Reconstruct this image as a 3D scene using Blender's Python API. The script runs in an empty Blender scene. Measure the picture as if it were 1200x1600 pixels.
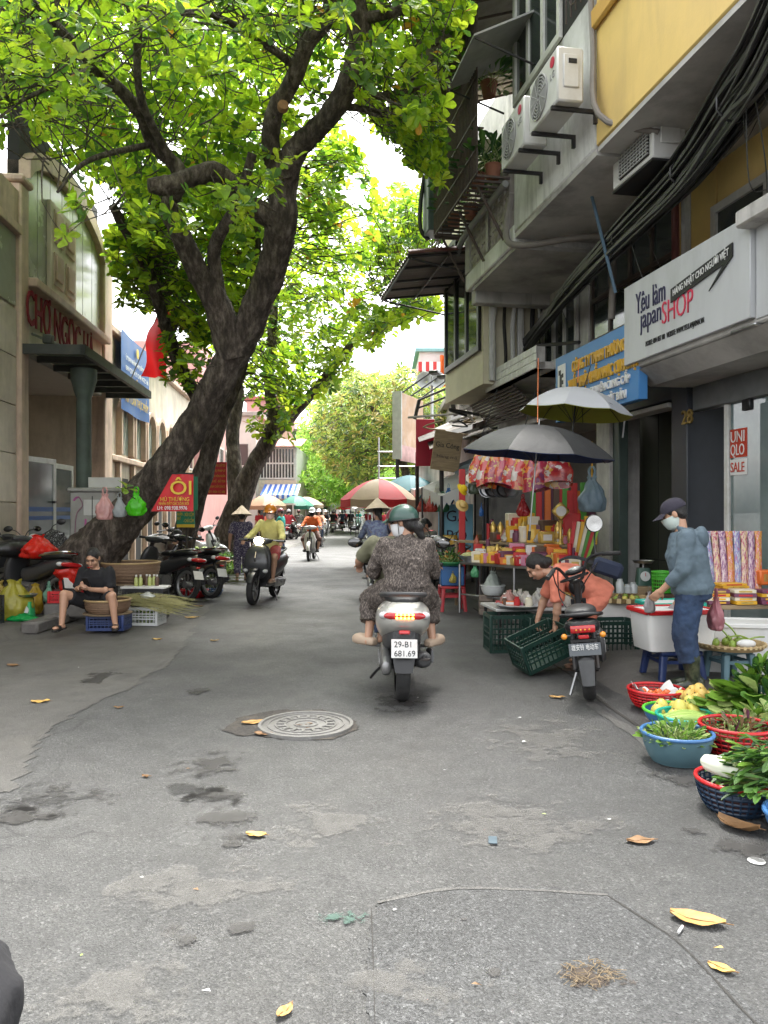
import bpy,bmesh,math,random
from mathutils import Vector,Matrix,noise,Quaternion
random.seed(7)
R=math.radians
SC=bpy.context.scene
COL=SC.collection
# ---------------------------------------------------------------- camera
CAMH,FP,HY=1.5,1202.0,800.0
cd=bpy.data.cameras.new('camera');cam=bpy.data.objects.new('camera',cd);COL.objects.link(cam)
cam.location=(0,0,CAMH);cam.rotation_euler=(R(90),0,0)
cd.sensor_fit='VERTICAL';cd.sensor_height=36;cd.lens=36*FP/1600
cd.clip_start=.05;cd.clip_end=2000
SC.camera=cam
# ---------------------------------------------------------------- sky, sun, exposure
SUN_EL,SUN_AZ=66,14
w=bpy.data.worlds.new('World');SC.world=w;w.use_nodes=True
nt=w.node_tree;bg=nt.nodes['Background']
sk=nt.nodes.new('ShaderNodeTexSky');sk.sky_type='NISHITA';sk.sun_disc=False
sk.sun_elevation=R(SUN_EL);sk.sun_rotation=R(SUN_AZ);sk.air_density=1.0;sk.dust_density=4.0;sk.ozone_density=1.0
hs=nt.nodes.new('ShaderNodeHueSaturation');hs.inputs['Saturation'].default_value=.12
nt.links.new(sk.outputs[0],hs.inputs['Color']);nt.links.new(hs.outputs[0],bg.inputs[0])
bg.inputs[1].default_value=.15
sd=bpy.data.lights.new('sun','SUN');sd.energy=1.5;sd.angle=R(16);sd.color=(1,.965,.9)
sun=bpy.data.objects.new('sun',sd);COL.objects.link(sun)
_d=Vector((math.sin(R(SUN_AZ))*math.cos(R(SUN_EL)),math.cos(R(SUN_AZ))*math.cos(R(SUN_EL)),math.sin(R(SUN_EL))))
sun.rotation_euler=_d.to_track_quat('Z','Y').to_euler();sun.location=(0,0,30)
vs=SC.view_settings;vs.view_transform='Standard';vs.look='None';vs.gamma=1;vs.use_curve_mapping=False
vs.exposure=2.5
SC.cycles.max_bounces=6;SC.cycles.transparent_max_bounces=12;SC.cycles.caustics_reflective=False;SC.cycles.caustics_refractive=False
# ---------------------------------------------------------------- pixel -> place
def G(x,y,h=0.0):
 Z=(CAMH-h)*FP/(y-HY);return Vector(((x-600)*Z/FP,Z,h))
def P(x,y,Z):
 return Vector(((x-600)*Z/FP,Z,CAMH+(HY-y)*Z/FP))
def XZ(x,Z):return(x-600)*Z/FP
# ---------------------------------------------------------------- materials
MATS={}
def lin(c):
 f=lambda v:v/12.92 if v<=.04045 else((v+.055)/1.055)**2.4
 return tuple(f(v/255)for v in c)
def hx(s):return lin((int(s[0:2],16),int(s[2:4],16),int(s[4:6],16)))
def mat(name,col,rough=.6,var=.18,scale=6,bump=.0,bscale=40,metal=0,dirt=None,dirt_amt=.5,dscale=1.5,spec=.5,trans=0,emit=0,alpha=1,coat=0,stretch=None,tint=None,tlc=None,fine=0,sheen=0,streak=None):
 """procedural material; col linear rgb.  var: noise variation, dirt: second colour mixed in by a large noise"""
 if name in MATS:return MATS[name]
 m=bpy.data.materials.new(name);m.use_nodes=True;n=m.node_tree.nodes;l=m.node_tree.links
 b=n['Principled BSDF'];MATS[name]=m
 tc=n.new('ShaderNodeTexCoord');src=tc.outputs['Object']
 if stretch:
  mp=n.new('ShaderNodeMapping');mp.inputs['Scale'].default_value=stretch;l.new(src,mp.inputs[0]);src=mp.outputs[0]
 oi=n.new('ShaderNodeObjectInfo')
 nz=n.new('ShaderNodeTexNoise');nz.inputs['Scale'].default_value=scale;nz.inputs['Detail'].default_value=6;nz.inputs['Roughness'].default_value=.62
 l.new(src,nz.inputs['Vector'])
 rp=n.new('ShaderNodeValToRGB');e=rp.color_ramp.elements
 e[0].position=.28;e[1].position=.72
 e[0].color=tuple(c*(1-var)for c in col)+(1,);e[1].color=tuple(min(1,c*(1+var*.7))for c in col)+(1,)
 l.new(nz.outputs['Fac'],rp.inputs[0]);out=rp.outputs[0]
 if dirt:
  n2=n.new('ShaderNodeTexNoise');n2.inputs['Scale'].default_value=dscale;n2.inputs['Detail'].default_value=9;n2.inputs['Roughness'].default_value=.68
  l.new(src,n2.inputs['Vector'])
  r2=n.new('ShaderNodeValToRGB');r2.color_ramp.elements[0].position=.46;r2.color_ramp.elements[1].position=.72
  r2.color_ramp.elements[1].color=(dirt_amt,)*3+(1,)
  l.new(n2.outputs['Fac'],r2.inputs[0])
  mx=n.new('ShaderNodeMixRGB');l.new(r2.outputs[0],mx.inputs[0]);l.new(out,mx.inputs[1]);mx.inputs[2].default_value=tuple(dirt)+(1,);out=mx.outputs[0]
 if streak:
  mp=n.new('ShaderNodeMapping');mp.inputs['Scale'].default_value=(1.8,1.8,.3);l.new(tc.outputs['Object'],mp.inputs[0]);n4=n.new('ShaderNodeTexNoise');n4.inputs['Scale'].default_value=1.5;n4.inputs['Distortion'].default_value=.4;n4.inputs['Detail'].default_value=8;n4.inputs['Roughness'].default_value=.7;l.new(mp.outputs[0],n4.inputs['Vector'])
  r4=n.new('ShaderNodeValToRGB');r4.color_ramp.elements[0].position=.48;r4.color_ramp.elements[1].position=.7;r4.color_ramp.elements[1].color=(streak[1],)*3+(1,);l.new(n4.outputs['Fac'],r4.inputs[0])
  m4=n.new('ShaderNodeMixRGB');l.new(r4.outputs[0],m4.inputs[0]);l.new(out,m4.inputs[1]);m4.inputs[2].default_value=tuple(streak[0])+(1,);out=m4.outputs[0]
 if tint:
  hv=n.new('ShaderNodeHueSaturation');mr=n.new('ShaderNodeMapRange')
  l.new(oi.outputs['Random'],mr.inputs[0]);mr.inputs[3].default_value=1-tint;mr.inputs[4].default_value=1+tint
  l.new(mr.outputs[0],hv.inputs['Value']);l.new(out,hv.inputs['Color']);out=hv.outputs[0]
 l.new(out,b.inputs['Base Color'])
 b.inputs['Roughness'].default_value=rough;b.inputs['Metallic'].default_value=metal
 b.inputs['Specular IOR Level'].default_value=spec
 if coat:b.inputs['Coat Weight'].default_value=coat;b.inputs['Coat Roughness'].default_value=.12
 if sheen:b.inputs['Sheen Weight'].default_value=sheen
 if trans:b.inputs['Transmission Weight'].default_value=trans
 if alpha<1:b.inputs['Alpha'].default_value=alpha
 if emit:l.new(out,b.inputs['Emission Color']);b.inputs['Emission Strength'].default_value=emit
 if rough<.95 and not trans:
  mr2=n.new('ShaderNodeMapRange');l.new(nz.outputs['Fac'],mr2.inputs[0]);mr2.inputs[3].default_value=max(.02,rough-.12);mr2.inputs[4].default_value=min(1,rough+.14)
  l.new(mr2.outputs[0],b.inputs['Roughness'])
 if bump:
  n3=n.new('ShaderNodeTexNoise');n3.inputs['Scale'].default_value=bscale;n3.inputs['Detail'].default_value=7;l.new(src,n3.inputs['Vector'])
  bp=n.new('ShaderNodeBump');bp.inputs['Strength'].default_value=bump;bp.inputs['Distance'].default_value=.02
  l.new(n3.outputs['Fac'],bp.inputs['Height']);l.new(bp.outputs[0],b.inputs['Normal'])
 if tlc:
  tb=n.new('ShaderNodeBsdfTranslucent');ms=n.new('ShaderNodeMixShader');ms.inputs[0].default_value=tlc
  tm=n.new('ShaderNodeMixRGB');tm.blend_type='MULTIPLY';tm.inputs[0].default_value=0;l.new(out,tm.inputs[1]);l.new(tm.outputs[0],tb.inputs[0])
  o=n['Material Output'];l.new(b.outputs[0],ms.inputs[1]);l.new(tb.outputs[0],ms.inputs[2]);l.new(ms.outputs[0],o.inputs[0])
 return m
def paint(hexs,**k):
 k.setdefault('rough',.45);k.setdefault('var',.12)
 return mat('paint_'+hexs+''.join(f'_{a}{b}' for a,b in sorted(k.items())if a in('rough','metal','var','coat','tlc','alpha','bump','emit','dirt_amt')),hx(hexs),**k)
 # ---------------------------------------------------------------- mesh builder
class MB:
 def __init__(s):s.v=[];s.f=[];s.m=[];s.cur=0;s.M=None
 def add(s,vs_,fs_,mi=None):
  o=len(s.v)
  if s.M is not None:vs_=[s.M@Vector(v)for v in vs_]
  s.v+=[tuple(v)for v in vs_];s.f+=[tuple(i+o for i in f)for f in fs_];s.m+=[s.cur if mi is None else mi]*len(fs_)
  return s
 def box(s,c,d,rot=None,mi=None,bev=0):
  x,y,z=(q/2 for q in d);c=Vector(c)
  if bev:
   b=min(bev,x*.9,y*.9,z*.9);vs_=[]
   for sx in(-1,1):
    for sy in(-1,1):
     for sz in(-1,1):
      vs_+=[(sx*(x-b),sy*(y-b),sz*z),(sx*(x-b),sy*y,sz*(z-b)),(sx*x,sy*(y-b),sz*(z-b))]
   I=lambda a,b_,c_,k:((a*2+b_)*2+c_)*3+k
   fs_=[]
   for k,ax in((0,2),(1,1),(2,0)):
    for sgn in(0,1):
     o=[a for a in(0,1,2)if a!=ax];q=[]
     for u,v_ in((0,0),(1,0),(1,1),(0,1)):
      t=[0,0,0];t[ax]=sgn;t[o[0]]=u;t[o[1]]=v_;q.append(I(*t,k))
     fs_.append(q)
   for ax in(0,1,2):
    o=[a for a in(0,1,2)if a!=ax]
    k1={0:2,1:1,2:0}[o[0]];k2={0:2,1:1,2:0}[o[1]]
    for u in(0,1):
     for v_ in(0,1):
      q=[]
      for e_,k in((0,k1),(0,k2),(1,k2),(1,k1)):
       t=[0,0,0];t[ax]=e_;t[o[0]]=u;t[o[1]]=v_;q.append(I(*t,k))
      fs_.append(q)
   for a in(0,1):
    for b_ in(0,1):
     for c_ in(0,1):fs_.append([I(a,b_,c_,k)for k in(0,1,2)])
  else:
   vs_=[(sx*x,sy*y,sz*z)for sx in(-1,1)for sy in(-1,1)for sz in(-1,1)]
   fs_=[(0,1,3,2),(4,6,7,5),(0,4,5,1),(2,3,7,6),(0,2,6,4),(1,5,7,3)]
  if rot is not None:
   m_=rot if isinstance(rot,Matrix)else Matrix.Rotation(rot,3,'Z')
   vs_=[m_@Vector(v)for v in vs_]
  return s.add([Vector(v)+c for v in vs_],fs_,mi)
 def bb(s,lo,hi,mi=None,bev=0):
  lo=Vector(lo);hi=Vector(hi);return s.box((lo+hi)/2,[abs(a)for a in(hi-lo)],None,mi,bev)
 def loft(s,secs,n=12,cap=True,mi=None,closed=False):
  """secs: list of (centre, u, v, power) with u, v half-axis vectors; superellipse rings"""
  vs_=[];fs_=[]
  for sec in secs:
   c,u,v_=Vector(sec[0]),Vector(sec[1]),Vector(sec[2]);p=sec[3]if len(sec)>3 else 2
   for i in range(n):
    a=2*math.pi*i/n;ca,sa=math.cos(a),math.sin(a)
    if p!=2:ca=math.copysign(abs(ca)**(2/p),ca);sa=math.copysign(abs(sa)**(2/p),sa)
    vs_.append(c+u*ca+v_*sa)
  k=len(secs)
  for j in range(k if closed else k-1):
   for i in range(n):
    a,b=j*n+i,j*n+(i+1)%n;j2=(j+1)%k
    fs_.append((a,b,j2*n+(i+1)%n,j2*n+i))
  if cap and not closed:
   fs_.append(tuple(reversed(range(n))));fs_.append(tuple(range((k-1)*n,k*n)))
  return s.add(vs_,fs_,mi)
 def tube(s,pts,r,n=8,mi=None,cap=True,flat=1,jit=0):
  pts=[Vector(p)for p in pts];k=len(pts);secs=[];up=None
  rr=r if isinstance(r,(list,tuple))else[r]*k
  for i,p in enumerate(pts):
   t=(pts[min(i+1,k-1)]-pts[max(i-1,0)])
   if t.length<1e-9:t=Vector((0,0,1))
   t.normalize()
   if up is None:up=t.orthogonal().normalized()
   up=(up-t*up.dot(t))
   if up.length<1e-6:up=t.orthogonal()
   up.normalize();sd_=t.cross(up)
   secs.append((p,up*rr[i],sd_*rr[i]*flat))
  return s.loft(secs,n,cap,mi)
 def cyl(s,a,b,r,r2=None,n=12,mi=None):return s.tube([a,b],[r,r if r2 is None else r2],n,mi)
 def lathe(s,prof,n=20,c=(0,0,0),mi=None,sx=1,sy=1,cap=False):
  c=Vector(c);secs=[(c+Vector((0,0,z)),(max(r,1e-4)*sx,0,0),(0,max(r,1e-4)*sy,0))for r,z in prof]
  return s.loft(secs,n,cap,mi)
 def ell(s,c,r,n=14,k=9,rot=None,mi=None):
  c=Vector(c);m_=rot or Matrix.Identity(3);secs=[]
  for i in range(k+1):
   a=math.pi*i/k;q=max(math.sin(a),.02)
   secs.append((c+m_@Vector((0,0,-math.cos(a)*r[2])),m_@Vector((r[0]*q,0,0)),m_@Vector((0,r[1]*q,0))))
  return s.loft(secs,n,True,mi)
 def caps(s,a,b,r1,r2=None,n=10,mi=None):
  a,b=Vector(a),Vector(b);r2=r1 if r2 is None else r2;t=b-a
  t=t.normalized()if t.length>1e-6 else Vector((0,0,1));u=t.orthogonal().normalized();w_=t.cross(u);secs=[]
  for q in(.08,.4,.75,1):th=q*math.pi/2;secs.append((a-t*r1*math.cos(th),u*r1*math.sin(th),w_*r1*math.sin(th)))
  for q in(1,.75,.4,.08):th=q*math.pi/2;secs.append((b+t*r2*math.cos(th),u*r2*math.sin(th),w_*r2*math.sin(th)))
  return s.loft(secs,n,True,mi)
 def prism(s,poly,d,mi=None):
  d=Vector(d);k=len(poly);vs_=[Vector(p)for p in poly]+[Vector(p)+d for p in poly]
  fs_=[tuple(reversed(range(k))),tuple(range(k,2*k))]+[(i,(i+1)%k,k+(i+1)%k,k+i)for i in range(k)]
  return s.add(vs_,fs_,mi)
 def grid(s,fn,nu,nv,mi=None):
  vs_=[fn(i/nu,j/nv)for j in range(nv+1)for i in range(nu+1)]
  return s.add(vs_,[(j*(nu+1)+i,j*(nu+1)+i+1,(j+1)*(nu+1)+i+1,(j+1)*(nu+1)+i)for j in range(nv)for i in range(nu)],mi)
 def build(s,name,mats,parent=None,smooth=True,loc=None,rz=0,auto=40):
  me=bpy.data.meshes.new(name);me.from_pydata(s.v,[],s.f)
  for m_ in(mats if isinstance(mats,(list,tuple))else[mats]):me.materials.append(m_)
  if len(me.materials)>1:me.polygons.foreach_set('material_index',s.m)
  bm=bmesh.new();bm.from_mesh(me);bmesh.ops.recalc_face_normals(bm,faces=bm.faces)
  if smooth:
   for f in bm.faces:f.smooth=True
   ca=R(auto)
   for e in bm.edges:
    if len(e.link_faces)==2 and e.calc_face_angle(0)>ca:e.smooth=False
  bm.to_mesh(me);bm.free()
  o=bpy.data.objects.new(name,me);COL.objects.link(o)
  if parent:o.parent=parent
  if loc is not None:o.location=loc
  if rz:o.rotation_euler[2]=rz
  return o
def tag(o,label=None,cat=None,group=None,kind=None):
 if label:o['label']=label
 if cat:o['category']=cat
 if group:o['group']=group
 if kind:o['kind']=kind
 return o
def thing(name,label,cat,loc=(0,0,0),rz=0,group=None):
 o=bpy.data.objects.new(name,None);COL.objects.link(o);o.location=loc;o.rotation_euler=(0,0,rz);o.empty_display_size=.1
 return tag(o,label,cat,group)
KIDS={}
def copy_tree(o,parent=None):
 c=o.copy();COL.objects.link(c);c.parent=parent
 for ch in o.children:copy_tree(ch,c)
 return c
def soft(o,levels=1):
 m_=o.modifiers.new('sub','SUBSURF');m_.levels=levels;m_.render_levels=levels;return o
def text(body,size,material,parent,org,right,up,ext=.004,ax='LEFT',width=None,name='lettering',sq=1.0,weight=0,italic=0,off=0.0):
 c=bpy.data.curves.new('t','FONT');c.body=body;c.extrude=ext/max(size,1e-6)if False else 0;c.align_x=ax;c.resolution_u=3;c.offset=weight
 c.shear=italic
 c.extrude=ext/size
 o=bpy.data.objects.new('t',c);me=bpy.data.meshes.new_from_object(o);bpy.data.objects.remove(o)
 right=Vector(right).normalized();up=Vector(up).normalized();nrm=right.cross(up);org=Vector(org)
 xs=[v.co.x for v in me.vertices]or[0,1]
 kx=size*sq
 if width:kx=width/max(1e-6,max(xs)-min(xs))
 for v in me.vertices:v.co=org+right*v.co.x*kx+up*v.co.y*size+nrm*(v.co.z*size+off)
 me.materials.clear();me.materials.append(material);me.name=name
 o=bpy.data.objects.new(name,me);COL.objects.link(o)
 if parent:o.parent=parent
 return o
def smoothpath(pts,k=4):
 pts=[Vector(p)for p in pts];out=[]
 for i in range(len(pts)-1):
  p0,p1,p2,p3=pts[max(i-1,0)],pts[i],pts[i+1],pts[min(i+2,len(pts)-1)]
  for j in range(k):
   t=j/k;out.append(.5*((2*p1)+(p2-p0)*t+(2*p0-5*p1+4*p2-p3)*t*t+(3*p1-p0-3*p2+p3)*t**3))
 out.append(pts[-1]);return out
def lerpn(a,n):
 o=[]
 for i in range(n):
  t=i*(len(a)-1)/max(1,n-1);j=min(int(t),len(a)-2);o.append(a[j]+(a[j+1]-a[j])*(t-j))
 return o
rnd=random.uniform
def ramp(n,stops,interp='LINEAR'):
 r=n.new('ShaderNodeValToRGB');r.color_ramp.interpolation=interp;els=r.color_ramp.elements
 while len(els)<len(stops):els.new(.5)
 for e_,(p,c)in zip(els,stops):e_.position=p;e_.color=tuple(c)+(1,)if len(c)==3 else c
 return r
 # frequently used materials
BLACK=mat('black_plastic',(.012,.012,.013),.38,.2,20)
RUBBER=mat('rubber',(.016,.016,.016),.8,.3,30,.3,120,dirt=(.06,.055,.05),dirt_amt=.5,dscale=8)
STEEL=mat('steel',(.45,.45,.46),.32,.15,12,metal=1)
DKMETAL=mat('dark_metal',(.03,.03,.032),.5,.3,12,metal=.4,dirt=(.07,.05,.035),dirt_amt=.6,dscale=5)
WHITEP=mat('white_plastic',(.62,.62,.6),.4,.06,6,dirt=(.3,.28,.24),dirt_amt=.25,dscale=3)
GLASS=mat('dark_glass',(.03,.035,.035),.06,.1,3,spec=.8)
# ==== ground, road, pavements
def asphalt(name,base,speck=.5,stain=1.0,seed=0.0,light=1.0):
 m=bpy.data.materials.new(name);m.use_nodes=True;n=m.node_tree.nodes;l=m.node_tree.links;b=n['Principled BSDF']
 tc=n.new('ShaderNodeTexCoord');mp=n.new('ShaderNodeMapping');mp.inputs['Location'].default_value=(seed,seed*1.7,0);l.new(tc.outputs['Object'],mp.inputs[0])
 def nz(sc,det=6,ro=.6,dist=0):
  q=n.new('ShaderNodeTexNoise');q.inputs['Scale'].default_value=sc;q.inputs['Detail'].default_value=det;q.inputs['Roughness'].default_value=ro;q.inputs['Distortion'].default_value=dist;l.new(mp.outputs[0],q.inputs['Vector']);return q.outputs['Fac']
 def vor(sc,feat='F1'):
  q=n.new('ShaderNodeTexVoronoi');q.inputs['Scale'].default_value=sc;q.feature=feat;l.new(mp.outputs[0],q.inputs['Vector']);return q
 def mixc(fac,a,c,bl='MIX'):
  q=n.new('ShaderNodeMixRGB');q.blend_type=bl
  if isinstance(fac,float):q.inputs[0].default_value=fac
  else:l.new(fac,q.inputs[0])
  if isinstance(a,tuple):q.inputs[1].default_value=a+(1,)
  else:l.new(a,q.inputs[1])
  if isinstance(c,tuple):q.inputs[2].default_value=c+(1,)
  else:l.new(c,q.inputs[2])
  return q.outputs[0]
 B=Vector(base)
 big=ramp(n,[(.3,tuple(B*.86)),(.55,tuple(B)),(.75,tuple(B*1.14))]);l.new(nz(.55,5,.6,.4),big.inputs[0])
 med=ramp(n,[(.35,(.82,)*3),(.65,(1.12,)*3)]);l.new(nz(5,8,.7),med.inputs[0])
 c=mixc(1.0,big.outputs[0],med.outputs[0],'MULTIPLY')
 v1=vor(165);g1=ramp(n,[(.0,(.5,)*3),(.5,(1.0,)*3),(.9,(1.2,)*3),(1,(2.1,)*3)])
 sx=n.new('ShaderNodeSeparateXYZ');l.new(v1.outputs['Color'],sx.inputs[0]);l.new(sx.outputs[0],g1.inputs[0])
 c=mixc(speck,c,mixc(1.0,c,g1.outputs[0],'MULTIPLY'))
 v2=vor(90);g2=ramp(n,[(.0,(.62,)*3),(.25,(1,)*3),(.93,(1,)*3),(.96,(1.75,)*3)]);s2=n.new('ShaderNodeSeparateXYZ');l.new(v2.outputs['Color'],s2.inputs[0]);l.new(s2.outputs[1],g2.inputs[0])
 c=mixc(speck*.8,c,mixc(1.0,c,g2.outputs[0],'MULTIPLY'))
 st=ramp(n,[(.56,(0,0,0)),(.66,(stain*.55,)*3)]);l.new(nz(.9,9,.66,.9),st.inputs[0]);c=mixc(st.outputs[0],c,tuple(B*.45))
 dust=ramp(n,[(.5,(0,0,0)),(.75,(stain*.4,)*3)]);l.new(nz(1.7,9,.7,.3),dust.inputs[0]);c=mixc(dust.outputs[0],c,(B.x*1.45,B.y*1.38,B.z*1.24))
 # fine cracks
 wv=n.new('ShaderNodeTexNoise');wv.inputs['Scale'].default_value=2.2;wv.inputs['Detail'].default_value=5;l.new(mp.outputs[0],wv.inputs['Vector'])
 ad=n.new('ShaderNodeMixRGB');ad.blend_type='ADD';ad.inputs[0].default_value=.55;l.new(mp.outputs[0],ad.inputs[1]);l.new(wv.outputs['Color'],ad.inputs[2])
 vc=n.new('ShaderNodeTexVoronoi');vc.feature='DISTANCE_TO_EDGE';vc.inputs['Scale'].default_value=.42;l.new(ad.outputs[0],vc.inputs['Vector'])
 ck=ramp(n,[(.0,(.75,)*3),(.0045,(0,0,0))]);l.new(vc.outputs['Distance'],ck.inputs[0])
 br=ramp(n,[(.52,(0,0,0)),(.6,(1,1,1))]);l.new(nz(.7,3),br.inputs[0])
 ckm=mixc(1.0,ck.outputs[0],br.outputs[0],'MULTIPLY');c=mixc(ckm,c,tuple(B*.3))
 l.new(c,b.inputs['Base Color'])
 rr=n.new('ShaderNodeMapRange');l.new(nz(1.2,6),rr.inputs[0]);rr.inputs[1].default_value=.3;rr.inputs[2].default_value=.7;rr.inputs[3].default_value=.48;rr.inputs[4].default_value=.74;l.new(rr.outputs[0],b.inputs['Roughness'])
 b.inputs['Specular IOR Level'].default_value=.5
 bp=n.new('ShaderNodeBump');bp.inputs['Strength'].default_value=.8;bp.inputs['Distance'].default_value=.008
 hsum=n.new('ShaderNodeMath');hsum.operation='ADD';l.new(v1.outputs['Distance'],hsum.inputs[0]);l.new(nz(60,4),hsum.inputs[1]);l.new(hsum.outputs[0],bp.inputs['Height']);l.new(bp.outputs[0],b.inputs['Normal'])
 MATS[name]=m;return m
ASPH=asphalt('asphalt',(.07,.07,.068),.8,.45)
CONC=asphalt('old_concrete',(.104,.1,.092),.3,.9,5.2)
PAVE=asphalt('pavement_concrete',(.112,.106,.097),.25,1.0,9.1)
m=MB()
m.grid(lambda u,v:((u-.5)*900,-20+v*920,0),2,2)
tag(m.build('ground',ASPH,smooth=False),kind='structure')
def kerbR(Z):return 1.98-.055*Z
def blob_sheet(pts,z,name,material,jag=.04,sub=7):
 out=[]
 for i,p in enumerate(pts):
  q=pts[(i+1)%len(pts)]
  for j in range(sub):
   t=j/sub;a=Vector(p).lerp(Vector(q),t);d=jag*(noise.noise(Vector((a.x*3,a.y*3,1.3)))+.6*noise.noise(Vector((a.x*11,a.y*11,4)))+.35*noise.noise(Vector((a.x*31,a.y*31,8))))
   out.append(Vector((a.x+d,a.y+d*1.2,z)))
 mm=MB();mm.add(out,[tuple(range(len(out)))]);o=mm.build(name,material,smooth=False)
 return tag(o,kind='structure')
 # repaired strips and the pale concrete skirt on the left
blob_sheet([G(-260,1250),G(10,1240),G(60,1170),G(100,1120),G(200,1075),G(275,1030),G(300,985),G(330,945),G(150,960),G(-260,1000)],.004,'concrete_skirt',CONC,.09,40)
ASPH2=asphalt('asphalt_patch',(.064,.065,.065),1.0,.4,22.0)
blob_sheet([G(585,1415),G(700,1385),G(860,1390),G(960,1400),G(1030,1445),G(1130,1530),G(1200,1600),G(1330,1760),G(560,1760),G(580,1560)],.004,'road_patch',ASPH2,.03,40)
SEAM=asphalt('repair_seam',(.105,.102,.096),.6,.4,31.0)
def strip(pts,wd,name,material,z=.006):
 pts=smoothpath(pts,6);mm=MB();vs_=[]
 for i,p in enumerate(pts):
  t=(pts[min(i+1,len(pts)-1)]-pts[max(0,i-1)]).normalized();s_=Vector((t.y,-t.x,0))
  q=wd*(.6+.9*abs(noise.noise(Vector((p.x*6,p.y*6,2)))))
  vs_+=[Vector((p.x,p.y,z))+s_*q,Vector((p.x,p.y,z))-s_*q]
 mm.add(vs_,[(2*i,2*i+1,2*i+3,2*i+2)for i in range(len(pts)-1)]);return tag(mm.build(name,material,smooth=False),kind='structure')
strip([G(590,1412),G(700,1391),G(820,1392),G(950,1400)],.012,'road_seam',SEAM)
CRACK=mat('crack_dirt',(.03,.028,.025),.9,.4,20)
strip([G(950,1402),G(1010,1440),G(1060,1475),G(1110,1525),G(1160,1580),G(1230,1650)],.005,'road_crack',CRACK)
strip([G(580,1420),G(583,1500),G(586,1600),G(590,1700)],.0018,'road_crack',CRACK)
def soft_stain(name,col,soft=.9,rough=.7,sc=5.0):
 m_=mat(name,col,rough,.3,14);n=m_.node_tree.nodes;l=m_.node_tree.links;tc=n.new('ShaderNodeTexCoord')
 sp=n.new('ShaderNodeVectorMath');sp.operation='SUBTRACT';sp.inputs[1].default_value=(.5,.5,0);l.new(tc.outputs['Generated'],sp.inputs[0]);sx_=n.new('ShaderNodeSeparateXYZ');l.new(sp.outputs[0],sx_.inputs[0]);cx_=n.new('ShaderNodeCombineXYZ');l.new(sx_.outputs[0],cx_.inputs[0]);l.new(sx_.outputs[1],cx_.inputs[1])
 ln=n.new('ShaderNodeVectorMath');ln.operation='LENGTH';l.new(cx_.outputs[0],ln.inputs[0]);nz=n.new('ShaderNodeTexNoise');nz.inputs['Scale'].default_value=sc;nz.inputs['Detail'].default_value=9;nz.inputs['Roughness'].default_value=.7;l.new(tc.outputs['Object'],nz.inputs['Vector'])
 a1=n.new('ShaderNodeMath');a1.operation='MULTIPLY';a1.inputs[1].default_value=1.7;l.new(ln.outputs['Value'],a1.inputs[0]);a2=n.new('ShaderNodeMath');a2.operation='SUBTRACT';a0=n.new('ShaderNodeMapRange');a0.clamp=False;a0.inputs[1].default_value=.3;a0.inputs[2].default_value=.7;a0.inputs[3].default_value=-.15;a0.inputs[4].default_value=1.05;l.new(nz.outputs['Fac'],a0.inputs[0]);l.new(a0.outputs[0],a2.inputs[0]);l.new(a1.outputs[0],a2.inputs[1])
 r_=ramp(n,[(.0,(0,0,0)),(.22,(soft,)*3)]);l.new(a2.outputs[0],r_.inputs[0]);l.new(r_.outputs[0],n['Principled BSDF'].inputs['Alpha']);return m_
DARKM=soft_stain('dark_asphalt',(.036,.034,.032),.75,.55,6)
def stain(x,y,w_,d_,name='dark_patch',material=None,z=.008):
 p_=G(x,y);mm=MB();mm.grid(lambda u,v:Vector((p_.x+(u-.5)*w_,p_.y+(v-.5)*d_,z)),1,1);return tag(mm.build(name,material or DARKM,smooth=False),kind='structure')
for x,y,w_,d_ in((335,1195,.55,.75),(300,1235,.6,.5),(355,1275,.5,.5),(375,1310,.4,.35),(330,1245,.5,.6),(70,1250,.9,.6),(30,1275,.6,.5),(270,1450,.25,.2),(296,1467,.14,.14),(370,1452,.2,.12),(985,1318,.1,.09),(1090,1302,.2,.15),(1120,1250,.3,.4),(1060,1215,.45,.45),(1180,1330,.5,.4),(621,1098,.7,.9),(395,950,.8,1.2),(310,1080,.3,.5),(727,1440,.09,.08),(770,1522,.08,.07),(1085,1150,.7,.6),(150,1060,.5,.9)):stain(x,y,w_,d_)  # damp marks, plus dark patches laid under two scooters and around the baskets
DUSTM=soft_stain('pale_dust',(.14,.135,.125),.4,.9,5)
for x,y,w_,d_ in((300,1390,1.2,.8),(800,1290,1.4,1.0),(520,1290,.9,.9),(860,1160,1.2,1.6),(640,1540,.7,.4),(180,1550,.8,.5)):stain(x,y,w_,d_,'dust_stain',DUSTM,.0075)
GREENP=soft_stain('worn_green_paint',(.035,.075,.058),.85,.7,22);stain(530,1436,.28,.12,'worn_paint',GREENP,.0085)
# right pavement: real height, sloping concrete hump at its edge, joints between slabs
def pavement(side,z0,z1,edge,outer,ramp_w,name,h=.11):
 N=60
 def fn(u,v):
  Z=z0+(z1-z0)*v;e=edge(Z);o_=outer(Z);t=u
  if t<.35:k=t/.35;X=e+side*ramp_w*k;hh=h*(3*k*k-2*k**3)
  else:k=(t-.35)/.65;X=e+side*ramp_w+(o_-e-side*ramp_w)*k;hh=h
  hh+=.012*noise.noise(Vector((X*1.7,Z*1.7,0)))+(.035*noise.noise(Vector((X*.9,Z*.8,5)))if t<.4 else 0)
  return Vector((X+.04*noise.noise(Vector((X*2,Z*2,7)))*(u==0),Z,hh if u>0 else-.02))
 mm=MB();mm.grid(fn,16,N);return tag(mm.build(name,PAVE,auto=60),kind='structure')
pavement(1,1.0,60,lambda Z:kerbR(Z)+.25,lambda Z:9.0-.12*Z+.02*Z,.5,'pavement_right')
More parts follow.
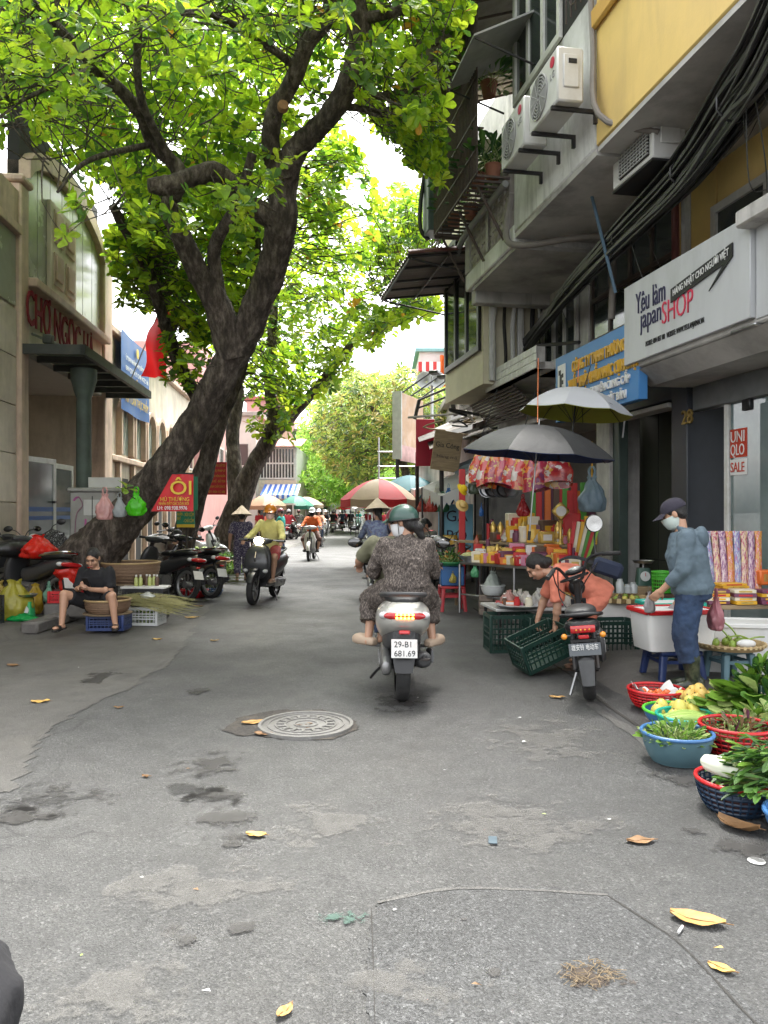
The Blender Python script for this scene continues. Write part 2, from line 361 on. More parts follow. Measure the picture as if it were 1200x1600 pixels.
pavement(-1,5.0,60,lambda Z:-4.15-.02*Z if Z<13 else-4.41+.03*(Z-13),lambda Z:-9.0,.25,'pavement_left',.09)
JOINT=mat('joint_dirt',(.035,.032,.028),.9,.3,20)
# gutter line along the right edge
strip([Vector((kerbR(z_)+.1+.03*math.sin(z_*3),z_,0))for z_ in(3.6,4.4,5.2,6.0,7,8,9,10.5,12)],.02,'gutter_line',JOINT,.005)
strip([Vector((kerbR(z_)+.02*math.sin(z_*5)-.02,z_,0))for z_ in(4.6,5.2,5.8,6.3)],.05,'gutter_concrete',SEAM,.004)
# kerb stones on the left
KERB=mat('kerb_stone',(.17,.16,.15),.85,.25,8,.4,30,dirt=(.06,.055,.05),dirt_amt=.7)
kr=thing('kerb','row of worn grey kerb stones in front of leaning tree','kerb',(0,0,0))
for i in range(6):
 z_=9.7+i*.62;MB().box((-4.33-.02*i+rnd(-.02,.02),z_,.075),(.22,.6,.15),rnd(-.03,.03),bev=.025).build('kerb_stone',KERB,kr)
RUST=mat('rust',(.09,.055,.035),.85,.4,15,.3,60)
# manhole cover
IRON=mat('cast_iron',(.17,.165,.155),.5,.3,14,.35,70,dirt=(.09,.085,.075),dirt_amt=.7,dscale=4)
c0=G(478,1135)
blob_sheet([G(355,1140),G(372,1122),G(420,1112),G(500,1110),G(556,1124),G(560,1140),G(520,1156),G(440,1156),G(400,1150),G(372,1150)],.005,'broken_asphalt',mat('broken_asphalt',(.05,.045,.04),.95,.5,30,.8,60,dirt=(.11,.095,.075),dirt_amt=.8,dscale=6),.05,8)
mh=thing('manhole_cover','round cast iron manhole cover in broken asphalt','manhole',(c0.x,c0.y,.004))
rad=74*c0.y/FP
mm=MB();mm.lathe([(0.01,.012),(rad*.86,.012),(rad*.88,.008),(rad*.92,.008),(rad*.935,.02),(rad,.02),(rad*1.01,-.01)],48);mm.build('cover',IRON,mh)
for k_ in(.22,.42,.62,.78):MB().lathe([(rad*k_,.012),(rad*(k_+.005),.019),(rad*(k_+.035),.019),(rad*(k_+.04),.012)],40).build('ring',IRON,mh)
for i in range(16):
 a=i*math.pi/8;MB().box((rad*.53*math.cos(a),rad*.53*math.sin(a),.015),(.05,.022,.012),a).build('rib',IRON,mh)
 # ==== market hall on the left
STONE=mat('pink_stone',(.6,.45,.35),.6,.16,3,.08,60,streak=((.2,.15,.12),.6),dirt=(.16,.12,.095),dirt_amt=.55,dscale=1.2)
CLAD=mat('stone_cladding',(.6,.53,.45),streak=((.3,.25,.2),.5),rough=.5,var=.14,scale=2.2,bump=.05,bscale=80,dirt=(.22,.18,.15),dirt_amt=.5,dscale=.9,tint=.07)
CREAM=mat('cream_render',(.66,.59,.48),.8,.12,2,.1,50,streak=((.3,.25,.19),.5),dirt=(.25,.21,.16),dirt_amt=.6,dscale=.8)
PANEG=mat('pale_glass_panel',(.36,.36,.32),.24,.18,1.5,spec=.8,dirt=(.34,.33,.29),dirt_amt=.6,dscale=1.4)
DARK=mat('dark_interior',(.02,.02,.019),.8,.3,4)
REDP=mat('dark_red_letter',(.2,.025,.032),.8,.15,8,spec=.15)
WFRAME=mat('white_frame',(.6,.6,.57),.45,.1,6,dirt=(.3,.27,.22),dirt_amt=.5,dscale=4)
class Facade:
 def __init__(s,X0,slope):s.X0=X0;s.th=math.atan(slope);s.c=math.cos(s.th);s.s=math.sin(s.th)
 def Y(s,px,off=0):k=(px-600)/FP;return(s.X0+off*s.c-k*off*s.s)/(s.s+k*s.c)
 def at(s,px,py,off=0):
  y=s.Y(px,off);Z=off*s.s+y*s.c;return(y,CAMH+(HY-py)*Z/FP)
 def root(s,name,label,cat):return thing(name,label,cat,(s.X0,0,0),s.th)
 def wp(s,x,y,z=0):return Vector((s.X0+x*s.c-y*s.s,x*s.s+y*s.c,z))
FL=Facade(-4.9,.083)
hall=FL.root('market_hall','pink stone market hall with arched glass gable and red sign letters','building')
y0,y1,y2=FL.Y(-250),FL.Y(27),FL.Y(40);y3,y4=17.35,18.0;y5=FL.Y(300)
def bx(name,material,root,lo,hi,bev=.01,smooth=True):return MB().bb(lo,hi,bev=bev).build(name,material,root,smooth)
bx('wall',CREAM,hall,(-.5,y0-2,0),(-.06,y1,6.6));
# cladding slabs on the near wall: separate pieces with open joints
zz=0.1
for r_ in range(6):
 hgt=.78;y=y1-.02
 while y>y0:
  wl=1.15;bx('slab',CLAD,hall,(-.06,max(y-wl,y0-1),zz),(rnd(-.004,.004),y-.012,zz+hgt-.012),.006);y-=wl
 zz+=hgt
bx('ledge',STONE,hall,(-.1,y0-1,5.98),(.08,y1,6.12));bx('parapet',STONE,hall,(-.3,y0-1,6.12),(.02,y1,6.7))
for i in range(3):bx('glass_panel',PANEG,hall,(-.05,y1-1.3*(i+1)+.02,4.82),(-.01,y1-1.3*i-.03,5.97),.004)
for a,b,hgt in((y1,y2,6.85),(y3,y4,7.25)):
 bx('pillar',STONE,hall,(-.4,a,0),(.06,b,hgt),.03);bx('pillar_cap',STONE,hall,(-.4,a-.05,hgt),(.12,b+.05,hgt+.12),.03)
 # arched gable
N=20;cy=(y2+y3)/2;hw=(y3-y2)/2
arch=lambda t:6.85+.85*math.sqrt(max(0,1-(t*.97)**2))
pts=[(cy+hw*(2*i/N-1),arch(2*i/N-1))for i in range(N+1)]
mm=MB()
for i in range(N):
 (a,ha),(b,hb)=pts[i],pts[i+1]
 mm.prism([(-.3,a,ha),(-.3,b,hb),(-.3,b,hb+.3),(-.3,a,ha+.3)],(.38,0,0))
mm.build('arch_band',STONE,hall,auto=50)
nP=7
for i in range(nP):
 a=y2+(y3-y2)*i/nP+.015;b=y2+(y3-y2)*(i+1)/nP-.015
 h1=arch((a-cy)/hw);h2=arch((b-cy)/hw)
 MB().prism([(-.08,a,5.42),(-.08,b,5.42),(-.08,b,h2),(-.08,a,h1)],(.04,0,0)).build('glass_panel',PANEG,hall,False)
bx('gable_backing',DARK,hall,(-.3,y2,5.3),(-.1,y3,8.3))
bx('ledge',STONE,hall,(-.2,y2,5.26),(.2,y3,5.41),.02)
my=FL.Y(97)
bx('medallion',CREAM,hall,(-.04,my-.72,5.52),(.04,my+.72,7.15),.01)
for i in(0,1):
 for j in(0,1):
  c=(my-.33+.66*i,5.95+.78*j);
  MB().box((.05,c[0],c[1]),(.03,.5,.6),bev=.008).build('square',STONE,hall);MB().box((.075,c[0]-.03,c[1]+.03),(.03,.36,.44),bev=.008).build('inset',mat('pale_pink',(.5,.36,.28),.6),hall)
bx('sign_band',CREAM,hall,(-.3,y2,4.2),(.0,y3,5.26),.01)
text('CHỢ NGỌC HÀ',.84,REDP,hall,(.1,FL.Y(41,.1),4.6),(0,1,0),(0,0,1),.012,width=FL.Y(146,.1)-FL.Y(41,.1),weight=.006)
# recess behind the canopy
bx('recess_back',CREAM,hall,(-2.2,y2,0),(-2.0,y4,4.2));bx('recess_ceiling',mat('grey_soffit',(.36,.34,.31),.8,.1),hall,(-2.2,y2,4.1),(-.0,y3,4.2))
bx('recess_side',CREAM,hall,(-2.2,y3,0),(-.4,y4,4.2));bx('recess_wall',STONE,hall,(-2.2,y1,0),(-.4,y2,4.2))
bx('step',STONE,hall,(-2.0,y2,0),(.3,y3,.16),.02)
DOORG=mat('door_glass',(.12,.14,.14),.12,.15,3,spec=.8)
def gdoor(y,wd,ang,hgt):
 d=thing('tmp','','');bpy.data.objects.remove(d)
 M_=Matrix.Translation((-.15,y,.16))@Matrix.Rotation(ang,4,'Z')
 o=MB();o.M=M_
 for lo,hi in(((0,0,0),(.05,.09,hgt)),((0,wd-.09,0),(.05,wd,hgt)),((0,.09,hgt-.1),(.05,wd-.09,hgt)),((0,.09,0),(.05,wd-.09,.16))):o.bb(lo,hi,bev=.006)
 dr=o.build('door',WFRAME,hall)
 o=MB();o.M=M_;o.bb((.015,.09,.16),(.03,wd-.09,hgt-.1));o.build('pane',DOORG,dr)
 o=MB();o.M=M_;o.bb((.031,.09,1.35),(.034,wd-.09,1.43));o.bb((.031,.09,1.2),(.034,wd-.09,1.27));o.build('stripe',mat('blue_tape',(.02,.08,.25),.5),dr)
 o=MB();o.M=M_;o.bb((.05,wd-.16,1.5),(.1,wd-.04,1.54));o.build('handle',BLACK,dr)
gdoor(y2+.05,1.25,R(-8),2.3);gdoor(FL.Y(78),1.5,R(-2),2.26)
bx('notice_board',mat('notice',(.4,.42,.42),.6,.15,14),hall,(-2.0,FL.Y(92),1.9),(-1.95,FL.Y(92)+2.2,3.3),.005)
for i in range(9):bx('notice_line',mat('notice_ink',(.08,.09,.1),.7),hall,(-1.948,FL.Y(92)+.2,2.1+.12*i),(-1.944,FL.Y(92)+2.0,2.13+.12*i),0,False)
# column and canopy
GCOL=mat('green_column',(.09,.12,.1),.55,.2,5,dirt=(.04,.045,.04),dirt_amt=.6)
cyy=FL.Y(131,.75)
MB().lathe([(.2,0),(.2,.3),(.15,.36),(.135,.5),(.125,3.5),(.17,3.62),(.2,3.75),(.22,3.8),(.22,4.0)],24,(.75,cyy,0)).build('column',GCOL,hall)
CANM=mat('canopy_steel',(.05,.055,.05),.6,.3,6,dirt=(.12,.11,.09),dirt_amt=.6,dscale=2)
ca,cb=FL.Y(128,1.0)-.0,FL.Y(233,1.0);cz=4.08
cn=MB();cn.bb((-.0,ca,cz),(1.05,ca+.08,cz+.16));cn.bb((0,cb-.08,cz),(1.05,cb,cz+.16));cn.bb((.97,ca,cz+.003),(1.05,cb,cz+.163));cn.build('canopy_frame',CANM,hall)
k_=6
for i in range(1,k_):bx('canopy_rib',CANM,hall,(0,ca+(cb-ca)*i/k_-.03,cz+.004),(.97,ca+(cb-ca)*i/k_+.03,cz+.12),.005)
for i in range(k_):bx('canopy_pane',mat('canopy_glass',(.3,.33,.3),.4,.3,5,dirt=(.08,.08,.06),dirt_amt=.8,dscale=2.5,tlc=.5),hall,(.02,ca+(cb-ca)*i/k_+.01,cz+.124),(.99,ca+(cb-ca)*(i+1)/k_-.01,cz+.135),0)
MB().cyl((.05,y2+.15,4.5),(.95,y2+1.9,4.25),.025).build('strut',STEEL,hall);MB().cyl((.05,y4-.1,4.75),(.95,cb-.4,4.27),.035).build('strut',CANM,hall)
for yy,zz in((y2+.2,4.42),(y2+1.3,4.36)):MB().box((.3,yy,zz),(.16,.14,.16),bev=.02).build('floodlight',CANM,hall)
# long wing behind with arched windows
hs_=5.75
bx('wing_wall',CREAM,hall,(-.6,y4,0),(-.1,y5,hs_));bx('wing_coping',STONE,hall,(-.7,y4,hs_),(.05,y5,hs_+.16),.02);bx('wing_sill',STONE,hall,(-.1,y4,2.72),(.06,y5,2.86),.02)
wy=FL.Y(190)
nw=0
while wy<y5-1.2:
 hb,ht=2.95,3.75;hwid=.52
 fr=MB();fr2=MB();pn=MB()
 prof=[(wy,hb),(wy,ht)]+[(wy+hwid-hwid*math.cos(a),ht+hwid*math.sin(a))for a in[math.pi*i/12 for i in range(1,12)]]+[(wy+2*hwid,ht),(wy+2*hwid,hb)]
 cyw,czw=wy+hwid,(hb+ht)/2
 big=[(cyw+(p[0]-cyw)*1.24,czw+(p[1]-czw)*1.13)for p in prof]
 for i in range(len(prof)-1):
  a,b=prof[i],prof[i+1];A,B=big[i],big[i+1]
  fr.prism([(-.12,a[0],a[1]),(-.12,b[0],b[1]),(-.12,B[0],B[1]),(-.12,A[0],A[1])],(.16,0,0))
 wn=fr.build('window',STONE,hall,auto=50)
 pn.prism([(-.105,p[0],p[1])for p in prof],(.01,0,0));pn.build('pane',mat('arch_glass',(.3,.36,.34),.15,.3,4,spec=.8),wn,False)
 fr2.tube([(-.09,cyw,hb),(-.09,cyw-.35,ht+.3)],.022,6);fr2.tube([(-.09,cyw,hb),(-.09,cyw+.35,ht+.3)],.022,6);fr2.tube([(-.09,cyw,hb),(-.09,cyw,ht+hwid)],.02,6);fr2.build('glazing_bar',WFRAME,wn)
 bx('pilaster',STONE,hall,(-.1,wy-.2,.2),(.03,wy-.06,2.72),.02)
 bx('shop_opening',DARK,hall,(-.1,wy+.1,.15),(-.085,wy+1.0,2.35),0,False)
 wy+=1.42;nw+=1
 # blue banner on the wing
bn=thing('banner','blue hanging banner with yellow and white lines on market wing','banner',(FL.X0,0,0),FL.th)
a,b=FL.Y(190,.1),FL.Y(233,.1);zb,zt=4.0,5.95
BLUEB=mat('banner_blue',(.02,.1,.34),.5,.15,2)
MB().grid(lambda u,v:Vector((.09+.03*math.sin(u*7)*v,a+(b-a)*u,zt+(zb-zt)*v-.04*math.sin(u*3.14))),12,8).build('cloth',BLUEB,bn)
YEL=mat('yellow_print',(.62,.42,.03),.5,.1);WPR=mat('white_print',(.7,.7,.68),.5,.08)
for s_,z_,sz,mt in(('ỦY BAN NHÂN DÂN QUẬN BA ĐÌNH',5.25,.16,WPR),('BAN QUẢN LÝ CHỢ NGỌC HÀ',5.0,.16,WPR),('CHỢ VĂN MINH',4.62,.34,YEL),('AN TOÀN THỰC PHẨM',4.22,.3,YEL)):
 text(s_,sz,mt,bn,(.135,(a+b)/2,z_),(0,1,0),(0,0,1),.002,'CENTER',width=(b-a)*.82)
em=MB().lathe([(.001,0),(.13,0),(.13,.01),(.001,.01)],18).build('emblem',YEL,bn);em.location=(.13,(a+b)/2,5.62);em.rotation_euler=(0,R(90),0)
# red flag on a pole
fg=thing('flag','red flag hanging from a slanted pole on market wing','flag',(FL.X0,0,0),FL.th)
pb=Vector((0.0,FL.Y(198),4.6));pt=Vector((1.55,FL.Y(262,1.5),6.55));MB().cyl(pb,pt,.018).build('pole',STEEL,fg)
REDF=mat('flag_red',(.55,.012,.015),.7,.15,5,tlc=.35)
def flg(u,v):
 top=pt.lerp(pb,.02+.38*u);p=top.copy();dn=(2.0-.9*u)*v
 p.z-=dn;p.y+=.10*math.sin(u*9+v*2)*v;p.x+=.08*math.sin(v*5+u*4)-.25*v*u;return p
MB().grid(flg,14,14).build('cloth',REDF,fg)
# second, further buildings on the left side of the street
FL2=Facade(-6.9,.055)
h2=FL2.root('shop_house','pale yellow shop house with tall shutters behind the leaning trees','building')
PALEY=mat('pale_yellow_wall',(.6,.52,.36),.8,.1,2,dirt=(.35,.28,.2),dirt_amt=.5,dscale=.7)
PINKW=mat('pink_wall',(.62,.34,.32),.8,.1,2,dirt=(.4,.25,.22),dirt_amt=.4)
bx('wall',PALEY,h2,(-4,26,0),(0,36,6.2));bx('wall',PINKW,h2,(-4,36.1,0),(.3,46,9.5))
bx('coping',STONE,h2,(-4,26,6.2),(.2,36,6.45))
for i in range(5):
 yy=27+i*1.8;w_=bx('window',WFRAME,h2,(-.02,yy,3.4),(.06,yy+1.2,5.4));bx('pane',GLASS,w_,(.06,yy+.1,3.5),(.068,yy+1.1,5.3),0)
 bx('shutter',mat('grey_shutter',(.45,.46,.46),.5,.1,8),h2,(-.02,yy-.1,.2),(.04,yy+1.3,2.7))
for i in range(4):
 for j in range(2):
  yy=37+i*2.2;w_=bx('window',WFRAME,h2,(.28,yy,3.2+3*j),(.36,yy+1.3,5+3*j));bx('pane',GLASS,w_,(.36,yy+.1,3.3+3*j),(.368,yy+1.2,4.9+3*j),0)
  # grey electric cabinet
cab=thing('electric_cabinet','grey street electric cabinet with pink graffiti and paper notices','cabinet',(XZ(150,13.0),13.0,.085),R(4))
GREYC=mat('cabinet_grey',(.36,.36,.34),.55,.1,5,dirt=(.2,.18,.15),dirt_amt=.5)
MB().bb((-.36,-.2,0),(.36,.25,1.75),bev=.015).build('body',GREYC,cab);MB().bb((-.4,-.24,1.75),(.4,.29,1.82),bev=.02).build('lid',GREYC,cab)
MB().bb((-.005,-.212,.08),(.005,-.2,1.68)).build('door_gap',DARK,cab)
PAPER=mat('paper',(.62,.62,.6),.8,.1,12,dirt=(.35,.33,.3),dirt_amt=.4,dscale=6)
MB().bb((-.14,-.206,1.36),(.12,-.2,1.62)).build('notice',PAPER,cab);MB().bb((-.12,-.02,1.83),(.42,.0,2.0)).build('notice',PAPER,cab)
GRAF=mat('graffiti_pink',(.5,.14,.34),.6,.2,12)
gf=MB()
for pts_ in([(-.3,1.6),(-.22,1.66),(-.16,1.52),(-.25,1.4),(-.28,1.1),(-.28,.7)],[(-.1,1.3),(-.1,.9),(.02,1.2),(.02,.85)],[(.1,1.3),(.1,.9),(.24,.95),(.24,1.3)]):
 gf.tube([(x_,-.203,z_)for x_,z_ in smoothpath([(p_[0],p_[1],0)for p_ in pts_],3)and[(q.x,q.y)for q in smoothpath([(p_[0],p_[1],0)for p_ in pts_],3)]],.026,6,flat=.15)
gf.build('graffiti',GRAF,cab)
# ==== buildings on the right
FR=Facade(5.6,.179)
YELW=mat('yellow_wall',(.7,.5,.17),.75,.07,2,.08,40,streak=((.45,.32,.13),.35),dirt=(.55,.4,.17),dirt_amt=.6,dscale=.7)
GREYW=mat('grey_render',(.5,.485,.46),.85,.16,2,.15,30,streak=((.12,.11,.1),.7),dirt=(.17,.16,.15),dirt_amt=.75,dscale=.8)
WHITW=mat('whitewash',(.68,.68,.67),.8,.1,2,.1,40,streak=((.16,.155,.15),.7),dirt=(.3,.29,.28),dirt_amt=.75,dscale=.7)
SOFF=mat('stained_soffit',(.5,.485,.46),.85,.18,1.5,.15,30,dirt=(.16,.15,.14),dirt_amt=.8,dscale=1)
BROWNF=mat('brown_frame',(.07,.05,.04),.5,.2,8)
WINR=mat('window_glass',(.035,.045,.042),.05,.3,3,spec=1)
ya=FR.root('yellow_house','yellow corner house with projecting upper floor and shop at street level','building')
F=FR.at;Y=FR.Y
yA0=5.5;yJ=Y(957)
OB=-1.53
# ground floor
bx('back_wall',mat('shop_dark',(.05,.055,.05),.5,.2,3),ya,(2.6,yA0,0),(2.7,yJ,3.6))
bx('shop_floor',PAVE,ya,(0,yA0,.1),(2.6,yJ,.16));bx('shop_ceiling',SOFF,ya,(0,yA0,3.3),(2.6,yJ,3.4))
GPIL=mat('slate_pillar',(.035,.04,.048),.4,.2,5)
p28=bx('pillar',GPIL,ya,(-.12,Y(1087),.1),(.4,Y(1062),3.3),.01)
mat('brass',(.45,.32,.1),.35,.1,metal=.8)
# text faces -x: flip reading direction
def rtext(body,size,material,parent,x,ystart,z,ext=.006,width=None,**k):
 return text(body,size,material,parent,(x,ystart,z),(0,-1,0),(0,0,1),ext,width=width,**k)
rtext('28',.25,MATS['brass'],p28,-.13,Y(1066,-.12),F(1075,662,-.12)[1],.012)
DGREEN=mat('dark_green_wall',(.045,.05,.035),.35,.12,1.2,dirt=(.03,.032,.024),dirt_amt=.5)
pw=bx('panel_wall',DGREEN,ya,(.55,Y(1064),.1),(.65,yJ+.6,3.3))
for i in range(1,3):bx('panel_joint',DARK,pw,(.545,Y(1064)+.75*i,.1),(.549,Y(1064)+.75*i+.012,3.3),0,False)
bx('panel_rail',DARK,pw,(.545,Y(1064),.78),(.549,yJ,.79),0,False);bx('plinth',mat('plinth',(.2,.2,.19),.7),ya,(.4,Y(1064),.1),(.55,yJ,.34))
bx('socket',WHITEP,pw,(.53,Y(1010,.5),.55),(.545,Y(1010,.5)+.16,.65),.003)
bx('door_frame',mat('green_frame',(.05,.075,.065),.5),ya,(-.05,Y(972),.1),(.1,Y(962),3.1));bx('side_pier',GREYW,ya,(-.1,Y(962)+.01,.1),(.4,Y(962)+.45,3.3))
bx('lintel',mat('navy_lintel',(.02,.025,.035),.5),ya,(-.1,Y(1062)+.01,2.95),(.5,Y(957),3.3));bx('lintel_light',WFRAME,ya,(-.14,Y(1062)+.05,2.86),(.1,Y(965),2.92),.004)
# glass shop front on the near side
SHOPG=mat('shop_glass',(.2,.26,.26),.06,.3,1.2,spec=.9,dirt=(.3,.36,.35),dirt_amt=.4,dscale=.6,alpha=.72)
bx('door_jamb',WFRAME,ya,(-.03,Y(1141),.1),(.05,Y(1134),2.9));bx('door_head',mat('steel_head',(.2,.21,.21),.4,metal=.5),ya,(-.06,yA0,2.75),(.08,Y(1087)-.02,3.05))
gp=bx('shop_window',SHOPG,ya,(0,yA0,.1),(.02,Y(1141)-.01,2.75),0,False)
bx('blind',mat('shop_blind',(.28,.32,.31),.7,.1,2),ya,(.3,yA0,.1),(.33,Y(1150),2.75))
sg=bx('sale_sign',mat('sign_red',(.45,.035,.012),.45,.06),gp,(-.02,Y(1169),F(1143,716)[1]),(-.008,Y(1143),F(1143,672)[1]),.002)
zt_=F(1143,672)[1];zb_=F(1143,716)[1];ys=Y(1143)-.012;wS=Y(1143)-Y(1169)
hS=zt_-zb_
rtext('UNI',hS*.56,WPR,sg,-.024,ys,zb_+hS*.54,.003,width=wS*.82);rtext('QLO',hS*.56,WPR,sg,-.024,ys,zb_+hS*.08,.003,width=wS*.82)
sg2=bx('sale_label',WPR,gp,(-.018,Y(1169),zb_-.2),(-.008,Y(1143),zb_-.02),.002)
rtext('SALE',.16,MATS['sign_red'],sg2,-.022,ys,zb_-.165,.003,width=wS*.82)
bx('handle',BLACK,gp,(-.07,Y(1180),F(1180,640)[1]),(-.01,Y(1167),F(1180,622)[1]),.01)
bx('sill_light',STEEL,ya,(-.9,Y(1180,-.9),3.22),(-.6,Y(1140,-.9),3.25))
# slab over the shop, white sign box
bx('slab',SOFF,ya,(-.86,yA0,3.24),(2.6,Y(985,-.86),3.44),.02)
MB().prism([(-.86,yA0,3.22),(-.6,yA0,3.05),(0,yA0,3.05),(0,yA0,3.22)],(0,Y(985,-.86)-yA0,0)).build('soffit',SOFF,ya,False)
# upper wall, windows
def pane_win(root,ya_,yb_,z0,z1,x,cols,rows,frame,fw=.05,glass=WINR,depth=.06):
 q=fw/2;w_=MB()
 w_.loft([((x-depth/2,ya_,z0),(depth/2,0,0),(0,q,q),12),((x-depth/2,yb_,z0),(depth/2,0,0),(0,-q,q),12),((x-depth/2,yb_,z1),(depth/2,0,0),(0,-q,-q),12),((x-depth/2,ya_,z1),(depth/2,0,0),(0,q,-q),12)],16,closed=True)
 fo=w_.build('window',frame,root,False)
 for i in range(1,cols):yy=ya_+(yb_-ya_)*i/cols;MB().bb((x-depth+.003,yy-q,z0+q*.9),(x-.003,yy+q,z1-q*.9)).build('mullion',frame,fo,False)
 for j in range(1,rows):zz_=z0+(z1-z0)*j/rows;MB().bb((x-depth-.003,ya_+q*.9,zz_-q),(x-.006,yb_-q*.9,zz_+q)).build('rail',frame,fo,False)
 for i in range(cols):
  for j in range(rows):
   t_=rnd(-.012,.012)
   MB().add([(x-.02+t_,ya_+(yb_-ya_)*i/cols+.02,z0+(z1-z0)*j/rows),(x-.02-t_,ya_+(yb_-ya_)*(i+1)/cols-.02,z0+(z1-z0)*j/rows),(x-.02-t_,ya_+(yb_-ya_)*(i+1)/cols-.02,z0+(z1-z0)*(j+1)/rows),(x-.02+t_,ya_+(yb_-ya_)*i/cols+.02,z0+(z1-z0)*(j+1)/rows)],[(0,1,2,3)]).build('pane',glass,fo,False)
 return fo
bx('wall',YELW,ya,(0,Y(1118),3.44),(.3,Y(1062),5.7));bx('wall',YELW,ya,(.02,yA0,5.1),(.3,Y(1118),5.7));bx('wall',YELW,ya,(.02,yA0,3.44),(.3,Y(1118),4.15))
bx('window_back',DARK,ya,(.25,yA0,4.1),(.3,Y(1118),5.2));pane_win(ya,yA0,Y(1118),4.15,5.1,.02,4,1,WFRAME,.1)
MB().cyl((-.06,Y(1062),3.4),(-.06,Y(1062),5.7),.05).build('drain_pipe',mat('red_pipe',(.14,.04,.035),.5),ya)
bx('white_strip',WHITW,ya,(-.015,Y(1080),3.44),(-.002,Y(1066),5.7),0)
bx('window_back',DARK,ya,(.3,Y(1058),3.44),(.35,yJ+.8,5.7));pane_win(ya,Y(1056),yJ+.75,3.6,5.55,.06,4,3,BROWNF,.07)
# projecting upper floor
yB=Y(931,OB)
bx('upper_floor',YELW,ya,(OB,3.2,5.72),(.3,yB,10.5),.02);bx('underside',SOFF,ya,(OB+.02,3.2,5.66),(.3,yB-.02,5.718),0)
bx('moulding',mat('ochre_trim',(.5,.29,.06),.7,.1),ya,(OB-.07,Y(985,OB),7.05),(OB-.002,yB+.02,7.3),.03)
bx('ledge',GREYW,ya,(-1.05,yA0,F(1185,348,-.9)[1]-.02),(-.4,Y(1170,-.9),F(1185,348,-.9)[1]+.14),.02)
# ---- white shop sign
SP=-.92
ws=FR.root('shop_sign','white shop signboard with arrow and red lettering on yellow house','sign')
SIGNW=mat('sign_white',(.46,.47,.48),.4,.08,2,dirt=(.3,.3,.3),dirt_amt=.6,dscale=2.2,stretch=(1,1,.35))
yl,yr=Y(975,SP),Y(1172,SP);zb,zt=3.3,4.26
bx('board',SIGNW,ws,(SP,yr,zb),(SP+.14,yl,zt),.008);bx('board',SIGNW,ws,(SP+.05,5.6,zb-.02),(SP+.16,yr-.012,zt+.02),.008)
NAVY=mat('navy_print',(.018,.016,.06),.5,.1);REDL=mat('pinkred_print',(.55,.03,.075),.5,.1);INK=mat('ink',(.012,.012,.014),.5,.1)
W_=yl-yr;xs=SP-.006
rtext('Yêu làm',.36,NAVY,ws,xs,yl-W_*.125,3.86,.006,width=W_*.27,weight=-.006)
rtext('japan',.34,NAVY,ws,xs,yl-W_*.17,3.66,.006,width=W_*.19,weight=-.006)
rtext('SHOP',.36,REDL,ws,xs,yl-W_*.365,3.6,.006,width=W_*.25,weight=-.012)
ar=[(.45,3.92),(.90,4.06),(.90,3.93),(.74,3.70),(.84,3.895),(.45,3.77)]
MB().prism([(xs,yl-W_*t,z+.02)for t,z in ar],(-.012,0,0)).build('arrow',INK,ws,False)
text('HÀNG NHẬT CHO NGƯỜI VIỆT',.10,WPR,ws,(xs-.014,yl-W_*.47,3.85),(0,-1,.13),(0,0,1),.003,width=W_*.41)
rtext('MOBILE: 0914 057 108   WEBSITE: WWW.YEULAMJAPAN.VN',.085,INK,ws,xs,yl-W_*.22,3.43,.003,width=W_*.48)
# ---- blue company sign
bs=FR.root('company_sign','blue company signboard with yellow raised letters beside white shop sign','sign')
BLUS=mat('sign_blue',(.055,.2,.45),.45,.08,2,dirt=(.1,.22,.42),dirt_amt=.5)
SB=-.86;yl,yr=Y(868,SB),Y(998,SB);zb,zt=2.86,3.84;W_=yl-yr;xs=SB-.005
bx('board',BLUS,bs,(SB,yr,zb),(SB+.12,yl,zt),.008)
YLET=mat('yellow_letter',(.65,.36,.03),.4,.08);SHL=mat('white_letter',(.72,.7,.68),.4,.06)
rtext('CÔNG TY TNHH THƯƠNG MẠI',.215,YLET,bs,xs,yl-W_*.25,3.52,.02,width=W_*.73,weight=.014)
rtext('XUẤT NHẬP KHẨU NHẠC CỤ HÀ NỘI',.215,YLET,bs,xs,yl-W_*.2,3.27,.02,width=W_*.80,weight=.014)
rtext('CHUYÊN CUNG CẤP',.15,SHL,bs,xs,yl-W_*.48,3.1,.02,width=W_*.44,weight=.01)
rtext('PIANO NHẬT BẢN',.15,SHL,bs,xs,yl-W_*.48,2.92,.02,width=W_*.40,weight=.01)
rtext('HOTLINE BÁN HÀNG',.08,SHL,bs,xs,yl-W_*.06,2.92,.004,width=W_*.22)
bx('logo_board',WPR,bs,(SB-.02,yl-W_*.155,3.12),(SB-.001,yl-W_*.05,3.7),.003)
lg=MB();lx=SB-.026
for z0_,z1_,a0,a1 in((3.2,3.6,.085,.1),(3.2,3.26,.07,.13),(3.55,3.62,.07,.1),(3.28,3.55,.105,.113),(3.3,3.36,.115,.135),(3.4,3.46,.115,.135),(3.5,3.56,.115,.135)):lg.bb((lx,yl-W_*a1,z0_),(lx+.006,yl-W_*a0,z1_))
lg.build('logo',INK,bs,False)
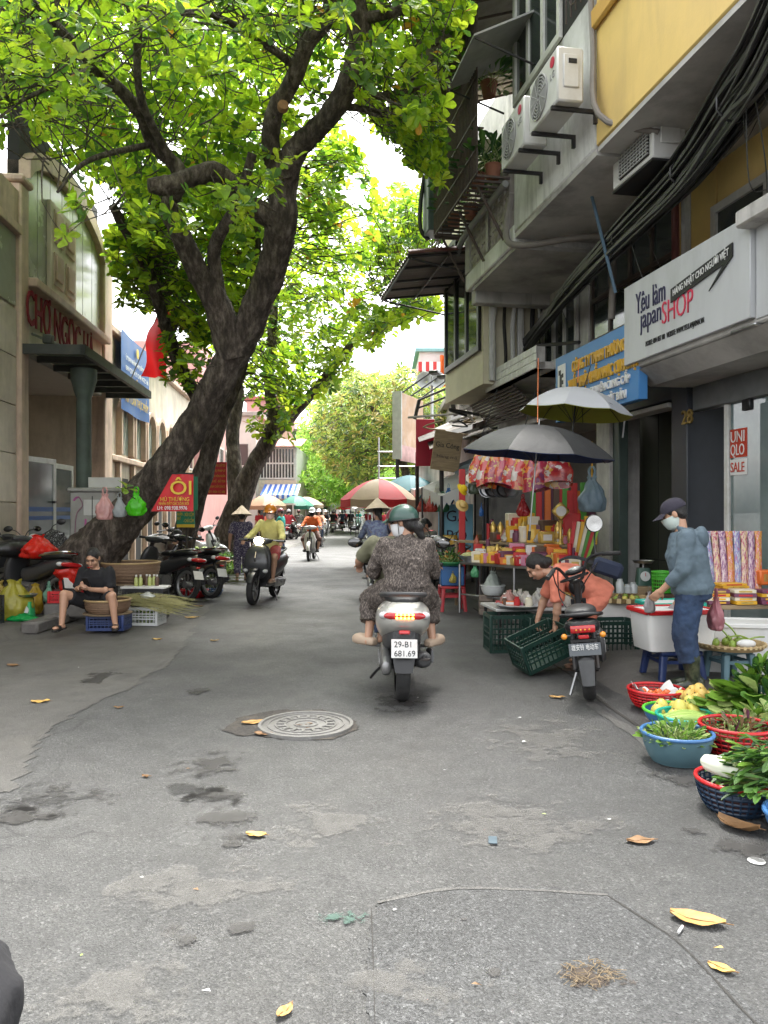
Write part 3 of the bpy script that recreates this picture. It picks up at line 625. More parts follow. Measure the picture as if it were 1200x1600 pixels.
# ==== concrete house with balcony and cage
cb_=FR.root('concrete_house','stained grey concrete house with whitewashed upper block and caged balcony','building')
yE=Y(738)
bx('wall',GREYW,cb_,(0,yJ+.85,3.3),(.3,yE,6.0));bx('wall',GREYW,cb_,(.1,yJ+.5,6.0),(.3,yE,11))
bx('stall_back',mat('stall_wall',(.2,.19,.17),.8,.2,2,dirt=(.08,.07,.06),dirt_amt=.6),cb_,(1.6,yJ,0),(1.7,yE+.5,3.4));bx('stall_ceiling',SOFF,cb_,(-.1,Y(962)+.46,3.2),(1.7,yE,3.3))
bx('pier',GREYW,cb_,(-.05,yE-.35,0),(1.7,yE,3.3));bx('party_wall',GREYW,cb_,(.3,yJ+.5,0),(1.7,yJ+.62,3.3))
yC,yD,yF=yB+.02,Y(803,OB),Y(727,OB)
bx('upper_block',WHITW,cb_,(OB,yC,5.72),(.1,yD,10.5),.02);bx('underside',SOFF,cb_,(OB+.02,yC,5.64),(.1,yD,5.718),0)
bx('balcony_slab',WHITW,cb_,(OB,yD+.01,5.56),(.1,yF,5.86),.02);bx('balcony_beam',GREYW,cb_,(OB+.1,yF-.3,5.3),(.05,yF-.05,5.56),.02)
bx('balcony_floor',SOFF,cb_,(OB+.05,yD+.05,5.5),(.05,yF-.32,5.56),0)
# breeze block parapet, each block its own piece
BREEZE=mat('breeze_block',(.36,.33,.3),.85,.15,6,.1,50,dirt=(.15,.13,.11),dirt_amt=.7,dscale=2)
bs_=MB()
S_=.29
for lo,hi in(((-.04,-S_/2,-S_/2),(.04,S_/2,-S_/2+.035)),((-.04,-S_/2,S_/2-.035),(.04,S_/2,S_/2)),((-.039,-S_/2,-S_/2+.035),(.039,-S_/2+.035,S_/2-.035)),((-.039,S_/2-.035,-S_/2+.035),(.039,S_/2,S_/2-.035)),((-.036,-.02,-S_/2+.035),(.036,.02,S_/2-.035)),((-.034,-S_/2+.035,-.02),(.034,-.02,.02)),((-.034,.02,-.02),(.034,S_/2-.035,.02))):bs_.bb(lo,hi)
for ang in(45,):bs_.box((0,0,0),(.06,.15,.15),Matrix.Rotation(R(45),3,'X'))
blk=None
nb=int((yF-yD-.5)/(S_+.01))
for i in range(nb):
 for j in range(3):
  if blk is None:o=blk=bs_.build('breeze_block',BREEZE,cb_,False)
  else:o=blk.copy();COL.objects.link(o);o.parent=cb_
  o.location=(OB+.06,yF-.3-(i+.5)*(S_+.006),5.865+S_/2+j*(S_+.006))
bx('parapet_rail',GREYW,cb_,(OB-.02,yD+.02,5.86+3*.296+.01),(OB+.16,yF,5.86+3*.296+.12),.015)
bx('parapet_post',GREYW,cb_,(OB-.01,yF-.28,5.865),(OB+.15,yF-.01,5.86+3*.296),.01)
bx('parapet_post',GREYW,cb_,(OB-.01,(yD+yF)/2-.06,5.865),(OB+.005,(yD+yF)/2+.06,5.86+3*.296),.005)
# iron cage projecting above the parapet
CAGE=mat('rusty_iron',(.085,.065,.058),.75,.4,20,dirt=(.09,.045,.025),dirt_amt=.6,dscale=6)
xc=OB-.55;zc0,zc1=6.62,9.6;ycA,ycB=yD+.1,Y(700,xc)
ycB=yF+.15
cg=thing('balcony_cage','rusty iron bar cage with plants around balcony of concrete house','cage',(FR.X0,0,0),FR.th)
nb=32
for i in range(nb+1):
 yy=ycA+(ycB-ycA)*i/nb;MB().cyl((xc,yy,zc0),(xc,yy,zc1),.015,n=5).build('bar',CAGE,cg)
for i in range(1,6):
 xx=xc+(OB-xc+.4)*i/6;MB().cyl((xx,ycB,zc0),(xx,ycB,zc1),.011,n=5).build('bar',CAGE,cg)
for zz in(zc0,7.0,7.5,8.1,8.7,9.3):
 MB().bb((xc-.016,ycA,zz-.014),(xc+.016,ycB,zz+.014)).build('rail',CAGE,cg);MB().bb((xc,ycB-.016,zz-.012),(OB+.4,ycB+.016,zz+.012)).build('rail',CAGE,cg)
for i in range(16):
 yy=ycA+(ycB-ycA)*i/15;MB().bb((xc,yy-.02,zc0-.05),(OB-.03,yy+.02,zc0-.02)).build('floor_slat',CAGE,cg)
for yy in(ycA+.3,(ycA+ycB)/2,ycB-.15):MB().tube([(OB-.02,yy,5.75),(xc+.1,yy,zc0-.06)],.024,6).build('bracket',CAGE,cg)
MB().tube(smoothpath([(OB-.1,ycA,6.5),(OB-.12,ycA+1.2,6.48),(OB-.12,ycB-.4,6.45),(OB-.1,ycB,6.3)],3),.055,10).build('gutter_pipe',mat('grey_pipe',(.2,.2,.2),.5),cg)
# eave above the cage
ev=MB();ev.prism([(xc-.75,ycA-.6,9.0),(xc-.75,ycB+.7,9.0),(.2,ycB+.7,10.0),(.2,ycA-.6,10.0)],(0,0,.06));ev.build('eave',mat('rusty_sheet',(.3,.27,.25),.7,.3,5,dirt=(.14,.09,.07),dirt_amt=.7),cb_,False)
for i in range(9):
 yy=ycA-.5+(ycB+1.1-ycA)*i/8;MB().tube([(xc-.72,yy,8.97),(.1,yy,9.9)],.02,6).build('rafter',CAGE,cb_)
bx('fascia',mat('red_fascia',(.1,.03,.028),.6,.2),cb_,(xc-.8,ycA-.6,8.96),(xc-.74,ycB+.7,9.08),.005)
# side tank box hanging at the far end of the cage
bx('side_box',mat('tin_green',(.07,.1,.1),.5,.2),cb_,(xc-.1,ycB+.05,6.75),(xc+.4,ycB+.55,8.05),.02)
MB().tube(smoothpath([(xc-.1,ycB+.4,7.9),(xc-.16,ycB+.45,7.4),(xc-.16,ycB+.45,6.9),(xc,ycB+.45,6.7)],3),.04,8).build('down_pipe',BLACK,cb_)
# windows and small awning high on the block
bx('window_back',DARK,cb_,(OB-.004,yC+.1,7.55),(OB-.001,yD-.1,9.2),0,False)
pane_win(cb_,yC+.95,yD-.15,7.6,9.2,OB-.01,3,1,WFRAME,.1,depth=.05)
gr_=MB()
for i in range(5):gr_.bb((OB-.05,yC+.15+.14*i,7.6),(OB-.035,yC+.165+.14*i,9.2))
for k_ in range(6):gr_.tube([(OB-.05,yC+.43+.17*math.cos(a),7.8+.26*k_+.1*math.sin(a))for a in[i*.7 for i in range(10)]],.009,5)
gr_.build('window_grille',CAGE,cb_)
MB().prism([(OB,yD-.9,8.5),(OB-.9,yD-.9,8.05),(OB-.9,yD+.5,8.05),(OB,yD+.5,8.5)],(0,0,.03)).build('small_awning',mat('zinc_sheet',(.34,.34,.33),.5,.2,5,dirt=(.15,.14,.13),dirt_amt=.6),cb_,False)
for yy in(yD-.88,yD+.45):MB().tube([(OB,yy,7.75),(OB-.88,yy,8.04)],.016,6).build('awning_arm',DKMETAL,cb_)
# first floor openings and pipes under the balcony
bx('opening',DARK,cb_,(-.012,Y(905),3.9),(-.004,Y(838),5.2),0,False)
pane_win(cb_,Y(905),Y(838),4.0,5.2,-.02,4,1,GREYW,.08)
bx('first_slab',WHITW,cb_,(-.6,Y(938),3.82),(0,Y(838,-.6),3.98),.02)
for i,px in enumerate((.12,.3,.45,.62,.8,.95)):
 MB().tube(smoothpath([(-1.1+1.1*px,yF+.03,3.95),(-1.1+1.1*px+rnd(-.06,.06),yF+.0,4.4),(-1.1+1.1*px,yF+.03,5.0),(-1.1+1.1*px+rnd(-.1,.1),yF+.03,5.5)],4),rnd(.015,.045),7).build('wall_pipe',(GREYW,DKMETAL,WHITW)[i%3],cb_)
bx('pilaster',WHITW,cb_,(-1.05,yF+.02,3.95),(-.95,yF+.1,5.5),.01);bx('pilaster',WHITW,cb_,(-.5,yF+.02,3.95),(-.38,yF+.1,5.5),.01)
# tiled canopy edge over the stall
cs=bx('stall_canopy',SOFF,cb_,(-.92,Y(838,-.9),3.82),(0,Y(760,-.9),3.94),.01)
TILE=mat('small_white_tile',(.5,.5,.48),.4,.15,5,tint=.12)
yy=Y(838,-.93);tl=None
while yy<Y(760,-.93)-.1:
 for j in range(3):
  if tl is None:tl=o=MB().bb((-.012,-.058,-.058),(0,.058,.058),bev=.004).build('tile',TILE,cs)
  else:o=tl.copy();COL.objects.link(o);o.parent=cs
  o.location=(-.922,yy+.06,3.88+j*.122)
 yy+=.122
bx('canopy_face',GREYW,cs,(-.919,Y(838,-.9),3.82),(-.75,Y(760,-.9),4.18),0)
for i in range(10):bx('roller_slat',mat('rusty_shutter',(.1,.085,.075),.7,.2,6),cb_,(-.3-.05*i,Y(838,-.3),3.35+.047*i),(-.26-.05*i,Y(765,-.3),3.39+.047*i),.004)
# blue tube and drain pipes
MB().tube(smoothpath([(OB-.03,yC+.1,10),(OB-.06,yC+.05,8.4),(OB-.05,yC-.05,6.9),(OB-.1,yC-.3,5.95),(OB+.4,yC-.7,5.6)],5),.035,8).build('drain_hose',mat('beige_hose',(.2,.18,.16),.6),cb_)
MB().tube([(-1.2,Y(908,-1.2),6.2),(-.7,Y(962,-.7),4.4)],.022,6).build('blue_hose',mat('blue_hose',(.1,.17,.24),.6),ya)
MB().tube(smoothpath([(OB+.05,yD+.25,6.4),(OB-.05,yD+.22,5.75),(OB+.1,yD-.1,5.5),(-.7,yD-.6,5.5),(-.35,yD-.75,5.4),(-.3,yD-.75,4.9),(-.3,yD-.7,4.3)],4),.05,10).build('waste_pipe',MATS['beige_hose'],cb_)
# ---------------------------------------------------------------- air conditioners
ACW=mat('ac_white',(.62,.62,.6),.4,.06,3,dirt=(.36,.33,.28),dirt_amt=.5,dscale=2)
ACG=mat('ac_grille',(.4,.4,.39),.5,.1)
def aircon(label,loc,rz,wd=.8,dp=.32,ht=.6,brand=None,square=False,mount='bracket',tilt=0):
 a=thing('air_conditioner',label,'air conditioner',loc,rz,'air conditioner units on the right hand houses')
 # front (fan) faces -x local
 MB().bb((-dp/2,-wd/2,0),(dp/2,wd/2,ht),bev=.02).build('casing',ACW,a)
 fy=wd*.12;r_=ht*.4
 if square:
  g_=MB();g_.bb((-dp/2-.012,-wd/2+.06,.05),(-dp/2-.002,wd/2-.2,ht-.05));g_.build('fan_recess',DARK,a,False)
  for i in range(14):z_=.07+(ht-.14)*i/13;MB().bb((-dp/2-.03,-wd/2+.06,z_-.006),(-dp/2-.013,wd/2-.2,z_+.006)).build('grille_bar',ACG,a,False)
  for i in range(10):y_=-wd/2+.08+(wd-.3)*i/9;MB().bb((-dp/2-.036,y_-.004,.05),(-dp/2-.031,y_+.004,ht-.05)).build('grille_bar',ACG,a,False)
 else:
  d_=MB();d_.lathe([(.001,0),(r_,0)],24);o=d_.build('fan_recess',mat('fan_dark',(.1,.1,.1),.6),a);o.rotation_euler=(0,R(-90),0);o.location=(-dp/2-.004,fy,ht/2)
  for k_ in range(1,8):o=MB().lathe([(r_*k_/7-.006,.0),(r_*k_/7-.006,.012),(r_*k_/7+.006,.012),(r_*k_/7+.006,0)],24).build('grille_ring',ACG,a);o.rotation_euler=(0,R(-90),0);o.location=(-dp/2-.008,fy,ht/2)
  for k_ in range(10):an=k_*math.pi/5;MB().tube([(-dp/2-.022,fy+.04*math.cos(an),ht/2+.04*math.sin(an)),(-dp/2-.022,fy+r_*math.cos(an+.5),ht/2+r_*math.sin(an+.5))],.004,4).build('grille_spoke',ACG,a)
  # service cover on the near end
 MB().bb((-dp*.28,-wd/2-.02,ht*.25),(dp*.3,-wd/2-.001,ht*.85),bev=.01).build('service_cover',ACW,a);MB().bb((-dp*.1,-wd/2-.03,ht*.68),(dp*.2,-wd/2-.02,ht*.76)).build('handle_slot',DARK,a)
 if brand=='LG':
  o=MB().lathe([(.001,0),(.06,0),(.06,.006),(.001,.006)],18).build('logo',REDL,a);o.location=(-dp/2-.004,-wd/2+.13,ht*.8);o.rotation_euler=(0,R(-90),0)
  rtext('LG',.11,mat('grey_print',(.3,.3,.3),.5),a,-dp/2-.006,-wd/2+.2,ht*.5,.002)
 elif brand:rtext(brand,.06,mat('blue_print',(.02,.06,.35),.5),a,-dp/2-.006,-wd/2+.32,ht*.9,.002)
 if mount=='bracket':
  for s_ in(-1,1):
   MB().bb((-dp/2-.02,s_*wd*.35-.02,-.045),(dp/2+.22,s_*wd*.35+.02,-.004)).build('bracket',DKMETAL,a);MB().bb((dp/2+.18,s_*wd*.35-.02,-.16),(dp/2+.22,s_*wd*.35+.02,-.046)).build('bracket_leg',DKMETAL,a)
 elif mount=='rods':
  for s_ in(-1,1):MB().cyl((0,s_*wd*.38,ht),(0,s_*wd*.38,ht+.42),.012,n=6).build('rod',DKMETAL,a)
  MB().bb((-dp/2,-wd/2,-.03),(dp/2,wd/2,-.004)).build('tray',DKMETAL,a)
 return a
def ac_at(px,py,off,label,**k):
 y,h=F(px,py,off);return aircon(label,FR.wp(off,y,h),FR.th,**k)
ac_at(868,188,OB-.38,'white air conditioner with red logo, higher of the two on whitewashed block',brand='LG',ht=.62,wd=.86)
ac_at(818,250,OB-.38,'white air conditioner with red logo beside iron cage',brand='LG',ht=.62,wd=.86)
ac_at(1012,276,-1.0,'white air conditioner hung on rods under yellow overhang',brand='Panasonic',square=True,mount='rods',ht=.64,wd=.92,dp=.4)
ac_at(775,558,-.75,'grimy beige air conditioner above tiled canopy of the stall',ht=.62,wd=.8)
# ---------------------------------------------------------------- black cable bundle along the houses
cbn=thing('cable_bundle','thick sagging bundle of black telephone cables along the houses','cable')
CABLE=mat('cable_black',(.02,.02,.021),.38,.4,30,dirt=(.09,.09,.088),dirt_amt=.6,dscale=4)  # grey dirt colour lightened to stand in for highlights along the cables
base=[P(1330,-190,4.5),P(1205,70,6.0),P(1148,162,7.0),P(1068,270,8.2),P(970,374,9.9),P(890,452,12),P(850,505,13.4),P(805,560,15.2),P(775,600,16.5)]
for k_ in range(46):
 a=rnd(0,6.28);q=math.sqrt(random.random());pts_=[]
 for i,p in enumerate(base):
  sp=(.3,.3,.28,.25,.2,.15,.13,.15,.2)[i]*q
  pts_.append(p+Vector((sp*math.cos(a)*.6,0,sp*math.sin(a)+(-.05 if i%2 else .02)*random.random()))+Vector((rnd(-.03,.03),0,rnd(-.03,.03))))
 MB().tube(smoothpath(pts_,4),rnd(.013,.034),6).build('cable',CABLE,cbn)
for i in(2,3,4,5,6):MB().tube([base[i]+Vector((.2*math.cos(a),0,.2*math.sin(a)))*(1.1-.12*i)for a in[j*.7 for j in range(10)]],.012,5).build('cable_tie',CABLE,cbn)
for k_ in range(22):
 i=random.randint(1,len(base)-3);t=random.random();p=base[i].lerp(base[i+1],t);q=p+Vector((rnd(.1,.7),rnd(-.3,.6),rnd(-.9,.7)));mid=(p+q)/2+Vector((rnd(-.1,.1),0,rnd(-.4,.05)))
 MB().tube(smoothpath([p,mid,q],5),.006,4).build('loose_strand',CABLE,cbn)
MB().tube([P(905,535,11.9),P(838,540,13.6)],.03,6).build('clamp_bar',DKMETAL,cbn)
WOOD=mat('weathered_wood',(.3,.22,.13),.8,.25,4,.2,30,stretch=(1,1,8),dirt=(.14,.1,.06),dirt_amt=.6)
# ==== trees
def leafmat(name,col,tl=.55,rough=.42,var=.25,sat=1):
 return mat(name,col,rough,var+.1,16,tlc=tl,spec=.5)
LG=[leafmat('leaf_bright',(.38,.56,.03),.66),leafmat('leaf_mid',(.26,.44,.03),.62),leafmat('leaf_dark',(.09,.2,.028),.52),leafmat('leaf_lime',(.47,.6,.04),.66),leafmat('leaf_yellow',(.55,.30,.03),.5)]
FARL=[leafmat('mango_light',(.42,.5,.09),.55),leafmat('mango_mid',(.25,.36,.06),.5),leafmat('mango_dark',(.1,.17,.04),.45),leafmat('mango_tip',(.5,.42,.12),.55)]
FEAT=[leafmat('feather_light',(.4,.62,.1),.62),leafmat('feather_mid',(.24,.46,.07),.6)]
BARK=bpy.data.materials.new('bark');BARK.use_nodes=True
def _bark():
 n=BARK.node_tree.nodes;l=BARK.node_tree.links;b=n['Principled BSDF'];tc=n.new('ShaderNodeTexCoord')
 v=n.new('ShaderNodeTexVoronoi');v.inputs['Scale'].default_value=13;v.feature='F1';nz=n.new('ShaderNodeTexNoise');nz.inputs['Scale'].default_value=9;nz.inputs['Detail'].default_value=10;nz.inputs['Roughness'].default_value=.7
 mx=n.new('ShaderNodeMixRGB');mp=n.new('ShaderNodeMapping');mp.inputs['Scale'].default_value=(1.25,1.25,.45);l.new(tc.outputs['Object'],mp.inputs[0]);mx.inputs[0].default_value=.25;l.new(mp.outputs[0],mx.inputs[1]);l.new(nz.outputs['Color'],mx.inputs[2]);l.new(mp.outputs[0],nz.inputs['Vector']);l.new(mx.outputs[0],v.inputs['Vector'])
 n2=n.new('ShaderNodeTexNoise');n2.inputs['Scale'].default_value=1.6;n2.inputs['Detail'].default_value=8;l.new(tc.outputs['Object'],n2.inputs['Vector'])
 r=ramp(n,[(.3,(.02,.016,.013)),(.47,(.075,.058,.046)),(.58,(.17,.14,.115)),(.75,(.36,.325,.27))]);l.new(nz.outputs['Fac'],r.inputs[0])
 r2=ramp(n,[(.45,(1,1,1)),(.62,(.5,.5,.45)),(.8,(1.1,1.15,.8))]);l.new(n2.outputs['Fac'],r2.inputs[0])
 m_=n.new('ShaderNodeMixRGB');m_.blend_type='MULTIPLY';m_.inputs[0].default_value=.8;l.new(r.outputs[0],m_.inputs[1]);l.new(r2.outputs[0],m_.inputs[2]);l.new(m_.outputs[0],b.inputs['Base Color']);b.inputs['Roughness'].default_value=.9
 bp=n.new('ShaderNodeBump');bp.inputs['Strength'].default_value=.9;bp.inputs['Distance'].default_value=.05;ad=n.new('ShaderNodeMath');ad.operation='ADD';l.new(v.outputs['Distance'],ad.inputs[0]);l.new(nz.outputs['Fac'],ad.inputs[1]);l.new(ad.outputs[0],bp.inputs['Height']);l.new(bp.outputs[0],b.inputs['Normal'])
_bark()
def limb(mb,pts,n=20,k=7,rough=.16,flare=0):
 P3=[P(x,y,Z)for x,y,Z,r in pts];rad=[r*Z/FP for x,y,Z,r in pts]
 path=smoothpath(P3,k);rr=lerpn(rad,len(path));up=None;vs_=[];L=len(path);sk_=[]
 for i,p in enumerate(path):
  t=(path[min(i+1,L-1)]-path[max(i-1,0)]).normalized()
  if up is None:up=t.orthogonal().normalized()
  up=(up-t*up.dot(t)).normalized();sd_=t.cross(up);sk_.append((p,rr[i]))
  for j in range(n):
   a=2*math.pi*j/n;d=up*math.cos(a)+sd_*math.sin(a);q=p+d*rr[i]
   nn=noise.noise(q*2.2)*.8+noise.noise(q*5.5)*.6+noise.noise(q*13)*.45+noise.noise(q*27)*.3-.35
   ang=0
   if flare and i<8:ang=.35*(1-i/8)*max(0,math.cos(a*3+1))
   vs_.append(p+d*rr[i]*(1+rough*nn+ang))
 fs_=[(i*n+j,i*n+(j+1)%n,(i+1)*n+(j+1)%n,(i+1)*n+j)for i in range(L-1)for j in range(n)]+[tuple(range((L-1)*n,L*n))]
 mb.add(vs_,fs_);return sk_
LT=[]
for bend in(.05,.16,.3,-.08):
 X_=[0,.38,.74,1.0];W_=[0,.2,.30,0];zf=lambda x:-bend*x*x
 LT.append([(0,0,0),(.38,.17,zf(.38)+.05),(.38,0,zf(.38)),(.38,-.17,zf(.38)+.05),(.76,.27,zf(.76)+.06),(.76,0,zf(.76)),(.76,-.27,zf(.76)+.06),(1.0,0,zf(1)),(.93,.16,zf(.93)+.03),(.93,-.16,zf(.93)+.03)])
LF=[(0,1,2),(0,2,3),(1,4,5,2),(2,5,6,3),(4,8,7,5),(5,7,9,6)]
class Leaves:
 def __init__(s):s.v=[];s.f=[];s.m=[]
 def leaf(s,p,d,nrm,L,mi,wid=1.0):
  d=d.normalized();y=nrm.cross(d)
  y=y.normalized()if y.length>1e-5 else d.orthogonal().normalized();z=d.cross(y);o=len(s.v);t=random.choice(LT)
  for a,b,c in t:s.v.append(p+d*(a*L)+y*(b*L*wid)+z*(c*L))
  s.f+=[tuple(i+o for i in f)for f in LF];s.m+=[mi]*6
 def rosette(s,p,L,out,k=7,weights=(5,5,3,3,.25),wid=1.0):
  ax=(out+Vector((rnd(-.5,.5),rnd(-.5,.5),rnd(-.1,.9)))).normalized();u=ax.orthogonal().normalized();v=ax.cross(u);a0=rnd(0,6.28);base=random.choices(range(len(weights)),weights)[0]
  for i in range(k):
   a=a0+i*2.4;sp=rnd(.5,1.15);d=(u*math.cos(a)+v*math.sin(a))*sp+ax*rnd(.1,.55)+Vector((0,0,-.12))
   mi=base if random.random()<.6 else random.choices(range(len(weights)),weights)[0]
   if mi==4 and random.random()<.6:mi=1
   s.leaf(p+Vector((rnd(-.02,.02),rnd(-.02,.02),rnd(-.03,.03))),d,ax+Vector((rnd(-.4,.4),rnd(-.4,.4),0)),L*rnd(.65,1.12),mi,wid)
 def build(s,name,mats,parent):
  me=bpy.data.meshes.new(name);me.from_pydata([tuple(v)for v in s.v],[],s.f)
  for m_ in mats:me.materials.append(m_)
  me.polygons.foreach_set('material_index',s.m);o=bpy.data.objects.new(name,me);COL.objects.link(o);o.parent=parent;return o
def inpoly(x,y,poly):
 c=False;j=len(poly)-1
 for i in range(len(poly)):
  xi,yi=poly[i];xj,yj=poly[j]
  if(yi>y)!=(yj>y)and x<(xj-xi)*(y-yi)/(yj-yi)+xi:c=not c
  j=i
 return c
def scatter(poly,n,Z0,Z1,clump=0.0):
 xs=[p[0]for p in poly];ys=[p[1]for p in poly];out=[];tries=0
 while len(out)<n and tries<n*40:
  tries+=1;x,y=rnd(min(xs),max(xs)),rnd(min(ys),max(ys))
  if not inpoly(x,y,poly):continue
  if clump and noise.noise(Vector((x/55,y/55,3.1)))+.35*noise.noise(Vector((x/20,y/20,9)))<-clump+.0:continue
  out.append(P(x,y,rnd(Z0,Z1)))
 return out
def grow(root,skel,pts,Lr,mats,weights,k=7,near=0,twr=.006,wid=1.0):
 cr=Leaves();nr=Leaves();tw=MB();nodes=[p for p,r in skel]
 pts=sorted(pts,key=lambda p:p.y)
 for i,p in enumerate(pts):
  q=min(random.sample(nodes,min(len(nodes),24)),key=lambda a:(a-p).length);out=(p-q).normalized()
  cr.rosette(p,rnd(*Lr),out*.5+Vector((0,0,.3)),k,weights,wid)
  if random.random()<.5:
   d=min(1.0,.95*(p-q).length);e=p-out*d;mid=(p+e)/2+Vector((rnd(-.15,.15),rnd(-.15,.15),rnd(-.2,.05)))
   tw.tube(smoothpath([e,mid,p],2),[twr*1.7,twr*1.5,twr*1.2,twr,twr],4,cap=False)
 if near:
  nv=10;nl=len(cr.v)//nv
  for i in range(min(near,nl)):
   vv=cr.v[i*nv:(i+1)*nv];c=vv[0];me=bpy.data.meshes.new('leaf');me.from_pydata([tuple(v-c)for v in vv],[],LF);me.materials.append(mats[cr.m[i*6]])
   o=bpy.data.objects.new('leaf',me);COL.objects.link(o);o.parent=root;o.location=c
  cr.v=cr.v[near*nv:];cr.m=cr.m[near*6:];cr.f=[tuple(a-near*nv for a in f)for f in cr.f[near*6:]]
 tag(cr.build('crown',mats,root),kind='stuff');tw.build('twigs',BARK,root)
 # ---- leaning almond tree on the left
t1=thing('almond_tree','big old tree with thick dark trunk leaning over the street','tree',(0,0,0))
sk1=[]
def part_limb(root,name,pts,**k):
 mb=MB();s_=limb(mb,pts,**k);mb.build(name,BARK,root,auto=180);return s_
sk1+=part_limb(t1,'trunk',[(62,990,11.2,66.6),(98,922,11.2,52.2),(146,865,11.15,42.6),(208,797,11.1,33.3),(268,720,11,28.6),(310,655,11,27.1),(348,585,10.9,25.6),(387,510,10.8,25.6),(424,420,10.6,24.0),(440,350,10.4,24.8),(442,290,10.4,24.0),(462,235,10.2,19.5),(510,185,10.1,16.6),(547,125,10,19.5),(562,60,9.9,18.8),(552,-20,9.7,19.5),(550,-160,9.3,14.4),(570,-330,9,7.2)],n=56,k=16,rough=.17,flare=1)
sk1+=part_limb(t1,'limb',[(365,560,10.85,27.0),(345,490,10.7,24.3),(312,430,10.5,18.5),(284,370,10.3,16.8),(264,325,10.2,14.3),(280,270,10,12.6),(240,225,9.9,11.8),(215,170,9.6,10.9),(150,105,9.2,10.1),(75,25,8.8,7.6),(0,-60,8.4,5.9)],n=18)
sk1+=part_limb(t1,'limb',[(345,480,10.7,13.4),(335,390,10.5,10.9),(370,320,10.1,9.2),(395,240,9.9,7.6)],n=12)
sk1+=part_limb(t1,'limb',[(440,350,10.4,20.2),(385,315,10.2,16.0),(338,270,9.9,16.0),(300,276,9.7,15.1),(262,290,9.6,16.0),(232,290,9.5,12.6)],n=18,rough=.22)
sk1+=part_limb(t1,'limb',[(442,285,10.3,20.2),(424,235,10.2,16.0),(428,180,10.0,14.3),(455,130,9.8,14.3),(480,70,9.6,13.4),(515,10,9.3,12.6),(500,-120,8.9,8.4)],n=16)
sk1+=part_limb(t1,'limb',[(268,250,9.9,7.6),(222,160,9.4,6.7),(215,60,9.0,6.7),(230,-60,8.6,5.0)],n=10)
sk1+=part_limb(t1,'limb',[(545,140,10,7.6),(590,150,10.2,5.9),(640,142,10.4,5.0),(705,125,10.5,3.4)],n=8);sk1+=part_limb(t1,'limb',[(522,165,10,6.7),(575,172,10.4,5.0),(625,192,10.8,4.2),(690,225,11.2,2.5)],n=8)
sk1+=part_limb(t1,'limb',[(470,110,9.8,7.6),(400,60,9.2,5.9),(320,20,8.6,5.0),(240,30,8.2,3.4)],n=8);sk1+=part_limb(t1,'limb',[(560,30,9.8,10.1),(640,10,9.6,7.6),(720,-50,9.2,5.0)],n=8)
sk1+=part_limb(t1,'limb',[(150,105,9.2,5.0),(90,130,8.6,4.2),(30,160,8.0,2.5)],n=8);sk1+=part_limb(t1,'limb',[(240,225,9.9,5.9),(140,250,9.0,4.2),(90,300,8.4,2.5)],n=8)
o=MB().lathe([(.001,.0),(.065,.0),(.075,-.03),(.07,-.08)],16).build('cut_stump',mat('cut_wood',(.3,.16,.08),.8,.3,20),t1);o.location=P(443,163,9.76);o.rotation_euler=(R(80),0,R(15))
pts=scatter([(-150,-150),(560,-150),(575,40),(520,110),(490,170),(430,290),(330,310),(215,310),(130,245),(60,215),(-150,205)],1650,10.0,13.5,.42)+scatter([(-150,-150),(560,-150),(540,30),(420,60),(330,130),(200,100),(120,210),(60,215),(-150,205)],560,7.4,9.6,.3)
pts+=scatter([(540,-150),(760,-150),(728,40),(700,110),(680,170),(640,205),(600,150),(560,170),(530,110)],560,8.8,13,.4)
pts+=scatter([(590,180),(690,160),(695,250),(640,235)],70,9.5,12)+scatter([(560,170),(600,150),(690,230),(695,300),(650,260)],90,10,13)
pts+=scatter([(80,280),(140,280),(140,360),(100,390)],9,7.5,8.3)+scatter([(190,320),(300,310),(290,360),(210,390)],24,8.5,10)+scatter([(325,290),(470,240),(440,330),(370,370)],24,8.6,9.6)
pts+=[P(x,y,9.7)for x,y in((196,765),(300,565),(290,590),(305,545))]
for _ in range(260):pts.append(Vector((rnd(-8,4.5),rnd(3,12),rnd(9.0,11.5))))
grow(t1,sk1,pts,(.115,.195),LG,(4.5,5,4,2.6,.3),7,near=300)
# ---- second tree right behind it
t2=thing('almond_tree','slim leaning tree with green crown behind the thick trunk','tree',(0,0,0))
sk2=part_limb(t2,'trunk',[(262,905,15.6,24.5),(290,830,15.6,19.4),(318,740,15.5,16.6),(340,660,15.5,15.1),(372,580,15.4,13.0),(395,480,15.2,10.8),(400,380,15,8.6),(380,250,14.6,5.8)],n=16,flare=1)
sk2+=part_limb(t2,'limb',[(340,660,15.5,14),(290,590,15.2,11),(256,500,14.8,10),(235,430,14.4,9),(205,375,14,9),(175,320,13.6,7)],n=10)
pts=scatter([(190,290),(330,250),(440,300),(445,420),(400,520),(310,540),(275,490),(225,460),(200,390)],1000,13,18,.5)+scatter([(-80,-60),(470,-60),(470,330),(170,290),(0,200)],1000,13,17,.45)
pts+=scatter([(470,280),(560,240),(600,330),(560,430),(480,420)],80,14,17,.2)+scatter([(475,200),(530,190),(560,250),(520,340),(470,330)],110,14,17)+scatter([(165,370),(250,320),(285,470),(225,490),(190,470)],220,15,18)
pts+=scatter([(255,480),(310,470),(335,560),(300,610),(262,600)],70,14,16)+scatter([(400,560),(470,540),(500,600),(440,640)],60,15,17)
grow(t2,sk2,pts,(.15,.25),LG,(5,5,3.5,3,.3),7,twr=.008)
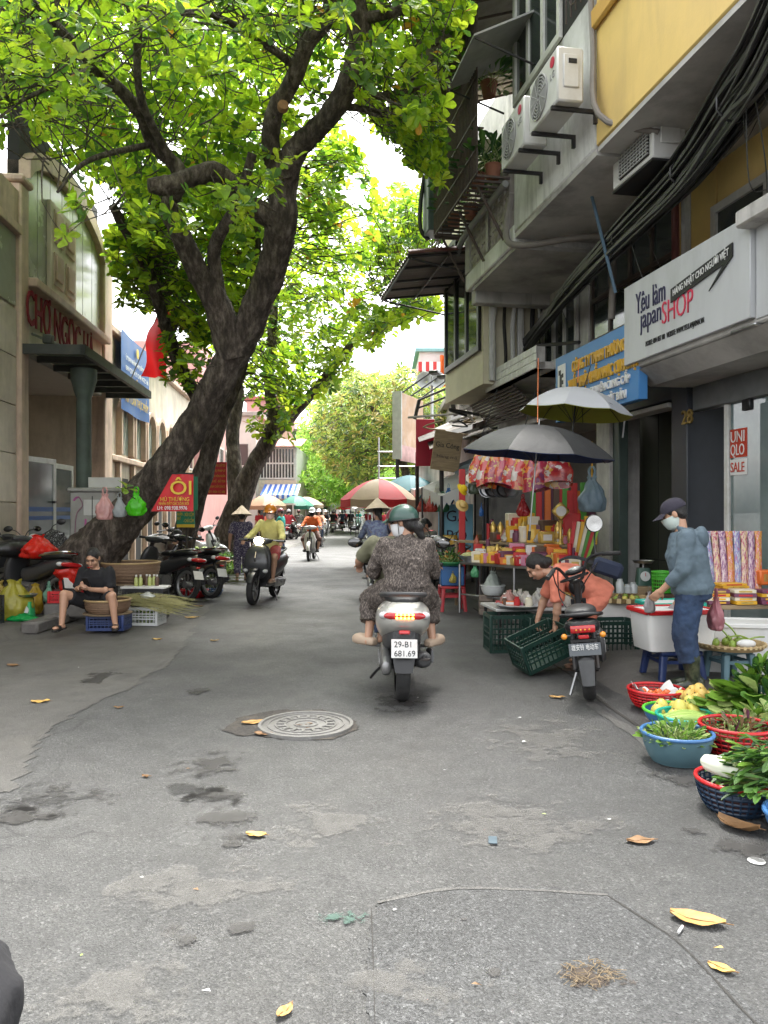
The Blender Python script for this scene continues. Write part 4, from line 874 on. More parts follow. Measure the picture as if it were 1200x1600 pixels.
# ---- third tree, forked
t3=thing('almond_tree','forked dark tree beside the conical hat walker','tree',(0,0,0))
sk3=part_limb(t3,'trunk',[(338,888,22.5,31.0),(352,850,22.5,24.8),(372,790,22.4,19.2),(396,730,22.3,15.5),(420,688,22.2,14.3),(428,650,22,10.5),(420,600,22,8.7),(424,540,21.8,8.1),(430,470,21.5,6.2),(450,380,21,4.3)],n=18,flare=1)
sk3+=part_limb(t3,'limb',[(418,690,22.2,12.0),(452,652,22.2,10.5),(490,612,22,8.2),(520,575,21.6,7.5),(560,525,21.2,5.2),(600,495,20.8,4.5),(660,470,20,3.0)],n=12)
sk3+=part_limb(t3,'limb',[(370,800,22.6,14.9),(366,730,22.8,11.8),(364,670,23,11.2),(372,610,23,9.3),(350,520,23,6.2)],n=12)
pts=scatter([(455,330),(520,290),(560,360),(610,390),(600,470),(540,560),(450,570),(440,480)],480,19,25,.3)+scatter([(570,330),(620,290),(705,290),(715,360),(650,400),(640,470),(600,430)],380,18,24,.35)
pts+=scatter([(600,470),(650,440),(705,470),(690,520),(655,495),(600,530),(560,560),(540,540)],150,18,22,.2)+scatter([(330,480),(460,440),(470,600),(400,620),(340,600)],260,20,25,.4)+scatter([(480,560),(560,540),(540,600),(480,620),(440,660),(430,640)],80,20,22)+scatter([(380,620),(470,600),(455,700),(395,680)],40,21,22)
grow(t3,sk3,pts,(.17,.28),LG,(5,4,3.5,4,.3),7,twr=.01)
# ---- far street trees
t4=thing('mango_tree','tall olive green tree behind the signboard with three floodlights','tree',(0,0,0))
sk4=part_limb(t4,'trunk',[(650,812,40,8),(640,760,40,7),(626,715,40,7),(612,685,40,6),(595,655,40,5),(575,630,40,3)],n=10);sk4+=part_limb(t4,'limb',[(615,690,40,4),(625,660,40,4),(618,620,40,3)],n=8);sk4+=part_limb(t4,'limb',[(600,700,42,4),(560,680,42,3),(530,660,42,2)],n=8)
pts=scatter([(490,640),(520,590),(570,575),(620,570),(690,600),(715,640),(700,690),(640,700),(600,730),(560,760),(520,740),(490,700)],1500,36,46,.38)
grow(t4,sk4,pts,(.3,.5),FARL,(4,4,3,2),7,twr=.012,wid=.55)
t6=thing('street_tree','bright green tree arching over the far traffic beside the balcony house','tree',(0,0,0))
sk6=part_limb(t6,'trunk',[(500,815,58,6),(498,770,58,5),(505,720,58,4),(520,660,58,2)],n=8)
grow(t6,sk6,scatter([(455,720),(470,650),(510,600),(570,585),(640,600),(600,680),(560,740),(500,760)],900,54,64,.35),(.35,.6),FEAT,(4,3),7,twr=.012,wid=.55)
t5=thing('feathery_tree','light green feathery tree at the far end of the street','tree',(0,0,0))
sk5=part_limb(t5,'trunk',[(588,815,56,6),(585,770,56,5),(570,740,56,4),(540,720,56,2)],n=8)
pts=scatter([(470,750),(490,715),(540,690),(600,720),(625,760),(600,800),(545,795),(490,785)],900,50,60,.4)
grow(t5,sk5,pts,(.35,.55),FEAT,(4,3),7,twr=.012,wid=.5)
for i,(px,Z,hh)in enumerate(((520,78,9),(600,84,12),(660,70,11),(455,88,10),(720,66,12))):
 tt=thing('street_tree',['round green tree closing the street behind the feathery tree','tall green tree far behind the mango tree','bushy green tree behind the far right roofs','green tree behind the far houses','tall green tree behind the orange tarpaulin house'][i],'tree',(0,0,0))
 c=Vector((XZ(px,Z),Z,hh*.62));mb=MB();mb.tube([(c.x,c.y,0),(c.x+.2,c.y,hh*.3),(c.x,c.y,hh*.7)],[.28,.2,.08],8);mb.build('trunk',BARK,tt)
 pp=[]
 while len(pp)<380:
  v=Vector((rnd(-1,1),rnd(-1,1),rnd(-1,1)))
  if v.length<1 and noise.noise(v*2.3+Vector((i*7,0,0)))>-.25:pp.append(c+Vector((v.x*hh*.45,v.y*hh*.4,v.z*hh*.38)))
 grow(tt,[(c,1),(c-Vector((0,0,2)),1)],pp,(.6,.95),FEAT if i%2 else FARL,(4,3)if i%2 else(4,4,3,1),6,twr=.02,wid=.6)
 # ==== far side of the right row, and the street's end
CORR=mat('corrugated_sheet',(.27,.24,.23),.6,.25,4,metal=.2,dirt=(.12,.07,.055),dirt_amt=.7,dscale=2)
TARPW=mat('white_tarpaulin',(.6,.6,.58),.6,.08,3,.15,12,dirt=(.35,.33,.3),dirt_amt=.5,tlc=.25)
hc=FR.root('bay_window_house','narrow house with tall dark bay window beyond the concrete house','building')
OC=-1.15;yc0,yc1=yF+.12,yF+2.9
bx('wall',mat('cream_wall',(.6,.56,.42),.8,.1,2,dirt=(.4,.35,.24),dirt_amt=.5),hc,(OC,yc0,3.9),(.2,yc1,8.5));bx('ground_wall',GREYW,hc,(0,yE+.02,0),(.2,yE+6,3.4))
pane_win(hc,yc0+.15,yc1-.2,4.6,7.2,OC-.01,3,1,BLACK,.12,depth=.06)
aw=thing('corrugated_awning','rusty corrugated awning with red edge projecting over the street','awning',(FR.X0,0,0),FR.th)
def awf(u,v):
 x=OC-1.5*u+.05;return Vector((x,yc0-.1+(yc1-yc0+.2)*v,6.42-.2*u+.022*math.sin(v*110)))
MB().grid(awf,6,140).build('sheet',CORR,aw)
for v_ in(.02,.25,.5,.75,.98):MB().tube([awf(0,v_)-Vector((0,0,.06)),awf(1,v_)-Vector((0,0,.06))],.025,6).build('rafter',DKMETAL,aw)
for u_ in(.05,.5,.98):MB().tube([awf(u_,0)-Vector((0,0,.09)),awf(u_,1)-Vector((0,0,.09))],.025,6).build('purlin',DKMETAL,aw)
MB().tube([awf(0,0)+Vector((0,0,.03)),awf(1,0)+Vector((0,0,.03))],.07,6,flat=.4).build('edge',MATS['red_fascia'],aw)
for v_ in(.02,.98):MB().tube([(OC,yc0-.1+(yc1-yc0+.2)*v_,5.9),awf(.95,v_)-Vector((0,0,.1))],.02,6).build('brace',DKMETAL,aw)
# low shacks with tin roofs
sh=thing('market_shack','low shack with rusty tin roof and red side panel','shack',(0,0,0))
def wbox(name,material,root,lo,hi,rz=0):
 lo=Vector(lo);hi=Vector(hi);return MB().box((lo+hi)/2,hi-lo,rz,bev=.01).build(name,material,root)
def sheet(root,a,b,c,d,material,name='roof_sheet',amp=.02,n=60):
 a,b,c,d=map(Vector,(a,b,c,d));MB().grid(lambda u,v:a.lerp(b,u).lerp(d.lerp(c,u),v)+Vector((0,0,amp*math.sin(u*n))),n,4).build(name,material,root)
sheet(sh,P(652,682,21),P(655,690,17.5),P(770,652,17.5),P(748,640,21),CORR);sheet(sh,P(668,692,18.5),P(672,702,16.6),P(770,672,16.4),P(760,665,18.5),CORR,n=40);sheet(sh,P(700,732,17),P(715,742,15.6),P(760,722,15.4),P(750,712,17),mat('blue_tin',(.12,.15,.18),.5,.3,5),n=30)
for i in range(14):a=P(rnd(690,760),rnd(640,690),rnd(17,19));MB().tube(smoothpath([a,a+Vector((rnd(-.6,.6),rnd(-.3,.3),rnd(-.1,.25))),a+Vector((rnd(-1,1),rnd(-.5,.5),rnd(-.2,.2)))],3),rnd(.015,.05),5).build('roof_debris',(CABLE,WOOD,GREYW)[i%3],sh)
wbox('red_panel',mat('red_panel',(.5,.015,.05),.5,.1),sh,P(650,728,20),P(679,655,20)+Vector((0,.15,0)));wbox('back_wall',GREYW,sh,(1.6,22.2,0),(4.2,22.4,3.6))
for px,Z in((652,20.6),(760,15.4),(690,16.4)):c=P(px,800,Z);MB().cyl((c.x,c.y,0),(c.x,c.y,3.1),.05,n=8).build('post',DKMETAL,sh)
wbox('counter',WOOD,sh,(1.5,18.5,.1),(2.9,19.2,.95))
wsn=thing('wooden_sign','weathered wooden signboard hung under the tin roof','sign',P(698,705,16.2),R(14))
MB().box((0,0,0),(.62,.05,.84),Matrix.Rotation(R(8),3,'Y'),bev=.01).build('board',WOOD,wsn)
text('Gia Công',.15,INK,wsn,(-.26,-.03,.1),(1,0,-.12),(.12,0,1),.003,width=.52);text('Hàng mã',.09,BROWNF,wsn,(-.24,-.03,-.12),(1,0,-.12),(.12,0,1),.003,width=.45)
fsn=thing('floodlit_signboard','tall narrow signboard with three floodlights on arms','sign',P(641,675,25),R(68))
MB().box((0,0,.1),(2.3,.1,2.1),bev=.01).build('board',mat('tan_board',(.4,.25,.14),.6,.25,2,dirt=(.5,.42,.36),dirt_amt=.7),fsn)
MB().box((0,-.06,-.75),(2.1,.02,.5)).build('label_panel',mat('pink_panel',(.5,.3,.28),.6,.3,4),fsn);MB().box((-1.18,0,.1),(.06,.3,2.1)).build('edge_panel',mat('pale_edge',(.5,.52,.5),.5),fsn)
for px in(-.8,0,.8):
 MB().tube([(px,0,1.15),(px,-1.0,1.75)],.025,6).build('lamp_arm',BLACK,fsn);MB().box((px,-1.1,1.72),(.35,.3,.1),bev=.02).build('floodlight',BLACK,fsn)
for x_ in(-.9,.9):MB().cyl((x_,.1,-3.2),(x_,.1,-.9),.06,n=8).build('post',DKMETAL,fsn)
a_=aircon('tall grey air conditioner on the tin roof, one of a stacked pair',P(735,640,19),R(10),wd=.85,ht=.85,mount='none');a_.rotation_euler[2]=R(12)
for m_ in a_.children:
 if m_.name.startswith('casing'):m_.data.materials[0]=mat('ac_grey',(.24,.25,.24),.5,.1)
aircon('beige air conditioner behind the tall grey one on the tin roof',P(720,645,20.2),R(12),wd=.85,ht=.8,mount='none')
fr_=thing('awning_gantry','rusty steel awning frame standing above the shack roof','gantry',(0,0,0))
q=[P(648,655,20),P(655,625,20),P(700,606,18.5),P(712,650,18.5)]
for i in range(3):MB().tube([q[i],q[i+1]],.05 if i!=1 else .03,6).build('bar',DKMETAL,fr_)
MB().tube([q[1]-Vector((0,0,.2)),q[2]-Vector((0,0,.2))],.025,6).build('bar',DKMETAL,fr_)
lsp=thing('loudspeaker_pole','grey horn loudspeakers on a thin pole above the roofs','loudspeaker',(XZ(675,30),30,0))
hz_=1.5+205/FP*30
MB().cyl((0,0,0),(0,0,hz_+.4),.06,n=8).build('pole',STEEL,lsp)
for s_,dx in((1,.35),(-1,-.5)):
 o=MB().lathe([(.06,.55),(.08,.3),(.16,.12),(.32,0),(.33,.01),(.15,.14),(.05,.3)],18).build('horn',mat('horn_grey',(.4,.41,.4),.5),lsp);o.location=(dx*.6,-.2,hz_);o.rotation_euler=(R(-90),0,R(15*s_))
 # ---- canopies and parasols on the right
def canopy(label,a,b,c,d,material,sag=.25,poles=True,group='market canopies'):
 t=thing('market_canopy',label,'canopy',(0,0,0),0,group);a,b,c,d=map(Vector,(a,b,c,d))
 MB().grid(lambda u,v:a.lerp(b,u).lerp(d.lerp(c,u),v)-Vector((0,0,sag*math.sin(3.14*u)*math.sin(3.14*v)))+Vector((0,0,.04*noise.noise(Vector((u*7,v*7,a.x))))),14,14).build('sheet',material,t)
 for p_,q_ in((a,b),(b,c)):
  MB().grid(lambda u,v:p_.lerp(q_,u)-Vector((0,0,v*(.22+.05*math.sin(u*40)))),24,2).build('valance',material,t)
 if poles:
  for p_ in(a,b,c,d):MB().cyl((p_.x,p_.y,0),p_,.025,n=6).build('pole',DKMETAL,t)
 return t
canopy('white tarpaulin canopy nearest the wooden signboard',P(660,762,17.5),P(690,775,14.6),P(755,742,14.6),P(742,727,17.5),TARPW)
canopy('white tarpaulin canopy sloping behind the blue parasol',P(622,762,27),P(650,765,21),P(735,730,21),P(700,735,27),TARPW)
canopy('white tent canopy at the far end of the street',P(510,792,62),P(515,795,52),P(560,770,52),P(556,766,62),TARPW)
canopy('grey white tent canopy beside the far one',P(548,792,50),P(556,795,44),P(592,775,44),P(580,770,50),TARPW)
canopy('pale tent canopy under the feathery tree',P(590,788,44),P(596,792,38),P(640,772,38),P(630,768,44),TARPW)
def parasol(label,base,ht,rad_,mats,n=8,drop=.2,rise=.45,tilt=0,name='parasol',group='market parasols',shaft=True,scallop=0):
 t=thing(name,label,name,base,0,group)
 for s_ in range(n):
  a0,a1=2*math.pi*s_/n,2*math.pi*(s_+1)/n
  def fn(u,v,a0=a0,a1=a1):
   a=a0+(a1-a0)*u;r_=rad_*min(v,.9)/.9 if v<.9 else rad_
   k_=1-.06*math.sin(math.pi*u)*min(1,v/.9);z_=ht+rise*(1-(min(v,.9)/.9)**1.8)-.03*math.sin(math.pi*u)*v
   if v>.9:z_-=drop*(v-.9)/.1
   return Vector((r_*k_*math.cos(a),r_*k_*math.sin(a),z_))
  MB().grid(fn,6,10).build('panel',mats[s_%len(mats)],t)
  MB().tube([Vector((.03*math.cos(a0),.03*math.sin(a0),ht+.05)),Vector((rad_*.97*math.cos(a0),rad_*.97*math.sin(a0),ht-.015))],.008,4).build('rib',DKMETAL,t)
 MB().cyl((0,0,0 if shaft else ht-.6),(0,0,ht+rise+.05),.02,n=8).build('shaft',STEEL if shaft else BLACK,t)
 if shaft:MB().lathe([(.24,0),(.24,.06),(.05,.1),(.04,.3)],14).build('base',DKMETAL,t)
 return t
REDU=mat('parasol_red',(.5,.02,.03),.6,.12,4,tlc=.25);BEIU=mat('parasol_beige',(.42,.33,.23),.6,.12,4,tlc=.25);TEAL=mat('parasol_teal',(.03,.14,.17),.6,.15,4,tlc=.2);GRNU=mat('parasol_green',(.04,.22,.15),.6,.15,4,tlc=.25);ORNU=mat('parasol_tan',(.4,.25,.15),.6,.1,4,tlc=.25);PNKU=mat('parasol_pink',(.6,.35,.36),.6,.1,4,tlc=.25)
parasol('large red and beige striped parasol over the roadside stall',(XZ(592,21),21,0),1.5+20/FP*21,1.05,[REDU,BEIU],drop=.2,rise=.55)
parasol('dark teal parasol behind the red and beige one',(XZ(640,23.5),23.5,0),1.5+32/FP*23.5,1.0,[TEAL],rise=.5)
parasol('green parasol in front of the blue striped awning',(XZ(462,46),46,0),1.5+10/FP*46,1.1,[GRNU],rise=.6);parasol('tan parasol beside the white grid window house',(XZ(416,42),42,0),1.5+10/FP*42,1.1,[ORNU],rise=.6);parasol('pale pink parasol beyond the green one',(XZ(492,56),56,0),1.5+12/FP*56,1.0,[PNKU],rise=.5)
for i,(px,Z,m_,lb)in enumerate(((500,60,GRNU,'green parasol below the feathery tree'),(530,68,REDU,'red parasol at the far end of the street'),(575,54,TEAL,'teal parasol beside the far tents'),(608,46,BEIU,'beige parasol beside the orange roadside sign'),(478,48,BEIU,'beige parasol beyond the green one'),(630,34,ORNU,'tan parasol behind the red and beige one'))):parasol(lb,(XZ(px,Z),Z,0),1.95,1.1,[m_],rise=.5)
# ---- houses closing the street on the left
fh=thing('balcony_house','pale house with white grid window and red tin roof at street end','building',(0,0,0))
Zf=50;X0,X1=XZ(395,Zf),XZ(463,Zf);zt=1.5+(800-698)/FP*Zf;zm=1.5+50/FP*Zf
wbox('ground_floor',mat('far_cream',(.55,.5,.42),.8),fh,(X0,Zf,0),(X1,Zf+8,zm));wbox('upper_wall',mat('far_white',(.6,.6,.58),.8),fh,(X0,Zf+.1,zm),(X1,Zf+8,zt))
sheet(fh,(X0-.3,Zf-.8,zt),(X1+.4,Zf-.8,zt),(X1+.4,Zf+3,zt+.8),(X0-.3,Zf+3,zt+.8),mat('red_tin',(.42,.09,.1),.6),n=30)
gw=bx('window',GLASS,fh,(X0+.3,Zf+.05,zm+.1),(X1-.15,Zf+.09,zt-.1))
for i in range(13):x_=X0+.3+(X1-X0-.45)*i/12;bx('bar',WFRAME,gw,(x_-.03,Zf,zm+.1),(x_+.03,Zf+.04,zt-.1),0)
for z_ in(zm+.1,(zm+zt)/2,zt-.1):bx('rail',WFRAME,gw,(X0+.3,Zf-.02,z_-.05),(X1-.15,Zf+.0,z_+.05),0)
awn=thing('striped_awning','blue and white striped awning under the white grid window','awning',(0,0,0));nS=14;x0,x1=XZ(408,48),XZ(466,48);zA,zB_=1.5+44/FP*48,1.5+22/FP*48
for i in range(nS):
 a,b=x0+(x1-x0)*i/nS,x0+(x1-x0)*(i+1)/nS;MB().prism([(a,49.5,zA),(b,49.5,zA),(b,47.6,zB_+.15),(a,47.6,zB_+.15)],(0,0,.03)).build('stripe',(mat('awn_blue',(.05,.14,.5),.6),mat('awn_white',(.65,.66,.68),.6))[i%2],awn)
 MB().bb((a,47.58,zB_-.05),(b,47.6,zB_+.15)).build('valance',(MATS['awn_blue'],MATS['awn_white'])[i%2],awn)
kio=thing('white_kiosk','white framed glass kiosk under the striped awning','kiosk',(XZ(428,44),44,0))
MB().bb((-1.0,0,0),(1.1,1.5,.9)).build('base',WFRAME,kio)
for x_ in(-1.0,-.05,1.05):MB().bb((x_,0,.9),(x_+.08,.08,1.9)).build('post',WFRAME,kio)
MB().bb((-1,0,1.9),(1.13,1.5,2.0)).build('lid',WFRAME,kio);MB().bb((-.92,.03,.9),(1.05,.05,1.9)).build('pane',GLASS,kio)
for nm,lb,px0,px1,Z,ht,mt in(('apartment_block','grey brown apartment block behind the grid window house',462,500,66,1.5+125/FP*66,(.36,.32,.27)),('pink_house','pink house with red roof glimpsed between tree stems',385,440,58,1.5+175/FP*58,(.6,.3,.29)),('white_house','white house glimpsed behind the third tree',300,400,49,1.5+150/FP*49,(.62,.6,.56)),('white_apartment','white apartment house with striped awning far behind the leaves',540,700,96,1.5+170/FP*96,(.6,.6,.6)),('orange_tarp_house','pale house with orange tarpaulin and green tin roof',655,760,58,1.5+250/FP*58,(.58,.57,.54)),('closing_house','pale beige house closing the far end of the street',470,660,110,9,(.5,.46,.4)),('side_house','grey house beyond the shack on the right',705,800,34,1.5+170/FP*34,(.4,.39,.37))):
 b_=thing(nm,lb,'building',(0,0,0));xa,xb=XZ(px0,Z),XZ(px1,Z)
 wl=wbox('wall',mat('far_'+nm,mt,.8,.1,2,dirt=tuple(c*.6 for c in mt),dirt_amt=.5,dscale=.5),b_,(xa,Z,0),(xb,Z+9,ht));wbox('roof',mat('far_roof_'+nm,(.4,.1,.1)if 'pink' in nm else(.2,.4,.4)if 'orange' in nm else(.35,.33,.3),.6),b_,(xa-.3,Z-.3,ht),(xb+.3,Z+9,ht+.25))
 nx=max(2,int((xb-xa)/2.2));nz_=max(1,int(ht/3.2))
 for i in range(nx):
  for j in range(nz_):
   x_=xa+(xb-xa)*(i+.5)/nx;z_=1.3+j*3.1
   if z_+1.6<ht:w_=bx('window',WFRAME,b_,(x_-.6,Z-.05,z_),(x_+.6,Z-.001,z_+1.5));bx('pane',GLASS,w_,(x_-.52,Z-.06,z_+.08),(x_+.52,Z-.052,z_+1.42),0)
 if nm=='orange_tarp_house':
  a=P(690,548,56);b=P(724,600,56);MB().grid(lambda u,v:Vector((a.x+(b.x-a.x)*u,57.6-.15*math.sin(u*22+v*2),a.z+(b.z-a.z)*v)),30,8).build('tarpaulin',mat('orange_tarp',(.75,.16,.03),.6,.15,3,tlc=.2),b_)
  a=P(655,560,55);b=P(690,575,55)
  for i in range(6):MB().bb((a.x+(b.x-a.x)*i/6,56.2,b.z),(a.x+(b.x-a.x)*(i+1)/6,58,a.z)).build('awning_stripe',(MATS['paint_x']if 'paint_x' in MATS else paint('c83030'),paint('e0e0dc'))[i%2],b_)
ap=thing('roadside_panel','small orange sign on the roadside under the red parasol','sign',(XZ(640,30),30,0));MB().box((0,0,.85),(.6,.06,1.1),bev=.01).build('board',paint('e85a20'),ap);MB().cyl((0,.02,0),(0,.02,.4),.03).build('post',DKMETAL,ap);MB().bb((-.2,-.035,.6),(.2,-.031,1.2)).build('print',YEL,ap)
GAB=thing('noodle_sign','light blue food sign behind the white tarpaulin','sign',P(712,835,16.5),R(5));MB().box((0,0,.0),(.75,.04,1.3),bev=.005).build('board',mat('sky_board',(.25,.55,.72),.5,.1),GAB)
for i,s_ in enumerate(('GÀ','BÒ','Phở')):text(s_,.34,NAVY,GAB,(-.22,-.025,.28-.42*i),(1,0,0),(0,0,1),.003)
for x_ in(-.33,.33):MB().cyl((x_,.03,-1.0),(x_,.03,-.6),.02,n=6).build('leg',DKMETAL,GAB)
for o_ in GAB.children:pass
# metal scaffold
sf=thing('steel_rack','pale steel rack standing beside the far parasol','rack',(XZ(622,32),32,0))
for x_ in(-.8,.0,.8):
 MB().cyl((x_,0,0),(x_,0,4.6),.035,n=6).build('upright',STEEL,sf);MB().cyl((x_,1,0),(x_,1,4.0),.035,n=6).build('upright',STEEL,sf)
for z_ in(2.9,3.4,4.0):MB().cyl((-.85,0,z_),(.85,0,z_),.03,n=6).build('crossbar',STEEL,sf)
# ==== scooters and motorbikes (local: +y forward, x right, z up)
TYRE=RUBBER
ALU=mat('cast_aluminium',(.34,.34,.34),.42,.2,10,metal=.8,dirt=(.1,.09,.08),dirt_amt=.5,dscale=6)
CHROME=mat('chrome',(.6,.6,.6),.15,.08,8,metal=1)
SEATB=mat('seat_vinyl',(.02,.02,.021),.5,.25,14,.1,80)
REDLENS=mat('red_lens',(.42,.012,.015),.18,.15,20,coat=.6)
ORLENS=mat('orange_lens',(.7,.25,.02),.2,.1,20,coat=.5)
CLRLENS=mat('clear_lens',(.5,.5,.5),.1,.15,20,coat=.6)
PLATEW=mat('plate_white',(.62,.62,.6),.45,.06,8,dirt=(.4,.38,.35),dirt_amt=.4,dscale=9)
GREYP=mat('grey_plastic',(.055,.056,.058),.5,.2,14)
LEDON=mat('tail_led',(1,.3,.03),.4,.1,emit=5);HEADON=mat('headlamp_lit',(1,.84,.5),.3,.1,emit=14)
def wheel(root,y,r,wt=.1,style='cast',steer=None):
 parts=MB();r_r=r-wt*.62;parent=root
 parts.loft([((x_,0,0),(0,q,0),(0,0,q))for x_,q in((-wt*.3,r_r),(-wt*.3,r_r-.03),(-wt*.1,r_r-.05),(wt*.1,r_r-.05),(wt*.3,r_r-.03),(wt*.3,r_r))],24,cap=False)
 parts.tube([(-.05,0,0),(.05,0,0)],.055,12)
 if style=='cast':
  for k_ in range(5):
   a=k_*2*math.pi/5;parts.tube([(0,.03*math.cos(a),.03*math.sin(a)),(0,(r_r-.03)*math.cos(a),(r_r-.03)*math.sin(a))],[.03,.018],6)
 else:
  for k_ in range(18):
   a=k_*2*math.pi/18;parts.tube([(.03*(-1)**k_,.04*math.cos(a+.4),.04*math.sin(a+.4)),(0,r_r*math.cos(a),r_r*math.sin(a))],.003,4)
 w_=parts.build('wheel',ALU,parent);w_.location=(0,y,r)
 t_=MB();prof=[(-.5,.62),(-.5,.35),(-.42,.14),(-.25,.03),(0,0),(.25,.03),(.42,.14),(.5,.35),(.5,.62)]
 t_.loft([((x_*wt,0,0),(0,r-q*wt,0),(0,0,r-q*wt))for x_,q in prof],32,cap=False);t_.build('tyre',TYRE,w_)
 d_=MB();d_.lathe([(.03,0),(.09,0),(.09,.004),(.03,.004)],18);o=d_.build('brake_disc',CHROME,w_);o.rotation_euler=(0,R(90),0);o.location=(.045,0,0)
 return w_
def fender(root,y,r,wd,a0,a1,material,name='fender',th=.0):
 def fn(u,v):
  a=R(a0+(a1-a0)*v);x_=(u-.5)*2;rr=r-.025*x_*x_-(.05 if abs(x_)>.95 else 0);ww=wd*(1-.25*(v-.5)**2*2);return Vector((x_*ww/2,y+rr*math.cos(a),r_c+rr*math.sin(a)))
 r_c=fender.rc;return MB().grid(fn,8,14).build(name,material,root)
def scooter(label,loc,rz,body,trim=GREYP,lit=None,plate=None,rwheel=.255,group='motor scooters in the street',mirrors=True,lean=0,name='scooter',cub=False,detail=True,turn=0,seatm=None,tail_on=False,floor_m=None):
 s=thing(name,label,'scooter' if not cub else 'motorbike',loc,rz,group);s.rotation_euler=(0,R(lean),rz)
 fy,ry=.64,-.61;fender.rc=rwheel
 wheel(s,ry,rwheel,.11 if not cub else .085,'cast' if not cub else 'spoke');wf=wheel(s,fy,rwheel,.1 if not cub else .08,'cast' if not cub else 'spoke')
 X=Vector((1,0,0));Zv=Vector((0,0,1));Yv=Vector((0,1,0))
 def L(y,z,hw,hh,p=2.6):return((0,y,z),(hw,0,0),(0,0,hh),p)
 # rear bodywork
 if not cub:
  soft(MB().loft([L(-.86,.70,.06,.035),L(-.83,.69,.15,.085),L(-.74,.68,.21,.13),L(-.58,.65,.225,.165),L(-.38,.61,.22,.18),L(-.16,.56,.18,.2),L(-.02,.5,.15,.2),L(.02,.47,.11,.17)],18).build('rear_body',body,s))
  soft(MB().loft([L(-.80,.54,.05,.06),L(-.72,.53,.13,.1),L(-.5,.5,.165,.12),L(-.2,.42,.16,.15),L(.0,.34,.14,.12)],14).build('lower_panel',trim,s))
  soft(MB().loft([L(-.76,.80,.07,.02),L(-.70,.805,.13,.045),L(-.5,.80,.155,.055),L(-.3,.775,.16,.06),L(-.05,.765,.145,.055),L(.04,.755,.08,.03)],16).build('seat',seatm or SEATB,s))
  MB().loft([L(-.04,.30,.17,.045,4),L(.2,.295,.165,.04,4),L(.42,.32,.15,.05,4)],16).build('footboard',trim,s)
  # leg shield: inner dark, outer painted
  sec=[((0,.36,.30),.15),((0,.44,.42),.21),((0,.46,.58),.235),((0,.44,.74),.24),((0,.40,.88),.2),((0,.35,.98),.12)]
  soft(MB().loft([(c,(w_,0,0),(0,.055,.012),3)for c,w_ in sec],16).build('leg_shield',trim,s))
  soft(MB().loft([((0,.47,.40),(.1,0,0),(0,.03,0),2.4),((0,.52,.5),(.185,0,0),(0,.05,0),2.4),((0,.55,.64),(.225,0,0),(0,.06,.01),2.4),((0,.51,.80),(.205,0,0),(0,.06,.02),2.4),((0,.45,.92),(.13,0,0),(0,.05,.02),2.4),((0,.41,.98),(.05,0,0),(0,.03,.01),2.4)],16).build('front_cowl',body,s))
  if detail:
   MB().loft([((0,.57,.68),(.016,0,0),(0,.02,0)),((0,.605,.76),(.02,0,0),(0,.02,0)),((0,.56,.86),(.012,0,0),(0,.02,0))],8).build('badge',CHROME,s)
  for sg in(-1,1):soft(MB().ell((sg*.165,.56,.545),(.05,.04,.035),12,7,Matrix.Rotation(sg*R(-30),3,'Z')).build('indicator',CLRLENS,s))
  top=Vector((0,.34,1.0))
  fender(s,fy,rwheel+.05,.15,25,165,body if not floor_m else trim,'front_fender')
  soft(MB().loft([((0,fy+.04,.50),(.05,0,0),(0,.12,0)),((0,fy-.02,.56),(.1,0,0),(0,.12,.02)),((0,fy-.1,.60),(.1,0,0),(0,.09,.02))],12).build('fender_cowl',trim,s))
 else:
  soft(MB().loft([L(-.80,.72,.04,.03),L(-.72,.71,.1,.07),L(-.5,.68,.12,.1),L(-.2,.60,.11,.12),L(.05,.52,.1,.12),L(.2,.55,.1,.1)],14).build('rear_body',body,s))
  soft(MB().loft([L(-.74,.81,.06,.02),L(-.66,.815,.12,.045),L(-.4,.80,.135,.05),L(-.05,.79,.12,.05),L(.05,.77,.07,.03)],14).build('seat',seatm or SEATB,s))
  soft(MB().loft([((0,.40,.35),(.13,0,0),(0,.04,0),3),((0,.42,.55),(.19,0,0),(0,.06,0),3),((0,.38,.75),(.18,0,0),(0,.07,0),3),((0,.33,.92),(.1,0,0),(0,.05,0),3)],14).build('leg_shield',body,s))
  MB().loft([L(-.1,.33,.1,.1,4),L(.1,.33,.12,.11,4),L(.25,.36,.08,.08,4)],12).build('engine',ALU,s)
  for sg in(-1,1):MB().tube([(sg*.12,.05,.27),(sg*.24,.05,.27)],.02,8).build('footpeg',RUBBER,s)
  top=Vector((0,.32,1.0));fender(s,fy,rwheel+.04,.12,10,150,body,'front_fender')
  # steering: fork, headset, bars
 for sg in(-1,1):MB().tube([(sg*.062,fy,rwheel),(sg*.06,fy-.2,.72)],.02,8).build('fork_leg',DKMETAL,s)
 MB().tube([(0,fy-.18,.66),top],.035,8).build('steering_stem',DKMETAL,s)
 soft(MB().loft([(top+Vector((x_,yy,zz)),(0,a,0),(0,0,b),2.4)for x_,yy,zz,a,b in((-.2,-.03,.03,.025,.025),(-.13,0,.02,.07,.05),(0,.02,.02,.1,.075),(.13,0,.02,.07,.05),(.2,-.03,.03,.025,.025))],14).build('headset',body,s))
 bar=MB().tube(smoothpath([top+Vector(v)for v in((-.37,-.12,.03),(-.2,-.04,.04),(0,0,.02),(.2,-.04,.04),(.37,-.12,.03))],3),.013,8).build('handlebar',DKMETAL,s)
